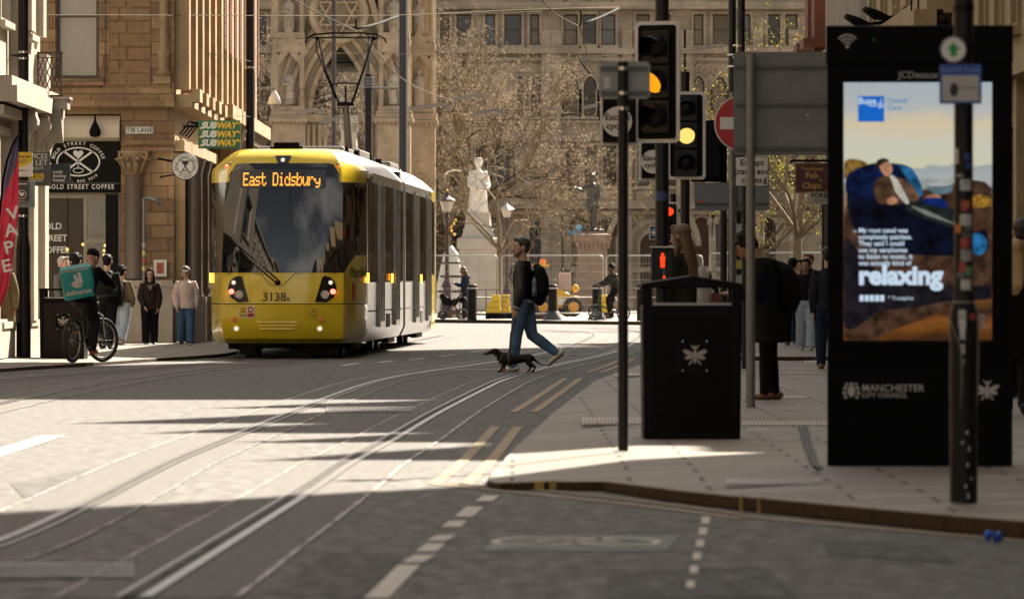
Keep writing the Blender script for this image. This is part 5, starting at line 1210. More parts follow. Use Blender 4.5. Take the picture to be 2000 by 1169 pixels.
# ================================================================ traffic signals
def head(t, cx, zc, w, h, y, lit, pitch, r, yaw, vis=.2):
    """signal head: body, board with white border, three lenses with visors"""
    e = bpy.data.objects.new('signal_head', None); COL.objects.link(e); e.parent = t; e.location = (cx, y, zc); e.rotation_euler.z = R(yaw)
    def rr(w_, h_, q=.05): 
        pts = []
        for sx, sz_, a in ((1,-1,-90),(1,1,0),(-1,1,90),(-1,-1,180)):
            for k in range(5): pts.append((sx*(w_/2-q)+q*math.cos(R(a+22.5*k)), sz_*(h_/2-q)+q*math.sin(R(a+22.5*k))))
        return pts
    b = MB(); b.prism(rr(w,h), .0, .012, 'y'); b.build('border', BORD, e)
    b = MB(); b.prism(rr(w-.075,h-.075,.03), -.006, .0, 'y'); b.box(-r*1.35,r*1.35,.013,.16,-h/2+.12,h/2-.12); b.build('backing_board', BLACKM, e)
    b = MB(); 
    for k in (1,0,-1): b.box(-r*1.35,r*1.35,-.05,-.007,k*pitch-pitch/2+.006,k*pitch+pitch/2-.006)
    b.build('body', BLACK, e, bevel=.01)
    for k, nm in ((1,'red'),(0,'amber'),(-1,'green')):
        b = MB(); b.loft([(0,-.052,k*pitch),(0,-.062,k*pitch),(0,-.072,k*pitch)], [r,r*.85,r*.4], n=20); b.build('lens', lit.get(nm, OFFL), e, smooth=True, auto=50)
        b = MB(); n = 18
        for i in range(n):
            a0, a1 = R(-40+260*i/n), R(-40+260*(i+1)/n); l0 = vis*(.45+.55*max(0,math.sin(a0)+.3)/1.3); l1 = vis*(.45+.55*max(0,math.sin(a1)+.3)/1.3)
            o, i_ = r*1.14, r*1.08
            for q in (o, i_): b.quad((q*math.cos(a0),-.05,k*pitch+q*math.sin(a0)),(q*math.cos(a1),-.05,k*pitch+q*math.sin(a1)),(q*math.cos(a1)*.96,-.05-l1,k*pitch-.02+q*math.sin(a1)*.96),(q*math.cos(a0)*.96,-.05-l0,k*pitch-.02+q*math.sin(a0)*.96))
        b.build('visor', BLACK, e, smooth=True)
    return e
def side_disc(t, cx, zc, w, h, y, lines, yaw, r):
    e = bpy.data.objects.new('side_sign', None); COL.objects.link(e); e.parent = t; e.location = (cx,y,zc); e.rotation_euler.z = R(yaw)
    b = MB(); b.box(-w/2,w/2,0,.012,-h/2,h/2); b.build('border', BORD, e, bevel=.005); b = MB(); b.box(-w/2+.035,w/2-.01,-.05,-.001,-h/2+.035,h/2-.01); b.build('box', BLACKM, e)
    b = MB(); b.loft([(0,-.051,0),(0,-.058,0)], [r,r], n=28); b.build('disc', M('lit_white_disc', (.62,.60,.56), .5, var=.05), e); text(lines, r*.62, DTXT, e, (0,-.061,0), bold=.0015, line=.95); return e
D = 57.0; s_ = F/D; c0 = P(1293,0,D); t = thing('traffic_light', 'black traffic light with amber lit and a red pedestrian man above the near bin', 'traffic light', (c0.x,D,.11), 0, 'traffic lights')
def tz(py): return P(0,py,D).z-.11
b = MB(); b.cyl(0,0,0,5.0,.066,n=18); b.build('post', BLACK, t, smooth=True, auto=40)
head(t, (1283-1293)/s_, tz(161), .47, 1.175, -.10, {'amber': AMB2}, .335, .105, -24, .24)
side_disc(t, (1208-1293)/s_, tz(238), .36, .47, -.02, 'Except\ncycles', -12, .145)
b = MB(); b.loft([(0,0,tz(392)),(0,0,tz(374))], [.068,.068], n=18); b.build('sticker', M('blue_sticker',(.03,.05,.16),.5,var=.4,vs=20), t)
b = MB(); b.box(-.11,.11,-.22,-.07,tz(560),tz(484)); ps = b.build('pedestrian_signal', BLACK, t, bevel=.015); b = MB(); b.box(-.12,.12,-.24,-.06,tz(484)+.001,tz(484)+.015); b.build('hood', BORD, ps)
def man(b, cx, zc, s, y):
    ell(b,cx,zc+.36*s,.001,.001,.10*s,y,10); b.quad((cx-.15*s,y,zc-.1*s),(cx+.15*s,y,zc-.1*s),(cx+.17*s,y,zc+.24*s),(cx-.17*s,y,zc+.24*s)); b.quad((cx-.13*s,y,zc-.48*s),(cx-.01*s,y,zc-.48*s),(cx-.01*s,y,zc-.1*s),(cx-.14*s,y,zc-.1*s)); b.quad((cx+.01*s,y,zc-.48*s),(cx+.13*s,y,zc-.48*s),(cx+.14*s,y,zc-.1*s),(cx+.01*s,y,zc-.1*s))
b = MB(); man(b, .0, tz(508), .15, -.224); b.build('red_man', RED, ps); b = MB(); man(b, .01, tz(533), .09, -.224); b.build('walking_man', M('unlit_man',(.08,.08,.08),.4), ps); b = MB(); b.ball((.015,-.222,tz(541)), .014, 8); b.build('red_dot', RED, ps)
D = 70.0; s_ = F/D; c0 = P(1338,0,D); t = thing('traffic_light', 'second traffic light with a round bright amber lamp behind the first', 'traffic light', (c0.x,D,.11), 0, 'traffic lights')
b = MB(); b.cyl(0,0,0,tz(140),.055,n=16); b.build('post', BLACK, t, smooth=True, auto=40)
head(t, (1340-1338)/s_, tz(265), .46, 1.045, -.09, {'amber': AMB}, .325, .10, 0, .14)
side_disc(t, (1275-1338)/s_, tz(316), .34, .46, -.03, 'Except\ncycles', 0, .14)
b = MB(); b.loft([(0,-.01,0),(0,.0,0)], [.12,.12], n=24); o = b.build('blue_disc', M('sign_blue',(.02,.10,.30),.4), t); o.location = ((1275-1338)/s_, 0, tz(283))
D = 90.0; s_ = F/D; c0 = P(1388,0,D); t = thing('signal_back', 'black back of a signal assembly behind the no entry sign', 'traffic light', (c0.x,D,.11)); b = MB(); b.prism([(-.30,tz(355)),(.25,tz(355)),(.25,tz(235)),(-.30,tz(235))],0,.02,'y'); b.box(-.14,.14,-.16,-.001,tz(345),tz(245)); b.build('signal_box', BLACKM, t, bevel=.01); b = MB(); b.cyl(.2,.08,0,tz(240),.05,n=14); b.build('post', BLACK, t)
D = 108.0; s_ = F/D; c0 = P(1313,0,D); t = thing('traffic_light', 'small far traffic light with red lit beyond the poles', 'traffic light', (c0.x,D,.11), 0, 'traffic lights'); b = MB(); b.cyl(.02,.1,0,tz(378),.05,n=12); b.build('post', BLACK, t); head(t, -.06, tz(438), .34, .82, -.02, {'red': RED}, .24, .085, 0, .1)
t, w, h = flat_sign('arrow_sign', 'small blue turn left arrow sign behind the traffic light post', 'sign', 1268,1292,440,468,100,BORD); b = MB(); b.box(-w/2+.02,w/2-.02,-.004,0,.02,h-.02); b.build('sign_face', BLACKM, t); b = MB(); b.loft([(0,-.006,h/2),(0,-.004,h/2)],[.09,.09],n=20); b.build('blue_disc', M('sign_pale_blue',(.12,.20,.30),.4), t); b = MB(); b.poly([(x,-.009,h/2+z) for x,z in ((-.07,0),(-.02,-.045),(-.02,-.018),(.06,-.018),(.06,.018),(-.02,.018),(-.02,.045))]); b.build('arrow', LTXT, t); b = MB(); b.cyl(.06,.06,-P(0,468,100).z+.0,h*.9,.04,n=10); b.build('post', BLACK, t)

# ================================================================ signs behind
D = 83.0; s_ = F/D; c0 = P(1429,0,D); t = thing('no_entry_sign', 'round red no entry sign half hidden by the big grey sign back', 'sign', (c0.x,D,.11)); b = MB(); b.cyl(0,0,0,tz(180),.036,n=14); b.build('post', STEEL, t, smooth=True, auto=40)
cx, cz2 = (1449-1429)/s_, tz(241); b = MB(); b.loft([(cx,-.06,cz2),(cx,-.045,cz2)], [.395,.395], n=44); b.build('rim', M('sign_rim_white',(.55,.53,.5)), t); b = MB(); b.loft([(cx,-.066,cz2),(cx,-.061,cz2)], [.375,.375], n=44); b.build('disc', M('no_entry_red', (.36,.012,.015), .45, var=.06), t); b = MB(); b.box(cx-.31,cx+.31,-.07,-.067,cz2-.085,cz2+.085); b.build('white_bar', M('bar_white',(.60,.58,.57)), t)
t, w, h = flat_sign('plate_sign', 'white Except trams and cycles plate beneath the no entry sign', 'sign', 1436,1501,306,364,80,DTXT, depth=.02); b = MB(); b.box(-w/2+.01,w/2-.01,-.004,0,.01,h-.01); b.build('sign_face', M('plate_white',(.55,.54,.52),.5,var=.06), t, bevel=.003); text('Except\ntrams and\ncycles', .118, DTXT, t, (0,-.007,h*.5), bold=.002, line=1.0); b = MB(); b.poly([(.15,-.008,.03),(.2,-.008,.02),(.2,-.008,.13),(.16,-.008,.1)]); b.build('sticker', M('torn_green_sticker',(.08,.1,.06),.6,var=.5,vs=30), t)
b = MB(); b.cyl(-.1,.06,-P(0,364,80).z+.11,h,.035,n=12); b.build('post', BLACK, t)
g = G(1466,795,.11); D = g.y; s_ = F/D; t = thing('large_sign', 'big dark grey back of a road sign on a silver post', 'sign', (g.x,D,.11)); b = MB(); b.cyl(0,0,0,tz(106),.043,n=18); b.build('post', STEEL, t, smooth=True, auto=40)
sback(t, (1433-1466)/s_, (1433-1466)/s_+1.25, 101, 303, D, .05, GREYM, (131,205,290), th=.01); b = MB(); 
for py in (131,205,290): z = tz(py); b.loft([(0,0,z-.015),(0,0,z+.015)], [.047,.047], n=16)
build_parts(b, 'clip', M('clip_dull',(.2,.2,.19),.4,metal=.6), t); b = MB(); b.ball((.54,.047,tz(225)), .012, 8); b.build('rivet', SW, t)
D = 86.0; s_ = F/D; c0 = P(1433,0,D); t = thing('small_sign_back', 'smaller slate grey sign back below the trams plate', 'sign', (c0.x,D,.11)); b = MB(); b.cyl(0,0,0,tz(358),.035,n=12); b.build('post', STEEL, t); sback(t, (1357-1433)/s_, (1503-1433)/s_, 357, 411, D, .05, M('slate_sign_back', (.13,.15,.165), .5, metal=.2, var=.12), (398,)); b = MB(); b.box((1363-1433)/s_,(1374-1433)/s_,.045,.0495,tz(396),tz(392)); b.build('red_label', STR, t)
for (px, py0, D, r, lb, y1) in ((1430,-400,102,.065,'tall black pole between the no entry sign and traffic lights',0),(1448,-400,112,.07,'tall black pole just right of the no entry sign pole',0),(1440,160,98,.055,'short black post with notices behind the silver sign post',0)):
    c0 = P(px,0,D); t = thing('black_pole', lb, 'pole', (c0.x,D,.11)); z1 = P(0,py0,D).z; b = MB(); b.lathe([(r*1.3,0),(r*1.3,1.2),(r,1.3),(r,z1)], n=14); b.build('post', BLACK, t, smooth=True, auto=40); b = MB()
    for z in (2.0,2.6,3.4,4.9,5.1): b.loft([(0,0,z),(0,0,z+.03)], [r*1.35,r*1.35], n=14)
    build_parts(b, 'strap', CHROME, t)
    if py0 > 0:
        b = MB(); 
        for i,(z,k_) in enumerate(((1.15,0),(1.4,1),(1.62,2),(1.82,3),(.95,1),(2.0,0))): b.box(-.02,.22 if i%2 else .14,-.085,-.08,z,z+.15, k_)
        build_parts(b, 'notice', [M('note_a',(.3,.3,.3)),M('note_b',(.35,.3,.05)),M('note_c',(.25,.06,.05)),M('note_d',(.1,.13,.3))], t)
t, w, h = flat_sign('hanging_sign', 'ornate dark red hanging sign reading Traditional Fish and Chips', 'sign', 1553,1618,318,377,122,M('sign_dark_red', (.07,.014,.012), .4, var=.25), depth=.08, rotz=0); GL = M('gold_lettering', (.50,.30,.08), .45, metal=.3, var=.1)
text('Traditional', .105, GL, t, (0,-.006,h*.80), shear=.2, bold=.001); text('Fish', .17, GL, t, (0,-.006,h*.58), bold=.003); text('&', .09, GL, t, (.19,-.006,h*.43)); text('Chips', .17, GL, t, (0,-.006,h*.24), bold=.003)
b = MB(); 
for x0,x1,z0,z1 in ((-w/2,w/2,-.0,.035),(-w/2,w/2,h-.035,h),(-w/2,-w/2+.035,.035,h-.035),(w/2-.035,w/2,.035,h-.035)): b.box(x0,x1,-.02,-.001,z0,z1)
b.build('frame', M('wood_gold', (.16,.075,.02), .5, var=.3), t); b = MB(); b.box(-w/2-.1,w/2+.4,.02,.06,h+.02,h+.07); b.torus((-w/2-.05,.04,h-.25), .07,.012,'y',14,5); b.torus((-w/2-.05,.04,h-.42), .05,.012,'y',14,5); b.build('bracket', BLACKM, t)
t, w, h = flat_sign('shop_board', 'cream FORBICI PIZZERIA board under the fish and chips sign', 'sign', 1576,1640,375,399,120,M('board_cream', (.42,.36,.28), .6, var=.06), depth=.05); text('FORBICI', .135, DTXT, t, (0,-.004,h*.72), bold=.004); text('PIZZERIA', .06, DTXT, t, (-.06,-.004,h*.3)); b = MB(); b.box(.0,.32,.02,.3,-P(0,399,120).z+.11,0); b.build('board_post', M('post_brown_grey',(.10,.08,.07)), t)
b = MB(); b.box(-.02,0.0-.003,.0,.25,-P(0,399,120).z+.11,0); b.build('edge_post', BLACKM, t)
for (px, py, D, lb) in ((1722,32,100,'black floodlight on a short arm below the ribbed stone wall'),(1684,45,106,'black floodlight lower and left of the other floodlight')):
    c0 = P(px,py,D); t = thing('floodlight', lb, 'floodlight', c0); b = MB(); b.loft([(-.3,-.1,.12),(-.1,-.05,.02),(.12,0,-.04)], [(.05,.12),(.09,.16),(.05,.08)], side=(0,0,1), n=10); b.build('lamp_body', BLACKM, t, smooth=True); b = MB(); b.tube([(.1,0,-.03),(.4,.1,.02),(1.2,.4,.02)], .03, n=6); b.build('arm', BLACKM, t)
t = thing('balcony_railing', 'black iron balcony railing above the kiosk', 'railing', (P(1822,0,92).x,92,P(0,60,92).z)); b = MB()
for i in range(9): b.tube([(-.35+i*.11,-.2+i*.05,0),(-.35+i*.11,-.2+i*.05,.9)], .014, n=5)
b.tube([(-.4,-.2,.9),(.55,.22,.9)], .02, n=5); b.tube([(-.4,-.2,.1),(.55,.22,.1)], .02, n=5); b.build('bars', BLACKM, t)
# litter on the road
b = MB(); g = G(1938,1058,0)
for i in range(7): b.ball((random.uniform(-.02,.02),random.uniform(-.02,.02),.012+random.uniform(0,.012)), (random.uniform(.012,.022),.015,.010), 8, rot=Matrix.Rotation(random.uniform(0,3),3,'Y'))
o = b.build('litter', M('blue_glove', (.01,.09,.45), .5, var=.3, vs=60)); o.location = g; o.scale = (1.7,1.7,1.7); tag(o, 'crumpled blue plastic scrap in the gutter', 'litter')
# ================================================================ the square: memorial, fence, bollards, trees, wires
SQZ = .11
MEMO = M('memorial_stone', (.36,.28,.19), .85, var=.35, vs=1.5, bump=.4, bs=14)
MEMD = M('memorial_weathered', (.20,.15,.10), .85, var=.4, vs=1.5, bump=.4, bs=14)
MARB = M('white_marble', (.76,.71,.64), .6, var=.15, vs=3, bump=.15, bs=10)
D = 225.0; s_ = F/D; mm = thing('gothic_memorial', 'gothic stone memorial canopy with pinnacled piers behind the pantograph', 'memorial', (P(665,0,D).x, D, SQZ))
def mx_(px): return (px-665)/51.11
def mz(py): return 1.28-SQZ+(552-py)/51.11
def niche_pier(x, y, w):
    b = MB(); h = w/2
    b.box(x-h*1.25,x+h*1.25,y-h*1.25,y+h*1.25,0,1.2); b.box(x-h*1.1,x+h*1.1,y-h*1.1,y+h*1.1,1.2,7.3); b.box(x-h*1.3,x+h*1.3,y-h*1.3,y+h*1.3,7.3,7.45); b.box(x-h*1.2,x+h*1.2,y-h*1.2,y+h*1.2,7.46,7.7)
    for k in range(9): b.box(x-h*1.25+k*h*.29,x-h*1.25+k*h*.29+h*.14,y-h*1.32,y-h*1.2,7.2,7.3)
    for z0, z1 in ((7.9,9.9),(10.7,12.5),(13.2,15)):
        b.box(x-h*.7,x+h*.7,y-h*.25,y+h*.9,z0-.2,z1+.5); b.box(x-h*1.05,x+h*1.05,y-h*1.05,y+h,z0-.22,z0); b.box(x-h*1.1,x+h*1.1,y-h*1.1,y+h,z1+.35,z1+.55)
        for sx in (-1,1): 
            b.cyl(x+sx*h*.85,y-h*.85,z0,z1,.10,n=8); b.box(x+sx*h*.85-.14,x+sx*h*.85+.14,y-h,y-h*.7,z1-.05,z1+.36); b.cyl(x+sx*h*.85,y-h*.85,z1+.55,z1+1.1,.12,.02,n=6); b.cyl(x+sx*h*1.0,y+h*.2,z0,z1,.08,n=8)
        for k in range(6):
            t0, t1 = k/6, (k+1)/6
            for sx in (-1,1): b.quad((x+sx*h*.75*(1-t0),y-h,z1-.5+t0*.55),(x+sx*h*.75*(1-t1),y-h,z1-.5+t1*.55),(x+sx*h*.75*(1-t1),y-h,z1+.1+t1*.1),(x+sx*h*.75*(1-t0),y-h,z1+.1+t0*.1))
        b.prism([(x-h*.9,z1+.05),(x+h*.9,z1+.05),(x,z1+1.15)], y-h*1.08, y-h*.95, 'y'); b.ball((x,y-h,z1+1.2), .12, 6)
    b.torus((x,y-h*1.1,5.0), .34,.09,'y',16,5); b.ball((x,y-h*1.1,5.0),(.2,.1,.26),8); b.ball((x,y-h*1.1,5.75),(.22,.1,.12),8); b.ball((x,y-h*1.1,4.4),(.16,.1,.12),8)
    b.build('pier', MEMO, mm)
    for z0, hh in ((7.95,1.5),(10.75,1.45)): f = MB(); f.loft([(x,y-h*.55,z0),(x,y-h*.55,z0+.1),(x,y-h*.55,z0+hh*.45),(x,y-h*.6,z0+hh*.72),(x,y-h*.55,z0+hh*.8),(x,y-h*.55,z0+hh*.84)], [(.24,.2),(.22,.18),(.19,.15),(.24,.15),(.1,.08),(.07,.07)], n=10); f.ball((x,y-h*.55,z0+hh*.92), (.1,.1,.13), 8); f.tube([(x-.2,y-h*.6,z0+hh*.7),(x-.2,y-h*.85,z0+hh*.5),(x,y-h*.9,z0+hh*.55)], .06, n=6); f.build('niche_figure', M('weathered_marble', (.40,.34,.27), .8, var=.25), mm, smooth=True)
for x, y in ((-1.95,0),(2.05,0),(-2.2,4.6),(2.95,3.4)): niche_pier(x, y, 1.15)
b = MB(); b.box(mx_(600)-.1,mx_(628),-.2,.6,0,7.3); b.box(mx_(715),mx_(735),-.2,.6,0,7.3)
for k in range(4): b.cyl(mx_(602)+k*.22,-.3,0,7.2,.08,n=8); b.cyl(mx_(716)+k*.2,-.3,0,7.2,.07,n=8)
b.box(mx_(596),mx_(633),-.45,.5,7.3,7.6); b.box(mx_(712),mx_(738),-.45,.5,7.3,7.6); build_parts(b, 'pier_shaft', MEMO, mm)
def parch(hw, z0, rise, n=14):
    pts = []
    for i in range(n+1):
        t = i/n; pts.append((hw*(1-t**1.75), z0+rise*(t**.8)))
    return [(-x,z) for x,z in pts][:-1] + pts[::-1]
b = MB()
for k in range(6):
    i_, o = parch(1.08+.2*k, 7.6, 2.6+.30*k), parch(1.08+.2*(k+1)-.02, 7.6, 2.6+.30*(k+1)-.03); y0 = -.1-.07*k
    for j in range(len(i_)-1):
        b.quad((i_[j][0],y0,i_[j][1]),(i_[j+1][0],y0,i_[j+1][1]),(o[j+1][0],y0,o[j+1][1]),(o[j][0],y0,o[j][1]),k%2); b.quad((i_[j][0],y0,i_[j][1]),(i_[j][0],.6,i_[j][1]),(i_[j+1][0],.6,i_[j+1][1]),(i_[j+1][0],y0,i_[j+1][1]),(k+1)%2)
b.build('arch', [MEMO,MEMD], mm)
b = MB(); o = parch(2.28, 7.6, 4.4)
ap = 15.6
for j in range(len(o)-1):
    def gb(x): return 7.7+ (ap-7.7)*(1-abs(x)/2.35)
    b.quad((o[j][0],-.05,o[j][1]),(o[j+1][0],-.05,o[j+1][1]),(o[j+1][0],-.05,max(o[j+1][1],gb(o[j+1][0]))),(o[j][0],-.05,max(o[j][1],gb(o[j][0]))))
for sx in (-1,1): b.prism([(sx*2.35,7.6),(sx*2.6,7.6),(sx*.1,ap+.4),(0,ap)], -.4,.2,'y')
b.build('gable_wall', MEMO, mm)
b = MB(); c = (mx_(662),mz(28)); b.torus((c[0],-.55,c[1]),1.02,.13,'y',32,6); b.torus((c[0],-.45,c[1]),.86,.05,'y',32,6)
for k in range(6):
    a0, a1 = R(60*k+30), R(60*k+150); b.tube([(c[0]+.86*math.cos(a0),-.5,c[1]+.86*math.sin(a0)),(c[0]+.86*math.cos(a1),-.5,c[1]+.86*math.sin(a1))], .045, n=6); a2 = R(60*k); b.torus((c[0]+.62*math.cos(a2),-.48,c[1]+.62*math.sin(a2)),.15,.03,'y',12,5)
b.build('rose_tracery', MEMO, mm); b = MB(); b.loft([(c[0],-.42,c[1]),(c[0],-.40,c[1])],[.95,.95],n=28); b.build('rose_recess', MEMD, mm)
b = MB(); b.prism([(-2.6,9.6),(2.6,9.6),(0,ap+.2)],.5,5.2,'y'); b.box(-2.6,2.6,.3,5.2,9.4,9.55); b.build('roof', M('mossy_slate', (.05,.048,.03), .8, var=.4, vs=2, brick=dict(w=.5,h=.25,m=.01,c2=(.04,.04,.025),mc=(.02,.02,.015))), mm)
b = MB(); b.box(-2.0,3.0,-1,5.5,0,1.0); b.box(-.8,1.2,1,3.4,1.0,3.2); b.build('podium', MEMO, mm)

# ---- plinths
D = 212.0; s_ = F/D; c0 = P(934,0,D); t = thing('stone_plinth', 'tall pale stone plinth with flaring base under the white statue', 'plinth', (c0.x, D, SQZ)); b = MB(); q = 1.414
def zz(py): return P(0,py,D).z-SQZ
b.loft([(0,0,z) for z in (0,.25,.26,.6,.61,1.3,2.0,2.35,2.4,2.75,2.8,3.2,3.7,zz(452),zz(450))], [r*q for r in (1.0,1.0,.9,.9,.80,.76,.68,.66,.75,.75,.6,.48,.42,.40,.46)], side=(1,1,0), n=4); b.build('plinth_block', M('pale_plinth_granite', (.44,.40,.345), .7, var=.22, vs=1.5, bump=.2, bs=14), t)
D = 225.0; s_ = F/D; c0 = P(1157,0,D); t = thing('granite_pedestal', 'pink granite pedestal with moulded cap under the bronze statue', 'plinth', (c0.x, D, SQZ)); b = MB()
b.loft([(0,0,z) for z in (0,.2,.21,.45,.46,.75,.9,1.3,1.7,zz(505),zz(485),zz(478),zz(472),zz(466),zz(458),zz(456),zz(452))], [r*q for r in (1.15,1.15,.95,.95,.85,.8,.66,.6,.58,.56,.56,.62,.66,.74,.72,.5,.46)], side=(1,1,0), n=4)
for k in range(8): b.box(-.6+k*.165,-.5+k*.165,-.68,-.58,zz(484),zz(474))
b.build('pedestal_block', M('pink_granite', (.23,.16,.12), .6, var=.3, vs=4, bump=.1), t)
# ---- wrapped object beside the tram
t = thing('wrapped_sculpture', 'white sheeted object bound with dark straps beside the tram', 'wrapped object', (P(878,0,197).x,197,SQZ)); b = MB(); b.loft([(0,0,0),(0,0,.4),(.03,0,.9),(.0,0,1.3),(.04,0,1.7),(.05,0,2.15),(.02,0,2.4)], [(.42,.4),(.46,.4),(.42,.36),(.38,.33),(.34,.3),(.24,.24),(.08,.1)], n=14); b.build('wrapping', M('white_sheet', (.66,.63,.58), .6, var=.12, vs=4, bump=.6, bs=5), t, smooth=True); b = MB()
for z, r in ((.85,.44),(1.35,.39),(1.8,.335)): b.loft([(.03,0,z),(.03,0,z+.06)], [(r,r*.9),(r,r*.9)], n=14)
build_parts(b, 'strap', BLACKM, t)
# ---- heras fence panels
FW = M('fence_wire', (.36,.35,.33), .5, metal=.3, var=.1)
def heras(label, px0, px1, D, D2=None):
    D2 = D2 or D; a, c = P(px0,0,D), P(px1,0,D2); L = math.hypot(c.x-a.x, D2-D); t = thing('mesh_fence', label, 'fence', (a.x,D,SQZ+.08), math.atan2(D2-D, c.x-a.x), 'mesh fence panels round the square')
    hh = 1.98; b = MB(); r = .12
    pts = [(0,0,0),(0,0,hh-r)] + [(r-r*math.cos(R(a_)),0,hh-r+r*math.sin(R(a_))) for a_ in (30,60,90)] + [(L-r+r*math.sin(R(a_)),0,hh-r+r*math.cos(R(a_))) for a_ in (0,30,60,90)] + [(L,0,0)]
    b.tube(pts, .024, n=6); b.tube([(0,0,.1),(L,0,.1)], .02, n=6); b.tube([(0,0,.62),(L,0,.62)], .014, n=5); b.build('frame', FW, t, smooth=True); b = MB(); n = int(L/.085)
    for i in range(1,n): x = L*i/n; b.tube([(x,0,.1),(x,0,hh)], .0035, n=3)
    for k in range(1,7): b.tube([(0,.004,.1+k*.27),(L,.004,.1+k*.27)], .0035, n=3)
    b.build('mesh', FW, t)
heras('mesh fence panel nearest the tram in front of the pale plinth', 757, 972, 193)
heras('mesh fence panel behind the walking man with the yellow digger', 980, 1178, 192)
heras('mesh fence panel right of the pink pedestal', 1184, 1372, 192)
heras('mesh fence panel behind the long haired woman', 1386, 1484, 178, 176)
heras('mesh fence panel behind the people on the right pavement', 1490, 1640, 176, 176)
for px, lb, D in ((966,'yellow plastic fence foot between panels beside the walking man',191.5),(1174,'yellow plastic fence foot behind the folding bike rider',191.5),(984,'second yellow plastic fence block close to the young tree',192.6)):
    t = thing('barrier_block', lb, 'barrier block', (P(px,0,D).x,D-.5,SQZ), 0, 'yellow fence feet'); b = MB(); b.box(-.28,.22,-.1,.3,.18,.36); b.box(-.22,.2,-.08,.25,.36,.55); b.box(-.1,.2,-.06,.2,.55,.78); b.build('block', M('yellow_plastic', (.62,.42,.02), .5, var=.15), t, bevel=.04); b = MB(); b.box(-.3,.35,-.15,.35,0,.18); b.build('rubber_base', BLACKM, t, bevel=.02)
t = thing('rubber_block', 'flat dark rubber fence base on the paving right of the walking man', 'fence foot', (P(1040,0,188).x,188,SQZ)); b = MB(); b.box(-.4,.38,-.12,.12,0,.17); b.build('block', M('brown_rubber',(.05,.04,.03),.8), t, bevel=.02)
t = thing('crowd_barrier', 'low grey metal barrier in front of the pale plinth', 'barrier', (P(935,0,192.4).x,191,SQZ)); b = MB(); 
for x in (-.6,-.25,.25,.6): b.tube([(x,0,0),(x,0,.95)], .02, n=6)
b.tube([(-.65,0,.95),(.65,0,.95)], .02, n=6); b.tube([(-.65,0,.3),(.65,0,.3)], .016, n=6); b.build('rails', M('brown_steel',(.15,.12,.09),.5,metal=.4), t)
# ---- bollards
for px, D, cone, lb in ((922,186.5,0,'black bollard just behind the woman with the pram'),(1079,185,1,'black bollard with a flared base right of the walking man'),(1166,185,1,'black bollard with a flared base behind the folding bike'),(1253,181,0,'black bollard between the sign post and the near bin')):
    t = thing('bollard', lb, 'bollard', (P(px,0,D).x,D,SQZ), 0, 'black bollards along the square'); b = MB(); b.lathe([(.15,0),(.15,1.05),(.148,1.10),(.12,1.12),(.0,1.125)], n=18); b.build('post', M('bollard_black',(.012,.009,.007),.45,var=.2,spec=.15), t, smooth=True, auto=35); b = MB(); b.lathe([(.153,.98),(.153,1.02)], n=18); b.build('band', M('band_silver',(.55,.52,.48),.35,metal=.3), t)
    if cone: b = MB(); b.lathe([(.30,0),(.29,.05),(.16,.26),(.15,.28)], n=18); b.build('base', M('base_slate',(.045,.045,.05),.5), t, smooth=True, auto=35)
# ---- small yellow digger behind the fence
D = 203.0; t = thing('mini_digger', 'small yellow site dumper parked behind the mesh fence', 'digger', (P(1085,0,D).x,D,SQZ), R(10)); YD = M('plant_yellow', (.62,.34,.01), .4, var=.15); b = MB()
b.prism([(-.75,.45),(-.7,.85),(-.3,1.0),(.1,.95),(.5,.75),(.75,.7),(.75,.4),(.2,.3)], -.45,.45,'y'); b.box(-.9,-.6,-.4,.4,.3,.75); b.build('body', YD, t, bevel=.04); b = MB()
for x in (-.55,.52): b.loft([(x,-.62,.34),(x,-.42,.34)],[.34,.34],n=20); b.loft([(x,.42,.34),(x,.62,.34)],[.34,.34],n=20)
build_parts(b, 'wheel', RUBBER, t, bevel=.03); b = MB()
for x in (-.55,.52): b.loft([(x,-.635,.34),(x,-.60,.34)],[.18,.18],n=16)
build_parts(b, 'wheel_rim', M('rim_orange',(.55,.25,.02),.5), t); b = MB(); b.tube([(-.6,-.35,.9),(-.6,-.35,1.75),(-.6,.35,1.75),(-.6,.35,.9)], .04, n=6); b.box(-.9,-.3,-.4,.4,1.72,1.8); b.build('roll_bar', YD, t); b = MB(); b.cyl(-.45,0,1.8,1.98,.1,n=10); b.build('beacon', M('beacon_orange',(.8,.25,.02),.3), t); b = MB(); b.box(.15,.5,-.2,.2,.85,1.5); b.box(-.1,.2,-.22,.22,.9,1.1); b.build('seat', M('seat_pinkish',(.38,.27,.24),.6), t, bevel=.04); b = MB(); b.ball((.68,-.1,.98),(.13,.1,.14),8); b.build('lamp', YD, t)
b = MB(); b.box(.02,.38,-.47,-.46,.42,.62); b.build('number_panel', SW, t)
# ---- heritage lamp
D = 195.0; t = thing('heritage_lamp', 'ornate dark red lamp post with a glazed lantern beside the tram', 'street lamp', (P(873,0,D).x,D,SQZ)); MAR = M('maroon_iron', (.05,.018,.018), .4, var=.25); b = MB(); z = lambda py: P(0,py,D).z-SQZ
b.lathe([(.22,0),(.22,.5),(.14,.6),(.14,1.0),(.2,1.05),(.10,1.25),(.07,1.4),(.06,z(430)),(.1,z(425)),(.05,z(418)),(.12,z(415))], n=12); b.build('post', MAR, t, smooth=True, auto=40); b = MB()
b.loft([(0,0,z(413)),(0,0,z(393))],[.14,.24],side=(1,1,0),n=6); b.build('lantern', M('lantern_glass', (.50,.46,.38), .15, var=.1), t); b = MB(); b.loft([(0,0,z(393)),(0,0,z(390)),(0,0,z(385)),(0,0,z(382)),(0,0,z(374)),(0,0,z(371))],[.30,.27,.12,.07,.05,.02],side=(1,1,0),n=8); b.build('lantern_cap', MAR, t); b = MB()
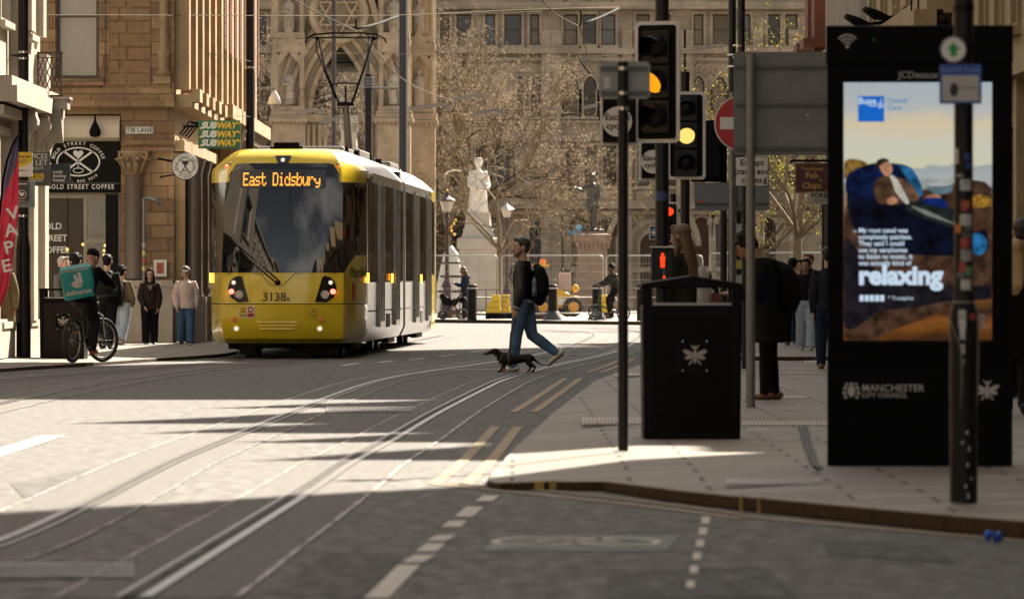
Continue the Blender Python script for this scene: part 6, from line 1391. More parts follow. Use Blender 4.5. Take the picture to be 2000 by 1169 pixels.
for i in range(5): b.ball((.2+.08*math.cos(i*1.3),0,z(430+i*7)), .05, 8); b.tube([(.05,0,z(445)),(.2+.05*math.cos(i*1.3),0,z(430+i*7))], .012, n=4)
b.ball((0,0,z(373)), .05, 8); b.build('gilt_ornament', M('gilding', (.65,.42,.10), .3, metal=.8, var=.2), t, smooth=True)
t = thing('heritage_lamp', 'second glazed lantern lamp seen through the young bare tree', 'street lamp', (P(990,0,206).x,206,SQZ)); b = MB(); D = 206; b.lathe([(.15,0),(.15,.9),(.06,1.1),(.05,z(430)),(.09,z(425))], n=10); b.build('post', MAR, t); b = MB(); b.loft([(0,0,z(424)),(0,0,z(408))],[.12,.2],side=(1,1,0),n=6); b.build('lantern', MATS['lantern_glass'], t); b = MB(); b.loft([(0,0,z(408)),(0,0,z(402)),(0,0,z(396))],[.26,.1,.02],side=(1,1,0),n=6); b.build('lantern_cap', M('cap_bright',(.5,.48,.45),.3,metal=.6), t)

# ================================================================ tall overhead-line poles
PBL = M('pole_blue_black', (.022,.024,.034), .42, var=.2, vs=4)
PBR = M('pole_brown', (.05,.038,.03), .5, var=.2, vs=4)
def tall_pole(px, D, r, z1, mat, label, z0=.11, steps=()):
    t = thing('line_pole', label, 'pole', (P(px,0,D).x, D, z0)); b = MB(); b.lathe([(r*1.5,0),(r*1.5,1.6),(r,1.75),(r*.95,z1)], n=16); b.build('post', mat, t, smooth=True, auto=35); b = MB()
    for z in steps: b.loft([(0,0,z),(0,0,z+.05)], [r*1.12]*2, n=16)
    if steps: build_parts(b, 'clamp', CHROME, t)
    return t
tall_pole(488.5, 133, .10, 12, BLACK, 'black overhead line pole in front of the brick building corner', steps=(3.6,4.0,6.0))
tall_pole(787, 163, .115, 14, PBL, 'thick blue black pole rising from behind the tram rear', z0=0)
tall_pole(652, 205, .08, 14, PBR, 'slim brown pole rising behind the pantograph')
t = tall_pole(719.5, 178, .115, P(0,152,178).z, BLACK, 'capped black pole with silver clamps right of the pantograph'); b = MB(); D = 178; z = lambda py: P(0,py,D).z-.11
b.lathe([(.12,z(172)),(.15,z(170)),(.15,z(155)),(.13,z(152)),(.05,z(143)),(.04,z(60))], n=12); b.build('pole_cap', M('cap_slate',(.06,.06,.065),.4), t); b = MB()
for py in (154,160,166,172): b.loft([(0,0,z(py)),(0,0,z(py)+.05)], [.165]*2, n=12)
b.tube([(.1,0,z(172)),(.9,0,z(172))], .04, n=6); b.build('clamp', STEEL, t)
c0 = P(536,196,150); t = thing('security_camera', 'white dome security camera hanging from an arm above the tram', 'security camera', c0); b = MB(); b.lathe([(.02,.24),(.06,.2),(.13,.08),(.17,-.06),(.15,-.1)], n=14); b.build('housing', M('camera_white',(.6,.58,.55),.4), t, smooth=True); b = MB(); b.ball((0,0,-.12),(.12,.12,.12),12); b.build('dome', M('dome_grey',(.2,.2,.21),.1), t, smooth=True); b = MB(); b.tube([(0,0,.22),(0,0,.3),(-.6,0,.32)], .03, n=6); b.build('arm', STEEL, t)
# ---- overhead wires
WIRE = M('overhead_wire', (.07,.06,.05), .8, var=.2, spec=.05)
wr = thing('overhead_wires', 'web of overhead tram wires and insulator arms strung across the street', 'overhead wires', (0,0,0))
def wire(pts, r=.011, mat=WIRE, name='wire'):
    b = MB(); q = [P(*p) for p in pts]
    if len(q) > 2: q = smooth_path(q, 3)
    b.tube(q, r, n=5); return b.build(name, mat, wr, smooth=True)
WB = M('pale_wire', (.14,.115,.085), .8, var=.1, spec=.05); ARM = M('arm_grey', (.05,.05,.05), .8, var=.2, spec=.05)
wire([(540,-18,100),(620,25,108),(695,60,116)], .012); wire([(700,62,117),(730,95,125),(780,150,140),(830,178,160),(885,197,185)], .013, WB)
wire([(1050,-10,120),(1085,28,126),(1130,51,132)], .013); wire([(1133,53,132),(1148,110,138),(1163,150,145),(1190,185,150),(1230,225,160)], .012, WB)
for a in ([(-20,30,105),(250,30,112),(500,31,120),(780,30,130),(1000,20,140),(1210,14,150)],[(490,190,150),(600,172,150),(712,152,150)],[(480,203,150),(600,190,150),(715,172,150)],[(478,226,150),(600,195,150),(712,163,150)]): wire(a, .009, WB)
for a in ([(500,225,160),(700,222,160),(850,219,160),(1000,215,160),(1180,212,160)],[(500,240,165),(760,242,165),(1000,232,165),(1170,216,165)],[(500,104,150),(800,106,160),(1050,116,165),(1240,104,170)],[(820,28,140),(900,27,145),(1060,22,150)],[(1330,100,150),(1450,86,140),(1560,72,130)],[(1330,190,150),(1440,186,140)],[(1330,172,150),(1450,168,140)],[(400,103,122),(490,120,130)],[(396,224,122),(488,228,130)]): wire(a, .007)
wire([(697,56,118),(740,46,126),(778,31,134)], .03, ARM, 'insulator_arm'); wire([(1140,46,133),(1175,33,138),(1208,17,144)], .03, ARM, 'insulator_arm'); wire([(693,34,117),(696,46,117),(692,60,117)], .02, BLACKM, 'hanger'); wire([(1135,20,132),(1135,40,132),(1132,52,132)], .022, BLACKM, 'hanger'); wire([(770,123,150),(790,146,150)], .02, ARM, 'hanger'); wire([(1131,115,150),(1152,145,150)], .022, ARM, 'hanger')
for a in ([(577,221,160),(618,213,160),(630,221,160)],[(622,239,165),(668,229,165),(676,239,165)],[(800,212,160),(866,203,160),(879,214,160)],[(885,195,160),(930,185,160),(948,193,160)],[(918,226,165),(966,214,165),(985,224,165)],[(1140,210,160),(1168,205,160)]):
    b = MB(); q = [P(*p) for p in a]
    for i in range(len(q)-1): b.add([q[i]+Vector((0,0,-.05)),q[i+1]+Vector((0,0,-.05)),q[i+1]+Vector((0,0,.05)),q[i]+Vector((0,0,.05)),q[i]+Vector((0,.06,-.05)),q[i+1]+Vector((0,.06,-.05)),q[i+1]+Vector((0,.06,.05)),q[i]+Vector((0,.06,.05))],[(0,1,2,3),(7,6,5,4),(0,4,5,1),(3,2,6,7)])
    b.build('section_insulator', M('insulator_grey',(.24,.24,.24),.5,metal=.4,var=.1), wr)

# ================================================================ trees
def tree(name, label, base, H_, r0, fork, spread, seed, levels=5, kids=(3,4), budm=None, barkm=None, buds=2, bs=.05, up=.35, lenk=.34, lean=(0,0), twig_r=.008):
    rnd = random.Random(seed); t = thing(name, label, 'tree', base, 0, 'bare spring trees'); tr, br, cr = MB(), MB(), MB()
    def rv(): return Vector((rnd.uniform(-1,1),rnd.uniform(-1,1),rnd.uniform(-1,1)))
    def seg(p, d, L, r, lv):
        n = 3; pts = [p]; q = p.copy(); dd = d.copy()
        for i in range(n):
            dd = (dd + rv()*.16 + Vector((0,0,.03))).normalized(); q = q + dd*L/n; pts.append(q.copy())
        r1 = max(twig_r*.6, r*.62)
        (tr if lv >= levels-1 else br).tube(pts, [r, r*.87, r*.75, r1], n=7 if lv >= levels-1 else 4 if lv > 1 else 3, cap=False)
        if lv == 0:
            for i in range(buds):
                c = pts[rnd.randint(1,3)] + rv()*.08; a = rv().normalized()*bs*rnd.uniform(.5,1.3); e = a.cross(rv()).normalized()*bs*rnd.uniform(.3,.8); cr.quad(c-a, c-e, c+a, c+e)
            return
        k = rnd.randint(*kids)
        for i in range(k):
            at = pts[3] if i < 2 else pts[rnd.randint(1,2)]
            side = rv(); side = (side - dd*side.dot(dd)).normalized(); nd = (dd*rnd.uniform(.55,.95) + side*rnd.uniform(.5,1.0)*spread + Vector((0,0,up*rnd.uniform(-.3,1)))).normalized()
            seg(at, nd, L*rnd.uniform(.62,.88), r1*rnd.uniform(.6,.9) if i else r1*.92, lv-1)
    p0 = Vector((0,0,0)); p1 = Vector((lean[0]*.3,lean[1]*.3,fork*.5)); p2 = Vector((lean[0],lean[1],fork)); tr.tube([p0,p1*.2+Vector((0,0,.02)),p1,p2],[r0*1.35,r0*1.1,r0,r0*.86],n=9,cap=False)
    for i in range(rnd.randint(4,5)):
        a = 2*math.pi*i/4.5+rnd.uniform(-.3,.3); d = Vector((math.cos(a)*spread,math.sin(a)*spread,rnd.uniform(.6,1.3))).normalized(); seg(p2 - Vector((0,0,rnd.uniform(0,fork*.12))), d, H_*lenk*rnd.uniform(.8,1.1), r0*.55, levels-1)
    seg(p2, Vector((0,0,1)), H_*lenk*.9, r0*.8, levels-1)
    tr.build('trunk', barkm, t, smooth=True); br.build('branches', barkm, t); cr.build('crown', budm, t); return t
BARK = M('bark_olive', (.19,.15,.10), .85, var=.35, vs=6, bump=.5, bs=25, spec=.05); BARKD = M('bark_dark', (.065,.05,.035), .85, var=.35, vs=6, bump=.5, bs=25, spec=.05); BARKP = M('bark_pale', (.20,.16,.11), .85, var=.35, vs=8, bump=.4, bs=25, spec=.05)
def leafmat(name, c, tr_=.35):
    m = M(name, c, .8, var=.35, vs=40, spec=0); n = m.node_tree.nodes; l = m.node_tree.links.new; b = n['Principled BSDF']; tl = n.new('ShaderNodeBsdfTranslucent'); tl.inputs[0].default_value = (*[min(1,x*1.3) for x in c],1); mx = n.new('ShaderNodeMixShader'); mx.inputs[0].default_value = tr_; l(b.outputs[0], mx.inputs[1]); l(tl.outputs[0], mx.inputs[2]); l(mx.outputs[0], n['Material Output'].inputs[0]); return m
BUDT = leafmat('tan_buds', (.30,.238,.168), .35); BUDO = leafmat('olive_buds', (.26,.20,.09)); BUDG = leafmat('yellow_green_buds', (.34,.31,.05))
tree('spring_tree', 'big bare spring tree with tan buds behind the white statue', (P(922,0,240).x,240,SQZ), 11.5, .22, 3.8, .78, 3, levels=6, kids=(3,4), budm=BUDT, barkm=BARK, buds=10, bs=.030, up=.3, lenk=.26, twig_r=.006)
tree('young_tree', 'slim young bare tree with an olive trunk beside the walking man', (P(975,0,199).x,199,SQZ), 6.6, .10, 2.35, 1.15, 11, levels=5, kids=(3,3), budm=BUDO, barkm=BARK, buds=1, bs=.03, up=.1, lenk=.27, twig_r=.006)
tree('spring_tree', 'hazy tan budded tree left of the memorial', (P(520,0,247).x,247,SQZ), 13, .28, 3.4, .9, 21, levels=6, kids=(3,3), budm=BUDT, barkm=BARKD, buds=8, bs=.038, up=.35, lenk=.27)
tree('spring_tree', 'tan budded tree seen through the memorial arch', (P(720,0,246).x,246,SQZ), 9, .2, 2.6, .8, 33, levels=5, kids=(3,3), budm=BUDT, barkm=BARKD, buds=8, bs=.038, up=.3, lenk=.28)
tree('spring_tree', 'dark limbed tree right of the thick blue black pole', (P(862,0,244).x,244,SQZ), 12, .26, 3.2, .85, 45, levels=6, kids=(3,3), budm=BUDT, barkm=BARKD, buds=12, bs=.032, up=.3, lenk=.26, twig_r=.006)
tree('leafing_tree', 'pale trunked tree with yellow green leaf buds above the fish and chips sign', (P(1558,0,160).x,160,SQZ), 7.2, .13, 2.6, .8, 52, levels=5, kids=(3,4), budm=BUDG, barkm=BARKP, buds=6, bs=.030, up=.4, lenk=.30)
tree('leafing_tree', 'smaller tree with yellow green buds behind the trams plate', (P(1487,0,172).x,172,SQZ), 5.4, .10, 2.2, 1.0, 61, levels=5, kids=(3,3), budm=BUDG, barkm=BARKP, buds=6, bs=.030, up=.3, lenk=.30)
BUDD = leafmat('dark_olive_buds', (.05,.042,.02), .2)
for i, (x, y) in enumerate(((13.5,214),(16,222),(19,232),(17.5,243),(22,226))):
    tree('dark_tree', ['dark bare tree out of frame on the right of the square, nearest the corner building','dark bare tree second from the corner building out of frame','dark bare tree out of frame in the middle of the right clump','dark bare tree out of frame closest to the office block','dark bare tree farthest right of the square out of frame'][i], (x,y,SQZ), 9, .2, 2.2, .8, 70+i, levels=5, kids=(3,3), budm=BUDD, barkm=BARKD, buds=8, bs=.12, up=.3, lenk=.3)
# ================================================================ people
def dirv(p, o=0.0, s=1): return Vector((s*math.sin(R(o)), -math.sin(R(p))*math.cos(R(o)), -math.cos(R(p))*math.cos(R(o))))
def figure(h, legL=(8,4,0), legR=(-8,6,0), armL=(5,8,15,0), armR=(5,8,15,0), lean=0, head=(0,0), wide=1.0, top=None, legs=None, hair=None, hipz=None, curl=.6, slump=0, longhair=None):
    """local figure facing -y, its left at +x; returns the shapes of body and clothes"""
    top = dict(dict(hem=-.04, puff=.022, sleeve=.016, hood=0, collar=1, flare=0.0), **(top or {})); legs = dict(dict(puff=.016, flare=0.0), **(legs or {}))
    u = Vector((0,-math.sin(R(lean)),math.cos(R(lean)))); hz = .53*h; hip = Vector((0,0,hz)); J = {}
    low = 9
    for s, lg, k in ((1,legL,'L'),(-1,legR,'R')):
        a = hip + Vector((s*.052*h*wide,0,-.01*h)); kn = a + dirv(lg[0],(lg[3] if len(lg)>3 else 1.5),s)*.245*h; an = kn + dirv(lg[0]-lg[1],0,s)*.235*h; fp = lg[2]; d = Vector((0,-math.cos(R(fp)),-math.sin(R(fp)))); dn = Vector((0,math.sin(R(fp)),-math.cos(R(fp))))
        J['hip'+k],J['knee'+k],J['ank'+k],J['fd'+k],J['fn'+k] = a,kn,an,d,dn
        low = min(low, (an-d*.035*h+dn*.04*h).z, (an+d*.11*h+dn*.04*h).z)
    dz = (hipz-hz) if hipz is not None else -low
    for q in list(J):
        if q[:2] not in ('fd','fn'): J[q] = J[q] + Vector((0,0,dz))
    hip = hip + Vector((0,0,dz)); J['hip'] = hip; J['u'] = u
    def sp(t): return hip + u*(t*h) + (Vector((0,-slump*(max(0,t-.15)/.15)**2*h,0)) if slump else Vector())
    for s, am, k in ((1,armL,'L'),(-1,armR,'R')):
        sh = sp(.272) + Vector((s*.094*h*wide,0,-.006*h)); up = dirv(am[0]+lean*.0,am[1],s); el = sh + up*.168*h; fo = dirv(am[0]+am[2],am[3],-s); wr = el + fo*.145*h; J['sh'+k],J['el'+k],J['wr'+k],J['fo'+k] = sh,el,wr,fo
    nk = sp(.30); hm = Matrix.Rotation(R(head[1]),3,'Z') @ Matrix.Rotation(R(head[0]),3,'X'); hc = nk + u*.035*h + hm @ Vector((0,-.018*h,.076*h)); J['head'], J['hm'] = hc, hm; g = h*1.10
    B = MB()
    tors = [(-.035,.086,.060),(.04,.084,.057),(.10,.076,.052),(.18,.088,.060),(.235,.090,.056),(.272,.062,.044),(.297,.036,.036)]
    B.loft([sp(t) for t,_,_ in tors], [(rx*h*wide,ry*h) for _,rx,ry in tors], n=16); B.loft([sp(.285),hc+hm@Vector((0,.01*h,-.03*h))], [(.033*h,.034*h),(.031*h,.033*h)], n=12, dome=True)
    def hp(x,y,z): return hc + hm @ Vector((x*g,y*g,z*g))
    B.ball(hp(0,.006,.018), (.045*g,.055*g,.051*g), 16, rot=hm); B.loft([hp(0,-.014,.03),hp(0,-.020,0),hp(0,-.022,-.03),hp(0,-.026,-.052)], [(.040*g,.034*g),(.039*g,.034*g),(.033*g,.028*g),(.018*g,.016*g)], side=hm@Vector((1,0,0)), n=12, dome=True)
    B.loft([hp(0,-.050,.012),hp(0,-.060,-.008),hp(0,-.066,-.016)], [(.006*g,.006*g),(.008*g,.008*g),(.010*g,.007*g)], n=8, dome=True)
    for s in (1,-1): B.ball(hp(s*.046,.006,-.002), (.007*g,.014*g,.02*g), 8, rot=hm)
    T, L_, = MB(), MB(); pf = top['puff']
    for s, k in ((1,'L'),(-1,'R')):
        sh, el, wr, fo = J['sh'+k],J['el'+k],J['wr'+k],J['fo'+k]
        B.loft([sp(.255)+Vector((s*.06*h,0,0)),sh,sh.lerp(el,.4),el,el.lerp(wr,.35),wr], [.036*h,.040*h,.033*h,.026*h,.027*h,.017*h], side=(.2,.1,1), n=12, dome=True)
        sd = Vector((0,1,0)) - fo*fo.y; sd = sd.normalized() if sd.length > .2 else Vector((0,0,1)); nn = Vector((-s,0,0)); nn = (nn - fo*nn.dot(fo)); nn = nn.normalized() if nn.length > .1 else sd.cross(fo)
        pm = wr + fo*.028*h; kn_ = wr + fo*.052*h; B.loft([wr,pm,kn_], [(.017*h,.013*h),(.024*h,.013*h),(.023*h,.012*h)], side=sd, n=10, dome=True); hd = kn_
        for i, (o, ln) in enumerate(((-.017,.036),(-.006,.042),(.006,.040),(.016,.031))):
            b0 = kn_ + sd*(o*h); d1 = (fo + nn*.35*curl).normalized(); d2 = (fo + nn*1.0*curl).normalized(); d3 = (fo*.6 + nn*1.6*curl).normalized(); l = ln*h; B.loft([b0-fo*.01*h,b0+d1*l*.45,b0+d1*l*.45+d2*l*.32,b0+d1*l*.45+d2*l*.32+d3*l*.25], [.0055*h,.0052*h,.0048*h,.0042*h], n=7, dome=True)
        tb = wr + fo*.02*h - sd*.018*h; B.loft([tb, tb - sd*.014*h + fo*.018*h + nn*.006*h, tb - sd*.014*h + fo*.036*h + nn*.012*h], [.008*h,.007*h,.0055*h], n=7, dome=True); J['hand'+k] = kn_ + nn*.012*h
        sl = top['sleeve']; T.loft([sp(.25)+Vector((s*.05*h,0,0)),sh+Vector((0,0,.004*h)),sh.lerp(el,.45),el,el.lerp(wr,.4),wr.lerp(el,.04)], [.034*h+pf*.5,.038*h+sl*.7,.034*h+sl,.030*h+sl*1.05,.027*h+sl*1.0,.020*h+sl*.8], side=(.2,.1,1), n=14, dome=True)
        a, kn, an = J['hip'+k],J['knee'+k],J['ank'+k]; d, dn = J['fd'+k],J['fn'+k]
        B.loft([a+Vector((0,0,.02*h)),a.lerp(kn,.3),kn,kn.lerp(an,.3),an], [.058*h,.052*h,.035*h,.036*h,.022*h], n=12, dome=True)
        pl_ = legs['puff']; fl_a = legs['flare']; L_.loft([a+Vector((0,0,.03*h)),a.lerp(kn,.25),a.lerp(kn,.6),kn,kn.lerp(an,.35),kn.lerp(an,.75),an+ (an-kn).normalized()*.012*h], [.060*h+pl_,.057*h+pl_,.048*h+pl_,.039*h+pl_*1.1,.038*h+pl_+fl_a*.4,.031*h+pl_+fl_a*.8,.029*h+pl_+fl_a], n=14)
        S_ = MB(); S_.loft([an-d*.030*h+dn*.014*h, an+dn*.016*h, an+d*.05*h+dn*.022*h, an+d*.10*h+dn*.027*h], [(.026*h,.024*h),(.029*h,.026*h),(.029*h,.019*h),(.022*h,.014*h)], side=(1,0,0), n=12, dome=True); S_.loft([an+Vector((0,0,.02*h)),an+dn*.012*h],[.027*h,.028*h],n=10,dome=True); J['shoe'+k] = S_
        so = MB(); so.loft([an-d*.036*h+dn*.037*h, an+d*.02*h+dn*.037*h, an+d*.07*h+dn*.037*h, an+d*.118*h+dn*.037*h], [(.024*h,.007*h),(.027*h,.007*h),(.032*h,.007*h),(.016*h,.006*h)], side=(1,0,0), n=10); J['sole'+k] = so
    L_.loft([sp(-.045),sp(-.01),sp(.05),sp(.075)], [(.082*h*wide+legs['puff'],.058*h+legs['puff']),(.094*h*wide+legs['puff']*.7,.066*h+legs['puff']),(.088*h*wide+legs['puff']*.5,.060*h+legs['puff']*.6),(.084*h*wide,.058*h)], n=16)
    hm_ = top['hem']; ts = [(hm_,.090+top['flare'],.068+top['flare']*.7)] + ([(hm_*.4,.092+top['flare']*.5,.066+top['flare']*.4)] if hm_ < -.08 else []) + [(.04,.088,.061),(.10,.084,.058),(.18,.091,.064),(.232,.090,.060),(.268,.060,.048),(.292,.040,.042)]
    T.loft([(sp(t) if t > -.03 else hip + Vector((0,0,t*h)) + u*0) for t,_,_ in ts], [(rx*h*wide+pf,ry*h+pf) for _,rx,ry in ts], n=20)
    if top['collar']: T.torus(sp(.305), .040*h+pf*.2, .012*h, 'z', 16, 6)
    if top['hood']: T.loft([sp(.30)+Vector((-.05*h,.02*h,0)),sp(.285)+Vector((-.04*h,.062*h,0)),sp(.275)+Vector((0,.078*h,0)),sp(.285)+Vector((.04*h,.062*h,0)),sp(.30)+Vector((.05*h,.02*h,0))],[.022*h,.03*h,.034*h,.03*h,.022*h],n=10,dome=True)
    Hh = MB(); st = hair or 'short'
    if st in ('short','curly','long','bun','grey'):
        Hh.ball(hp(0,.019,.030), (.0485*g,.054*g,.048*g), 16, rot=hm); Hh.loft([hp(-.032,-.030,.058),hp(0,-.036,.066),hp(.032,-.030,.058)],[.010*g,.014*g,.010*g],n=10,dome=True)
        Hh.ball(hp(0,.036,-.002),(.040*g,.026*g,.036*g),12,rot=hm)
        for s in (1,-1): Hh.loft([hp(s*.044,-.018,.04),hp(s*.046,-.012,.012)],[.009*g,.006*g],n=8,dome=True)
    if st == 'curly':
        rr = random.Random(5)
        for i in range(46):
            a, b_ = rr.uniform(0,6.28), rr.uniform(-.1,1.5); v = Vector((math.cos(a)*math.cos(b_)*.05,math.sin(a)*math.cos(b_)*.056+.016,math.sin(b_)*.054+.028))
            if v.y < -.025 and v.z < .045: continue
            Hh.ball(hp(*v), .016*g, 7)
    if st == 'long':
        ln = longhair or .17; Hh.loft([hp(0,.034,.02),hp(0,.046,-.03),sp(.285)+Vector((0,.055*h,0)),sp(.30-ln*.7)+Vector((0,.075*h+pf*.6,0)),sp(.30-ln)+Vector((0,.072*h+pf*.6,0))],[(.046*h,.03*h),(.050*h,.03*h),(.056*h,.028*h),(.048*h,.022*h),(.026*h,.012*h)],side=(1,0,0),n=14,dome=True)
        for s in ((1,-1) if ln > .1 else ()): Hh.loft([hp(s*.038,-.016,.046),hp(s*.047,.0,.0),hp(s*.047,.008,-.05),sp(.27)+Vector((s*.056*h,-.020*h,0)),sp(.30-ln*.5)+Vector((s*.052*h,-.058*h-pf*.7,0))],[(.008*h,.010*h),(.010*h,.017*h),(.018*h,.024*h),(.024*h,.018*h),(.012*h,.008*h)],side=(1,0,0),n=10,dome=True)
    if st == 'bun': Hh.ball(hp(0,.07,.045), .022*g, 10)
    if st == 'beanie': Hh.ball(hp(0,.010,.036),(.051*g,.060*g,.050*g),16,rot=hm); Hh.loft([hp(0,.006,.018),hp(0,.004,.036)],[(.052*g,.060*g),(.052*g,.060*g)],side=hm@Vector((1,0,0)),n=18,dome=False)
    J['hp'] = hp; J['sp'] = sp; J['h'] = h
    return dict(body=B, top=T, legs=L_, hair=Hh, J=J, shoes=(J['shoeL'],J['shoeR']), soles=(J['soleL'],J['soleR']))
def remesh(o, vs, it=3):
    m = o.modifiers.new('remesh','REMESH'); m.mode = 'VOXEL'; m.voxel_size = vs; m.use_smooth_shade = True
    s = o.modifiers.new('smooth','SMOOTH'); s.factor = .5; s.iterations = it; return o
def cloth(name, col, rough=.85, var=.22, bump=.5, bs=9, vs=7, **k): return M(name, col, rough, var=var, vs=vs, bump=bump, bs=bs, spec=k.pop('spec',.12), sheen=0, **k)
SKIN = M('skin_fair', (.46,.27,.19), .5, var=.08, vs=20); SKIN2 = M('skin_tan', (.34,.19,.12), .5, var=.08, vs=20); SKIN3 = M('skin_dark', (.085,.045,.028), .45, var=.1, vs=20)
HBR = M('hair_dark_brown', (.028,.016,.010), .5, var=.3, vs=30, bump=.5, bs=60, stretch=(3,3,.6)); HBK = M('hair_black', (.006,.005,.0045), .6, spec=.15, var=.3, vs=30, bump=.4, bs=60); HLB = M('hair_brown', (.11,.052,.022), .45, var=.35, vs=30, bump=.6, bs=60, stretch=(3,3,.5)); HGY = M('hair_grey', (.32,.30,.27), .6, var=.2, vs=30, bump=.5, bs=60); HBL = M('hair_blond', (.42,.28,.13), .45, var=.3, vs=30, bump=.6, bs=60, stretch=(3,3,.5))
EYE = M('dark_feature', (.02,.013,.01), .4, var=0); LIP = M('lip', (.30,.11,.09), .5, var=0)
CBK = cloth('black_cloth', (.005,.005,.0055), .85); CBK2 = cloth('charcoal_cloth', (.009,.009,.010), .8); DEN = cloth('blue_denim', (.075,.135,.22), .85, var=.35, vs=5, bump=.7, bs=12); DENL = cloth('light_denim', (.30,.36,.42), .85, var=.2, bump=.7, bs=10); WSHOE = M('white_shoe', (.60,.57,.52), .6, var=.1); BSHOE = M('black_shoe', (.012,.012,.012), .5, var=.2); SOLE = M('pale_sole', (.50,.47,.42), .6, var=.1); SOLEB = M('brown_sole', (.20,.10,.045), .6, var=.2)
def person(label, loc, heading, h, topm, legm, shoem, skin=SKIN, hairm=HBK, topname='jacket', solem=None, face=True, group=None, vs=.011, beard=None, hairname='hair', **kw):
    t = thing('person', label, 'person', loc, R(heading), group); f = figure(h, **kw); J = f['J']; k = h/1.75
    remesh(f['body'].build('body', skin, t), .0095*k, 2); remesh(f['top'].build(topname, topm, t), vs*k, 3); remesh(f['legs'].build('trousers', legm, t), vs*k, 3)
    for s in f['shoes']: remesh(s.build('shoe', shoem, t), .009*k, 2)
    if solem:
        for s in f['soles']: s.build('sole', solem, t, smooth=True)
    if f['hair'].v: remesh(f['hair'].build(hairname, hairm, t), .009*k, 2)
    if face:
        hp = J['hp']; b = MB()
        for s in (1,-1): b.ball(hp(s*.018,-.050,.006), (.0065*h,.004*h,.0035*h), 8, rot=J['hm']); b.loft([hp(s*.010,-.055,.018),hp(s*.019,-.054,.021),hp(s*.028,-.049,.018)],[.0022*h,.003*h,.002*h],n=6,dome=True)
        b.build('eyes', EYE, t, smooth=True); b = MB(); b.loft([hp(-.013,-.0475,-.030),hp(0,-.0505,-.030),hp(.013,-.0475,-.030)],[.0022*h,.0035*h,.0022*h],n=6,dome=True); b.build('mouth', LIP, t, smooth=True)
    if beard:
        b = MB(); hp = J['hp']; b.loft([hp(-.038,-.016,-.024),hp(-.026,-.040,-.045),hp(0,-.046,-.052),hp(.026,-.040,-.045),hp(.038,-.016,-.024)],[.010*h,.0085*h,.009*h,.0085*h,.010*h],n=8,dome=True); b.loft([hp(-.014,-.047,-.022),hp(.014,-.047,-.022)],[.005*h,.005*h],n=6,dome=True); b.build('stubble', beard, t, smooth=True)
    t['_'] = 0; del t['_']
    return t, J, Matrix.Translation(Vector(loc)) @ Matrix.Rotation(R(heading),4,'Z')
def place(px, D, z=SQZ): return (P(px,0,D).x, D, z)
def backpack(label, W_, J, mat, sc=1.0, drop=0, bottle=False, straps=None, name='backpack', straploc=True):
    h = J['h']; sp = J['sp']; t = thing(name, label, 'backpack', (0,0,0)); t.matrix_world = W_; b = MB(); y = .095*h+.03
    b.loft([sp(.27)+Vector((0,y-.01,0)),sp(.25)+Vector((0,y+.02,0)),sp(.18)+Vector((0,y+.05,0)),sp(.08-drop)+Vector((0,y+.055,0)),sp(.015-drop)+Vector((0,y+.03,0))],[(.05*h*sc,.03*h*sc),(.078*h*sc,.045*h*sc),(.088*h*sc,.062*h*sc),(.088*h*sc,.065*h*sc),(.07*h*sc,.045*h*sc)],side=(1,0,0),n=16,dome=True); remesh(b.build('pack', mat, t), .014, 3)
    for s in (1,-1):
        b = MB(); x = s*.06*h; b.loft([sp(.26)+Vector((x,y-.04,0)),sp(.30)+Vector((x,.02,.0)),sp(.275)+Vector((x*1.1,-.055*h-.03,0)),sp(.19)+Vector((x*1.15,-.075*h-.03,0)),sp(.12)+Vector((x*1.55,-.03*h,0)),sp(.09)+Vector((x*1.4,.06*h,0))],[(.018,.006)]*6,side=(1,0,0),n=8); b.build('strap', straps or mat, t, smooth=True)
    if bottle: b = MB(); q = sp(.06)+Vector((.098*h,y,0)); b.lathe([(.036,0),(.038,.1),(.026,.13),(.036,.16),(.034,.22),(.018,.25),(.02,.27)], q.x, q.y, n=12); o = b.build('bottle', M('grey_bottle', (.16,.17,.18), .3, var=.1), t, smooth=True); o.location.z = q.z-.02
    return t

# ---- the man with the dog
D = 85.0; LEA = M('leather_sleeve', (.012,.0115,.012), .42, var=.25, vs=8, bump=.6, bs=7)
mt, MJ, MW = person('man in a black varsity jacket and jeans crossing the road with a dog', (P(1022,0,D).x,D,0), -104, 1.90, cloth('black_wool', (.006,.006,.007), .9), DEN, WSHOE, skin=SKIN, hairm=HBR, solem=SOLEB, beard=M('stubble', (.16,.09,.06), .7, var=.2), legL=(9,2,0), legR=(-13,42,38), armL=(-4,7,18,2), armR=(2,6,20,0), head=(2,30), top=dict(hem=.0,puff=.028,sleeve=.02), legs=dict(puff=.012), hair='short', wide=1.05)
h = 1.90; b = MB(); sh, el, wr = MJ['shL'],MJ['elL'],MJ['wrL']; b.loft([sh+Vector((0,0,.012)),sh.lerp(el,.45),el,el.lerp(wr,.4),wr.lerp(el,.12)],[.038*h+.019,.034*h+.025,.030*h+.026,.027*h+.025,.020*h+.021],side=(.2,.1,1),n=16,dome=True); remesh(b.build('leather_sleeve', LEA, mt), .013, 3)
b = MB(); hp_ = MJ['hip']; b.loft([hp_+Vector((0,0,-.005)),hp_+Vector((0,0,.018))],[(.090*h+.034,.068*h+.034)]*2,n=24); b.loft([hp_+Vector((0,0,.03)),hp_+Vector((0,0,.04))],[(.090*h+.033,.067*h+.033)]*2,n=24); fo = MJ['foL']; b.loft([wr-fo*.02,wr-fo*.005],[.021*h+.022]*2,n=14); b.loft([wr+fo*.008,wr+fo*.016],[.021*h+.018]*2,n=14); b.build('striped_rib', M('grey_rib',(.40,.39,.37),.8), mt)
b = MB(); sp = MJ['sp']; 
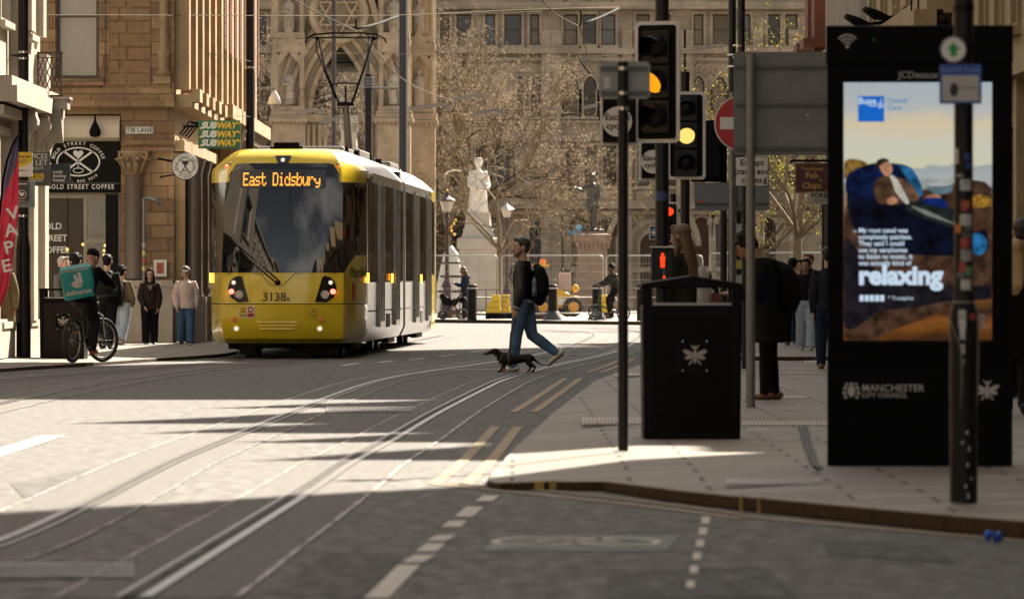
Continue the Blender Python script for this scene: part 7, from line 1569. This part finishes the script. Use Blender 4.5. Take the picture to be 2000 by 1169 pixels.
for i, (zq, w) in enumerate(((.20,.05),(.185,.04),(.175,.06))): b.box(.03,.03+w,-.062*h-.047,-.062*h-.040, sp(zq).z, sp(zq).z+.012)
b.build('chest_print', LTXT, mt); b = MB(); b.torus(sp(.262)+Vector((.05,.058*h+.02,0)), .022,.006,'y',12,5); b.build('back_print', LTXT, mt)
backpack('black backpack with a grey bottle on the man with the dog', MW, MJ, cloth('nylon_black', (.007,.007,.0075), .7), sc=.95, bottle=True)
# ---- dachshund
def dog_mat():
    m = M('dachshund_coat', (.006,.005,.0045), .55, var=.25, vs=20, spec=.15); n = m.node_tree.nodes; l = m.node_tree.links.new; b = n['Principled BSDF']; tc = n.new('ShaderNodeTexCoord'); cur = (.010,.008,.007)
    sock = None
    for c, r in (((-.44,0,.19),.055),((-.16,-.05,.02),.055),((-.16,.05,.02),.055),((.20,0,.015),.05),((-.20,0,.10),.045),((-.36,-.04,.185),.022),((-.10,0,.015),.04),((.14,0,.01),.04)):
        vm = n.new('ShaderNodeVectorMath'); vm.operation = 'DISTANCE'; l(tc.outputs['Object'], vm.inputs[0]); vm.inputs[1].default_value = c; mr = n.new('ShaderNodeMapRange'); mr.inputs[1].default_value = r*1.15; mr.inputs[2].default_value = r*.8; mr.inputs[3].default_value = 0; mr.inputs[4].default_value = 1; l(vm.outputs['Value'], mr.inputs[0])
        if sock is None: sock = mr.outputs[0]
        else: mx = n.new('ShaderNodeMath'); mx.operation = 'MAXIMUM'; l(sock, mx.inputs[0]); l(mr.outputs[0], mx.inputs[1]); sock = mx.outputs[0]
    mc = n.new('ShaderNodeMix'); mc.data_type = 'RGBA'; mc.inputs[6].default_value = (*cur,1); mc.inputs[7].default_value = (.24,.10,.035,1); l(sock, mc.inputs[0]); l(mc.outputs[2], b.inputs['Base Color']); return m
D = 84.2; dg = thing('dog', 'black and tan dachshund in an olive harness walking on a lead', 'dog', (P(1008,0,D).x, D, 0), R(-6)); b = MB()
b.loft([(-.23,0,.20),(-.19,0,.195),(-.10,0,.18),(0,0,.19),(.10,0,.20),(.18,0,.205),(.235,0,.20)],[(.05,.055),(.072,.078),(.074,.080),(.066,.066),(.058,.06),(.058,.064),(.035,.045)],side=(0,1,0),n=16,dome=True)
b.loft([(-.20,0,.225),(-.26,0,.27),(-.31,0,.30)],[(.052,.055),(.042,.046),(.042,.045)],side=(0,1,0),n=12,dome=True)
b.loft([(-.28,0,.305),(-.33,0,.305),(-.37,0,.285),(-.41,0,.272),(-.45,0,.262)],[(.04,.042),(.042,.04),(.030,.028),(.022,.02),(.016,.015)],side=(0,1,0),n=12,dome=True); b.ball((-.468,0,.266),.012,8)
for s in (1,-1): b.loft([(-.295,s*.038,.325),(-.285,s*.05,.295),(-.285,s*.05,.255),(-.29,s*.046,.235)],[(.018,.006),(.028,.007),(.028,.008),(.014,.006)],side=(1,0,0),n=8,dome=True)
for s, fx, ln in ((1,-.20,-.06),(-1,-.14,.0)): b.loft([(-.165,s*.045,.16),(-.17+ln*.4,s*.05,.09),(-.165+ln,s*.05,.035),(-.175+ln,s*.05,.016),(-.205+ln,s*.05,.012)],[(.04,.035),(.026,.024),(.018,.017),(.017,.015),(.016,.011)],n=10,dome=True)
for s, ln in ((-1,.055),(1,-.02)): b.loft([(.19,s*.04,.19),(.175+ln*.5,s*.05,.125),(.225+ln,s*.05,.075),(.205+ln,s*.05,.03),(.175+ln,s*.05,.012)],[(.048,.036),(.034,.028),(.018,.016),(.015,.014),(.016,.011)],n=10,dome=True)
b.loft([(.235,0,.215),(.29,0,.16),(.34,0,.12),(.40,0,.10),(.46,0,.105)],[.018,.014,.011,.008,.005],n=8,dome=True)
o = remesh(b.build('body', dog_mat(), dg), .007, 2)
b = MB(); b.loft([(-.12,0,.19),(-.075,0,.19)],[(.080,.090)]*2,side=(0,1,0),n=20); b.loft([(-.225,0,.20),(-.20,0,.19)],[(.066,.074),(.078,.086)],side=(0,1,0),n=20); b.box(-.21,-.09,-.012,.012,.262,.282); b.build('harness', M('olive_webbing', (.055,.05,.025), .8, var=.2), dg, smooth=True)
b = MB(); b.ball((-.318,-.04,.318),.007,8); b.ball((-.318,.04,.318),.007,8); b.build('eyes', M('dog_eye',(.01,.006,.004),.1,var=0), dg)
hw = MW @ MJ['handL']; a = Vector((dg.location.x-.10, D, .285)); b = MB(); b.tube([hw+Vector((0,0,.03)), hw+Vector((0,0,-.05)), hw.lerp(a,.4)+Vector((-.03,0,-.06)), hw.lerp(a,.75)+Vector((-.01,0,-.04)), a], .013, n=6); tag(b.build('dog_lead', M('lead_brown',(.025,.02,.016),.7), smooth=True), 'brown dog lead from the walking man to the dachshund', 'lead')

# ---- people in the distance on the square
wp = place(908,189.5); wt, J, W_ = person('woman in navy hoodie and leggings looking at her phone beside a pram', wp, -96, 1.66, cloth('navy_jersey',(.016,.022,.05)), cloth('navy_leggings',(.012,.015,.03)), WSHOE, hairm=HLB, topname='hoodie', hair='long', solem=SOLE, legL=(3,2,0), legR=(-4,4,2), armL=(18,6,92,20), armR=(18,6,92,20), head=(18,0), top=dict(hem=-.03,puff=.03,sleeve=.02,hood=1), legs=dict(puff=.002), vs=.014)
b = MB(); q = W_ @ ((J['handL']+J['handR'])/2); b.box(-.04,.04,-.006,.006,-.07,.07); o = b.build('phone', BLACK, bevel=.004); o.location = q+Vector((-.02,0,.04)); o.rotation_euler = (R(-30),0,R(84)); tag(o, 'black phone held by the woman with the pram', 'phone')
pr = thing('pram', 'black pram with big wheels beside the woman in navy', 'pram', (P(886,0,189).x,189,SQZ), R(4)); b = MB(); b.prism([(-.34,.45),(.05,.42),(.22,.62),(.18,.70),(-.1,.62),(-.38,.85),(-.46,.75)],-.2,.2,'y'); b.build('seat', CBK2, pr, bevel=.03)
b = MB(); 
for y in (-.25,.25): b.tube([(-.35,y,.12),(.0,y,.55),(.45,y,.98)],.016,n=6); b.tube([(.22,y,.14),(-.1,y,.6),(-.15,y,.75)],.014,n=6)
b.tube([(.45,-.25,.98),(.52,0,1.0),(.45,.25,.98)],.02,n=6); b.build('frame', BLACK, pr); b = MB(); b.box(-.25,.15,-.2,.2,.15,.3); b.build('basket', M('basket_tan',(.16,.12,.09),.8), pr, bevel=.03); b = MB(); b.ball((.3,-.05,.62),(.14,.2,.12),10); b.build('bag', CBK, pr, smooth=True)
for x, r in ((-.35,.14),(.26,.17)):
    for y in (-.27,.27):
        b = MB(); b.torus((x,y,r),r-.022,.022,'y',22,6); wl = b.build('wheel', RUBBER, pr, smooth=True); b = MB(); 
        for k in range(5): a = 2*math.pi*k/5; b.tube([(x,y,r),(x+(r-.03)*math.cos(a),y,r+(r-.03)*math.sin(a))],.01,n=4)
        b.build('spokes', BLACK, wl)
# ---- bicycles
def bicycle(label, loc, heading, r, wb, tyre, framem, forkm, folding=False, steer=0, tr=.022):
    t = thing('bicycle', label, 'bicycle', loc, R(heading)); hb = wb/2
    def wheel(y, rot=0):
        e = bpy.data.objects.new('wheel', None); COL.objects.link(e); e.parent = t; e.location = (0,y,r); e.rotation_euler.z = R(rot)
        b = MB(); b.torus((0,0,0), r-tr, tr, 'x', 36, 8); b.build('tyre', tyre, e, smooth=True)
        b = MB(); b.torus((0,0,0), r-2.2*tr, .008, 'x', 32, 6); b.build('rim', forkm, e, smooth=True); b = MB()
        for k in range(18): a = 2*math.pi*k/18; s = .025 if k%2 else -.025; b.tube([(s,.015*math.cos(a+1),.015*math.sin(a+1)),(0,(r-2.2*tr)*math.cos(a),(r-2.2*tr)*math.sin(a))], .0018, n=3)
        b.loft([(-.04,0,0),(.04,0,0)],[.02,.02],n=10); b.torus((-.02,0,0),.08,.004,'x',20,4); b.build('spokes', STEEL, e); return e
    wheel(hb); wheel(-hb, steer); b = MB(); bbk = Vector((0,.06,.30)); 
    st = Vector((0,.24,.86 if not folding else .9)); hd0, hd1 = Vector((0,-hb+.16,r+.42)), Vector((0,-hb+.20,r+.58))
    if folding: b.tube([(0,hb,r),(0,.1,.32),(0,-hb+.12,.48)],.025,n=8); b.tube([(0,.1,.3),(0,.24,.9)],.018,n=8); hd0, hd1 = Vector((0,-hb+.1,.5)), Vector((0,-hb+.16,1.02)); b.tube([hd0,hd1],.02,n=8)
    else: b.tube([bbk,st],.018,n=8); b.tube([bbk,hd0],.026,n=8); b.tube([st*.9+bbk*.1,hd1],.022,n=8); b.tube([hd0,hd1],.026,n=8); 
    for s in (1,-1): b.tube([(s*.05,hb,r),(s*.02,.06,.30)],.011,n=6); b.tube([(s*.05,hb,r),(s*.02,.2,.74)],.010,n=6)
    b.build('frame', framem, t, smooth=True); b = MB()
    for s in (1,-1): b.tube([(s*.055,-hb,r),(s*.06,-hb+.10,r+.36),(s*.03,-hb+.14,r+.40)] if not folding else [(s*.05,-hb,r),(s*.05,-hb+.08,.5)],.014,n=6)
    b.build('fork', forkm, t, smooth=True); b = MB(); w = .33 if not folding else .26; b.tube([hd1,hd1+Vector((0,-.06,.08))],.018,n=8); q = hd1+Vector((0,-.06,.08)); b.tube([q+Vector((-w,.04,.03)),q+Vector((-.08,0,.02)),q,q+Vector((.08,0,.02)),q+Vector((w,.04,.03))],.014,n=8); b.build('handlebar', BLACK, t, smooth=True)
    b = MB(); b.loft([(0,.36,.93),(0,.28,.94),(0,.14,.925)],[(.075,.02),(.07,.025),(.02,.018)],side=(1,0,0),n=10,dome=True); b.tube([st,(0,.25,.92)],.014,n=6); b.build('saddle', BLACKM, t, smooth=True)
    b = MB(); b.loft([(-.045,.06,.30),(-.04,.06,.30)],[.09,.09],n=24); b.tube([(-.06,.06,.30),(-.07,-.02,.15)],.01,n=6); b.tube([(.06,.06,.30),(.07,.14,.45)],.01,n=6); b.build('crank', BLACK, t); b = MB(); b.box(-.16,-.07,-.06,.03,.135,.16); b.box(.07,.16,.1,.19,.44,.465); build_parts(b, 'pedal', M('pedal_orange',(.5,.16,.02),.4), t); return t
loc = (P(1190,0,183).x,183,SQZ); bicycle('small wheeled folding bicycle on the far side of the road', loc, -62, .25, 1.0, RUBBER, M('frame_black_green',(.02,.03,.02),.4), BLACK, folding=True); W2 = Matrix.Translation(loc) @ Matrix.Rotation(R(-62),4,'Z'); o = W2 @ Vector((0,.22,0))
person('cyclist in a dark camouflage jacket riding a folding bike', o, -62, 1.68, cloth('dark_camo',(.03,.028,.02),.8,var=.9,vs=14), CBK2, BSHOE, skin=SKIN3, hairm=HBK, hair='curly', legL=(52,60,10), legR=(20,30,8), armL=(48,4,20,-2), armR=(48,4,20,-2), lean=12, hipz=.94, head=(5,-25), top=dict(hem=-.02,puff=.035,sleeve=.022,hood=1), vs=.014)

# ---- left pavement
t, J, W_ = person('woman in a pale pink quilted jacket and cream cap walking towards the camera', (P(363,0,112).x,112,.10), 4, 1.46, cloth('pink_quilt',(.52,.41,.37),.7,var=.12,bump=.9,bs=16), cloth('mid_denim',(.05,.10,.19)), BSHOE, hairm=HBK, hair='long', longhair=.1, solem=SOLE, legL=(10,4,-4), legR=(-9,14,10), armL=(-6,14,14,4), armR=(10,14,14,6), head=(10,-8), top=dict(hem=-.05,puff=.045,sleeve=.035,flare=.01), legs=dict(puff=.02,flare=.014))
hp, h = J['hp'], J['h']; b = MB(); b.ball(hp(0,.014,.034),(.059*h,.068*h,.058*h),16,rot=J['hm']); b.loft([hp(0,-.03,.034),hp(0,-.062,.030),hp(0,-.074,.026)],[(.046*h,.006*h),(.042*h,.006*h),(.022*h,.004*h)],side=(1,0,0),n=12,dome=True); remesh(b.build('cap', cloth('cream_cap',(.50,.45,.37)), t), .008, 2)
t, J, W_ = person('woman in a dark brown jacket and glasses with long black hair walking by the pier', (P(293,0,112).x,112,.10), 6, 1.42, cloth('dark_brown_shell',(.020,.013,.011),.6), CBK, BSHOE, hairm=HBK, hair='long', longhair=.14, solem=SOLE, legL=(-6,8,4), legR=(9,3,-4), armL=(4,10,20,8), armR=(8,10,26,18), head=(4,0), top=dict(hem=-.06,puff=.04,sleeve=.03), legs=dict(puff=.024,flare=.012))
hp, h = J['hp'], J['h']; b = MB()
for s_g in (1,-1): b.torus(hp(s_g*.020,-.058,.006), .014*h, .0018*h, 'y', 12, 4)
b.build('glasses', BLACK, t); b = MB(); sp = J['sp']; b.loft([sp(.29)+Vector((-.05,-.03,0)),sp(.25)+Vector((-.02,-.125,0)),sp(.21)+Vector((0,-.135,0))],[.022,.02,.012],n=8,dome=True); b.loft([sp(.29)+Vector((.05,-.03,0)),sp(.25)+Vector((.02,-.125,0)),sp(.21)+Vector((0,-.135,0))],[.022,.02,.012],n=8,dome=True); b.build('grey_hood', cloth('grey_jersey',(.20,.19,.18)), t, smooth=True)
t, J, W_ = person('person in an olive jacket and pale jeans walking away along the shop front', (P(237,0,110.5).x,110.5,.10), 165, 1.46, cloth('olive_canvas',(.17,.13,.075),.8), DENL, M('tan_shoe',(.22,.13,.07),.6), hairm=HBK, hair='curly', face=False, solem=SOLE, legL=(12,4,0), legR=(-12,22,24), armL=(0,12,20,4), armR=(10,12,40,10), top=dict(hem=-.03,puff=.04,sleeve=.032,hood=1), legs=dict(puff=.034,flare=.016)); backpack('dark backpack on the person in the olive jacket', W_, J, CBK2, sc=.95)
t, J, W_ = person('person in a black jacket with a pale strapped rucksack walking away behind the cyclist', (P(209,0,104).x,104,.09), 172, 1.66, CBK2, CBK, BSHOE, hairm=HBK, hair='short', face=False, legL=(8,4,0), legR=(-10,16,14), top=dict(puff=.035,sleeve=.025,hood=1)); backpack('black rucksack with pale straps behind the delivery cyclist', W_, J, CBK, straps=M('pale_strap',(.34,.32,.30),.8))
person('grey haired man behind the delivery bag by the coffee shop', (P(122,0,104).x,104,.09), 60, 1.62, cloth('grey_coat',(.10,.10,.10)), CBK, BSHOE, hairm=HGY, hair='short')
person('dark haired person in a black coat just behind the delivery bag', (P(148,0,106).x,106,.09), 175, 1.67, CBK, CBK2, BSHOE, hairm=HBK, hair='curly', face=False)
person('person in a tan trench coat stepping out of the left edge', (P(3,0,93).x,93,.08), 165, 1.62, cloth('tan_trench',(.20,.145,.075),.75), CBK, BSHOE, skin=SKIN2, hairm=HBK, hair='long', face=False, legL=(6,2,0), legR=(-6,8,6), armL=(-2,9,12,0), armR=(-8,16,8,0), top=dict(hem=-.26,puff=.045,sleeve=.03,flare=.03), solem=BSHOE)
# delivery rider
loc = (P(171,0,90.6).x,90.6,.055); TYR = M('brown_tyre',(.04,.032,.026),.75,var=.25); bicycle('mountain bike with chunky brown tyres under the delivery rider', loc, 159, .345, 1.08, TYR, M('frame_grey_black',(.03,.03,.03),.35), M('silver_fork',(.5,.5,.5),.3,metal=.7), steer=-20, tr=.03); W3 = Matrix.Translation(loc) @ Matrix.Rotation(R(159),4,'Z'); o = W3 @ Vector((0,.22,0))
t, J, W4 = person('delivery cyclist in black with a beanie hunched over the handlebars', o, 159, 1.72, CBK, cloth('dark_grey_jogger',(.018,.018,.02)), BSHOE, hairm=CBK2, hair='beanie', hairname='beanie', solem=M('orange_sole',(.45,.12,.02),.5), legL=(72,62,6), legR=(34,46,8), armL=(60,8,14,0), armR=(60,8,14,0), lean=32, hipz=1.0, head=(22,-12), top=dict(hem=-.06,puff=.045,sleeve=.03,hood=1), legs=dict(puff=.03))
tq = thing('delivery_bag', 'teal cube delivery bag worn on the back of the cyclist', 'bag', W4 @ (J['sp'](.16)+Vector((0,.32,.02))), 0); tq.rotation_euler = (R(8),R(-10),R(159+26-180)); TEAL = M('teal_nylon', (.018,.30,.27), .55, var=.18, vs=4, bump=.4, bs=6); TEALD = M('dark_teal_nylon', (.010,.13,.16), .5, var=.25, vs=4, bump=.5, bs=6)
b = MB(); b.box(-.23,.23,-.22,.02,-.25,.23); b.build('front_panel', TEAL, tq, bevel=.025); b = MB(); b.box(-.225,.225,.021,.20,-.245,.225); b.build('rear_half', TEALD, tq, bevel=.02); b = MB(); b.box(.20,.26,-.02,.2,-.15,.2); b.build('side_pocket', TEAL, tq, bevel=.02)
b = MB(); b.box(-.22,.22,-.226,-.2195,.185,.21); b.build('reflective_strip', M('strip_grey',(.35,.38,.36),.4), tq)
LGW = M('logo_cream', (.55,.56,.50), .6, var=.1); b = MB(); b.poly([(x*.9,-.2235,z*.9+.02) for x,z in ((-.10,-.04),(-.04,-.11),(.06,-.10),(.10,-.02),(.08,.15),(.035,.16),(.03,.05),(.0,.12),(-.045,.13),(-.03,.02),(-.09,.0))]); b.ball((0.02,-.2235,-.03),(.012,.002,.012),8,m=1); b.ball((.06,-.2235,-.025),(.012,.002,.012),8,m=1); b.build('logo', [LGW,TEALD], tq); text('deliveroo', .105, LGW, tq, (0,-.2235,-.145), bold=.003)
text('deliveroo', .05, LGW, tq, (.2605,.09,.0), rot=(90,0,90), bold=.001); b = MB(); b.poly([(.2608,.09+x*.5,z*.5+.09) for x,z in ((-.10,-.04),(-.04,-.11),(.06,-.10),(.10,-.02),(.08,.15),(.035,.16),(.03,.05),(.0,.12),(-.045,.13),(-.03,.02),(-.09,.0))]); b.build('side_logo', LGW, tq)

# ---- right pavement
t, J, W_ = person('woman with long brown hair behind the near bin carrying a white bag strap', place(1335,64), -128, 1.77, cloth('olive_black_coat',(.022,.021,.014)), CBK2, BSHOE, hairm=HLB, hair='long', longhair=.20, head=(6,0), legL=(6,2,0), legR=(-6,8,4), armL=(6,10,20,4), armR=(10,10,40,6), top=dict(hem=-.05,puff=.035,sleeve=.028))
b = MB(); sp = J['sp']; b.loft([sp(.12)+Vector((-.13,.16,0)),sp(.28)+Vector((-.10,.11,.02)),sp(.305)+Vector((-.09,0,.03)),sp(.27)+Vector((-.10,-.14,0)),sp(.1)+Vector((-.14,-.15,0))],[(.06,.012)]*5,side=(1,0,0),n=10); b.loft([sp(.22)+Vector((-.1,.17,0)),sp(.1)+Vector((-.11,.2,0)),sp(-.04)+Vector((-.10,.19,0))],[(.07,.03),(.12,.05),(.11,.04)],side=(1,0,0),n=12,dome=True); o = b.build('shoulder_bag', cloth('white_canvas',(.50,.48,.45)), smooth=True); o.matrix_world = W_; tag(o, 'white canvas bag on the shoulder of the long haired woman', 'bag')
PK = cloth('parka_black',(.007,.007,.008),.85); t, J, W_ = person('man in a long black parka and brown boots looking down at his phone', place(1500,59), -94, 1.68, PK, CBK, M('tan_boot',(.16,.065,.025),.45,var=.2), skin=SKIN2, hairm=HBK, hair='curly', solem=BSHOE, legL=(2,0,0), legR=(-3,3,0), armL=(12,8,78,22), armR=(12,8,78,22), head=(42,0), lean=4, slump=.03, top=dict(hem=-.19,puff=.05,sleeve=.032,hood=1,flare=.016), legs=dict(puff=.006))
b = MB(); 
for k in range(4): b.ball(J['sp'](.22-.085*k)+Vector((.06,-.062*1.68-.062-(.01*k),0)), (.013,.008,.016), 8)
build_parts(b, 'button', M('horn_button',(.40,.37,.33),.4), t, smooth=True); backpack('black rucksack on the back of the man in the parka', W_, J, CBK, sc=1.0)
for s_k in ('L','R'):
    b = MB(); an = J['ank'+s_k]; b.loft([an+Vector((0,0,-.03)),an+Vector((0,0,.085))],[.054,.050],n=14,dome=False); b.build('boot_shaft', MATS['tan_boot'], t, smooth=True)
person('woman in a black jumper and wide pale jeans walking towards the camera', place(1575,102), -6, 1.55, CBK, DENL, M('grey_trainer',(.35,.35,.36),.6,var=.2), skin=SKIN2, hairm=HBK, hair='bun', solem=SOLE, legL=(10,3,-4), legR=(-7,12,10), armL=(4,10,16,0), armR=(-4,10,14,0), head=(8,-12), topname='jumper', top=dict(hem=-.01,puff=.022,sleeve=.02), legs=dict(puff=.03,flare=.03))
person('man in a dark jacket and tan shoes striding away beside the kiosk', place(1617,80), 176, 1.64, cloth('navy_jacket',(.014,.016,.024)), cloth('dark_denim',(.015,.025,.05)), M('tan_leather',(.25,.10,.035),.4), hairm=HBR, hair='short', face=False, legL=(12,2,0), legR=(-26,40,50), armL=(-10,9,14,0), armR=(12,9,20,0), solem=SOLEB, top=dict(puff=.03,sleeve=.022))
person('woman in sunglasses walking behind the silver sign post', place(1456,106), 0, 1.60, cloth('dusty_pink_top',(.22,.13,.12)), CBK, BSHOE, skin=SKIN, hairm=HBK, hair='bun')
t, J, W_ = person('red haired man in the distance above the woman in pale jeans', place(1581,124), -50, 1.74, CBK, CBK2, BSHOE, hairm=M('hair_auburn',(.10,.035,.015),.5,var=.3), hair='short')
person('dark haired woman in glasses partly hidden behind the woman in pale jeans', place(1562,113), 10, 1.58, CBK2, cloth('mid_blue_jeans',(.03,.06,.12)), BSHOE, hairm=HBK, hair='bun')
person('person in a long black coat walking away behind the man in the parka', place(1548,110), 178, 1.62, CBK, CBK, M('brown_shoe',(.10,.055,.025),.5), hairm=HBK, hair='short', face=False, legL=(14,4,0), legR=(-16,28,30), top=dict(hem=-.14,puff=.04,sleeve=.03))
t, J, W_ = person('bald man in sunglasses sitting at a laptop beyond the bin', place(1382,118), -10, 1.66, CBK2, CBK, BSHOE, skin=SKIN2, hairm=HBK, hair='none', legL=(78,80,0), legR=(78,80,0), armL=(30,8,55,14), armR=(30,8,55,14), hipz=.62, head=(14,10))
b = MB(); hp = J['hp']; b.loft([hp(-.034,-.053,.006),hp(0,-.060,.006),hp(.034,-.053,.006)],[(.006,.016)]*3,side=(0,1,0),n=8); b.build('sunglasses', BLACK, t)
q = P(1388,0,117.3); t = thing('laptop', 'open silver laptop catching the sun on the cafe table', 'laptop', (q.x,117.3,.90), R(150)); b = MB(); b.box(-.17,.17,-.12,.12,0,.016); b.build('keyboard', STEEL, t, bevel=.004); b = MB(); b.add([(-.17,.12,.016),(.17,.12,.016),(.17,.19,.24),(-.17,.19,.24),(-.17,.128,.014),(.17,.128,.014),(.17,.2,.238),(-.17,.2,.238)],[(0,1,2,3),(7,6,5,4),(0,4,5,1),(1,5,6,2),(2,6,7,3),(3,7,4,0)]); b.build('lid', M('laptop_lid',(.62,.62,.60),.35,metal=.3,var=.05), t)
t = thing('cafe_table', 'small pavement cafe table holding the laptop', 'table', (q.x,117.3,SQZ)); b = MB(); b.box(-.45,.75,-.3,.3,.755,.785); b.build('table_top', M('table_pale',(.5,.48,.44),.3), t, bevel=.01); b = MB(); b.cyl(0,0,0,.755,.035,n=10); b.cyl(0,0,0,.02,.2,n=14); b.build('leg', BLACK, t)
t = thing('cafe_screen', 'low dark red and black pavement screen beside the cafe table', 'screen', (P(1420,0,112).x,112,SQZ)); b = MB(); b.box(-.45,.45,0,.03,.1,.75); b.build('panel', BLACKM, t, bevel=.01); b = MB(); b.box(-.42,.42,-.012,0,.78,.98); b.build('banner', M('maroon_banner',(.12,.025,.03),.7,var=.6,vs=12), t)
t = thing('cafe_chair', 'dark chair under the man with the laptop', 'chair', (P(1382,0,118).x,118.1,SQZ), R(-10)); b = MB(); b.box(-.22,.22,-.2,.22,.44,.48); b.build('seat', BLACKM, t, bevel=.01); b = MB(); b.box(-.22,.22,.2,.23,.5,.9); b.build('backrest', BLACKM, t, bevel=.01)
for sx in (-1,1):
    for sy in (-1,1): b = MB(); b.tube([(sx*.18,sy*.17,.44),(sx*.2,sy*.2,0)],.014,n=6); b.build('leg', BLACKM, t)
person('person in a green hooded top at the right edge seen from behind', place(1996,60), 168, 1.79, cloth('bottle_green',(.010,.075,.045)), CBK, BSHOE, hairm=HBR, hair='short', face=False, topname='hoodie', top=dict(puff=.03,sleeve=.022,hood=1))
person('blond person in a long black coat passing behind the kiosk', place(1984,52), 172, 1.52, CBK, CBK, BSHOE, hairm=HBL, hair='long', longhair=.12, face=False, top=dict(hem=-.2,puff=.04,sleeve=.03), legL=(8,4,0), legR=(-10,16,14))

# ---- statues
def statue(name, label, loc, heading, h, mat, robe=False, extra=None, **kw):
    f = figure(h, **kw); A = MB()
    for k in ('body','top','legs','hair'): q = f[k]; A.add(q.v, q.f)
    for q in f['shoes']: A.add(q.v, q.f)
    if robe:
        sp = f['J']['sp']; A.loft([(0,0,.0),(0,0,.1*h),(0,.0,.3*h),(0,0,.5*h),sp(.1),sp(.24)],[(.17*h,.15*h),(.155*h,.14*h),(.135*h,.12*h),(.13*h,.105*h),(.115*h,.09*h),(.11*h,.075*h)],n=18)
        for i in range(9): a = 2*math.pi*i/9; A.loft([(.165*h*math.cos(a),.145*h*math.sin(a),0),(.128*h*math.cos(a),.11*h*math.sin(a),.35*h),(.105*h*math.cos(a),.085*h*math.sin(a),.62*h)],[.022*h,.018*h,.01*h],n=6)
    A.loft([(0,0,-.06),(0,0,.02)],[(.22*h,.2*h)]*2,n=20); o = A.build(name, mat); remesh(o, .02, 2); o.location = loc; o.rotation_euler.z = R(heading); tag(o, label, 'statue'); return o
z0 = P(0,450,212).z; statue('statue', 'tall white marble robed statue on the pale plinth', (P(934,0,212).x,212,z0+.05), 25, 2.52, MARB, robe=True, armL=(10,10,70,20), armR=(8,10,60,16), hair='short', top=dict(hem=-.25,puff=.06,sleeve=.06,flare=.02))
z0 = P(0,451,225).z; statue('statue', 'dark bronze statue of a man with one arm raised on the pink pedestal', (P(1157,0,225).x,225,z0+.05), -35, 2.12, M('bronze', (.075,.068,.06), .35, metal=.6, var=.3, vs=5), legL=(6,2,0), legR=(-8,8,4), armL=(4,8,20,4), armR=(55,14,50,-4), hair='short', top=dict(hem=-.16,puff=.04,sleeve=.03,flare=.02), wide=1.1)
z0 = P(0,318,225).z; statue('statue', 'pale marble statue inside the memorial arch behind the pantograph', (P(681,0,227).x,227.2,z0), 10, 2.3, MARB, robe=True, armL=(8,8,40,10), armR=(8,8,40,10), hair='short', top=dict(hem=-.25,puff=.06,sleeve=.05))
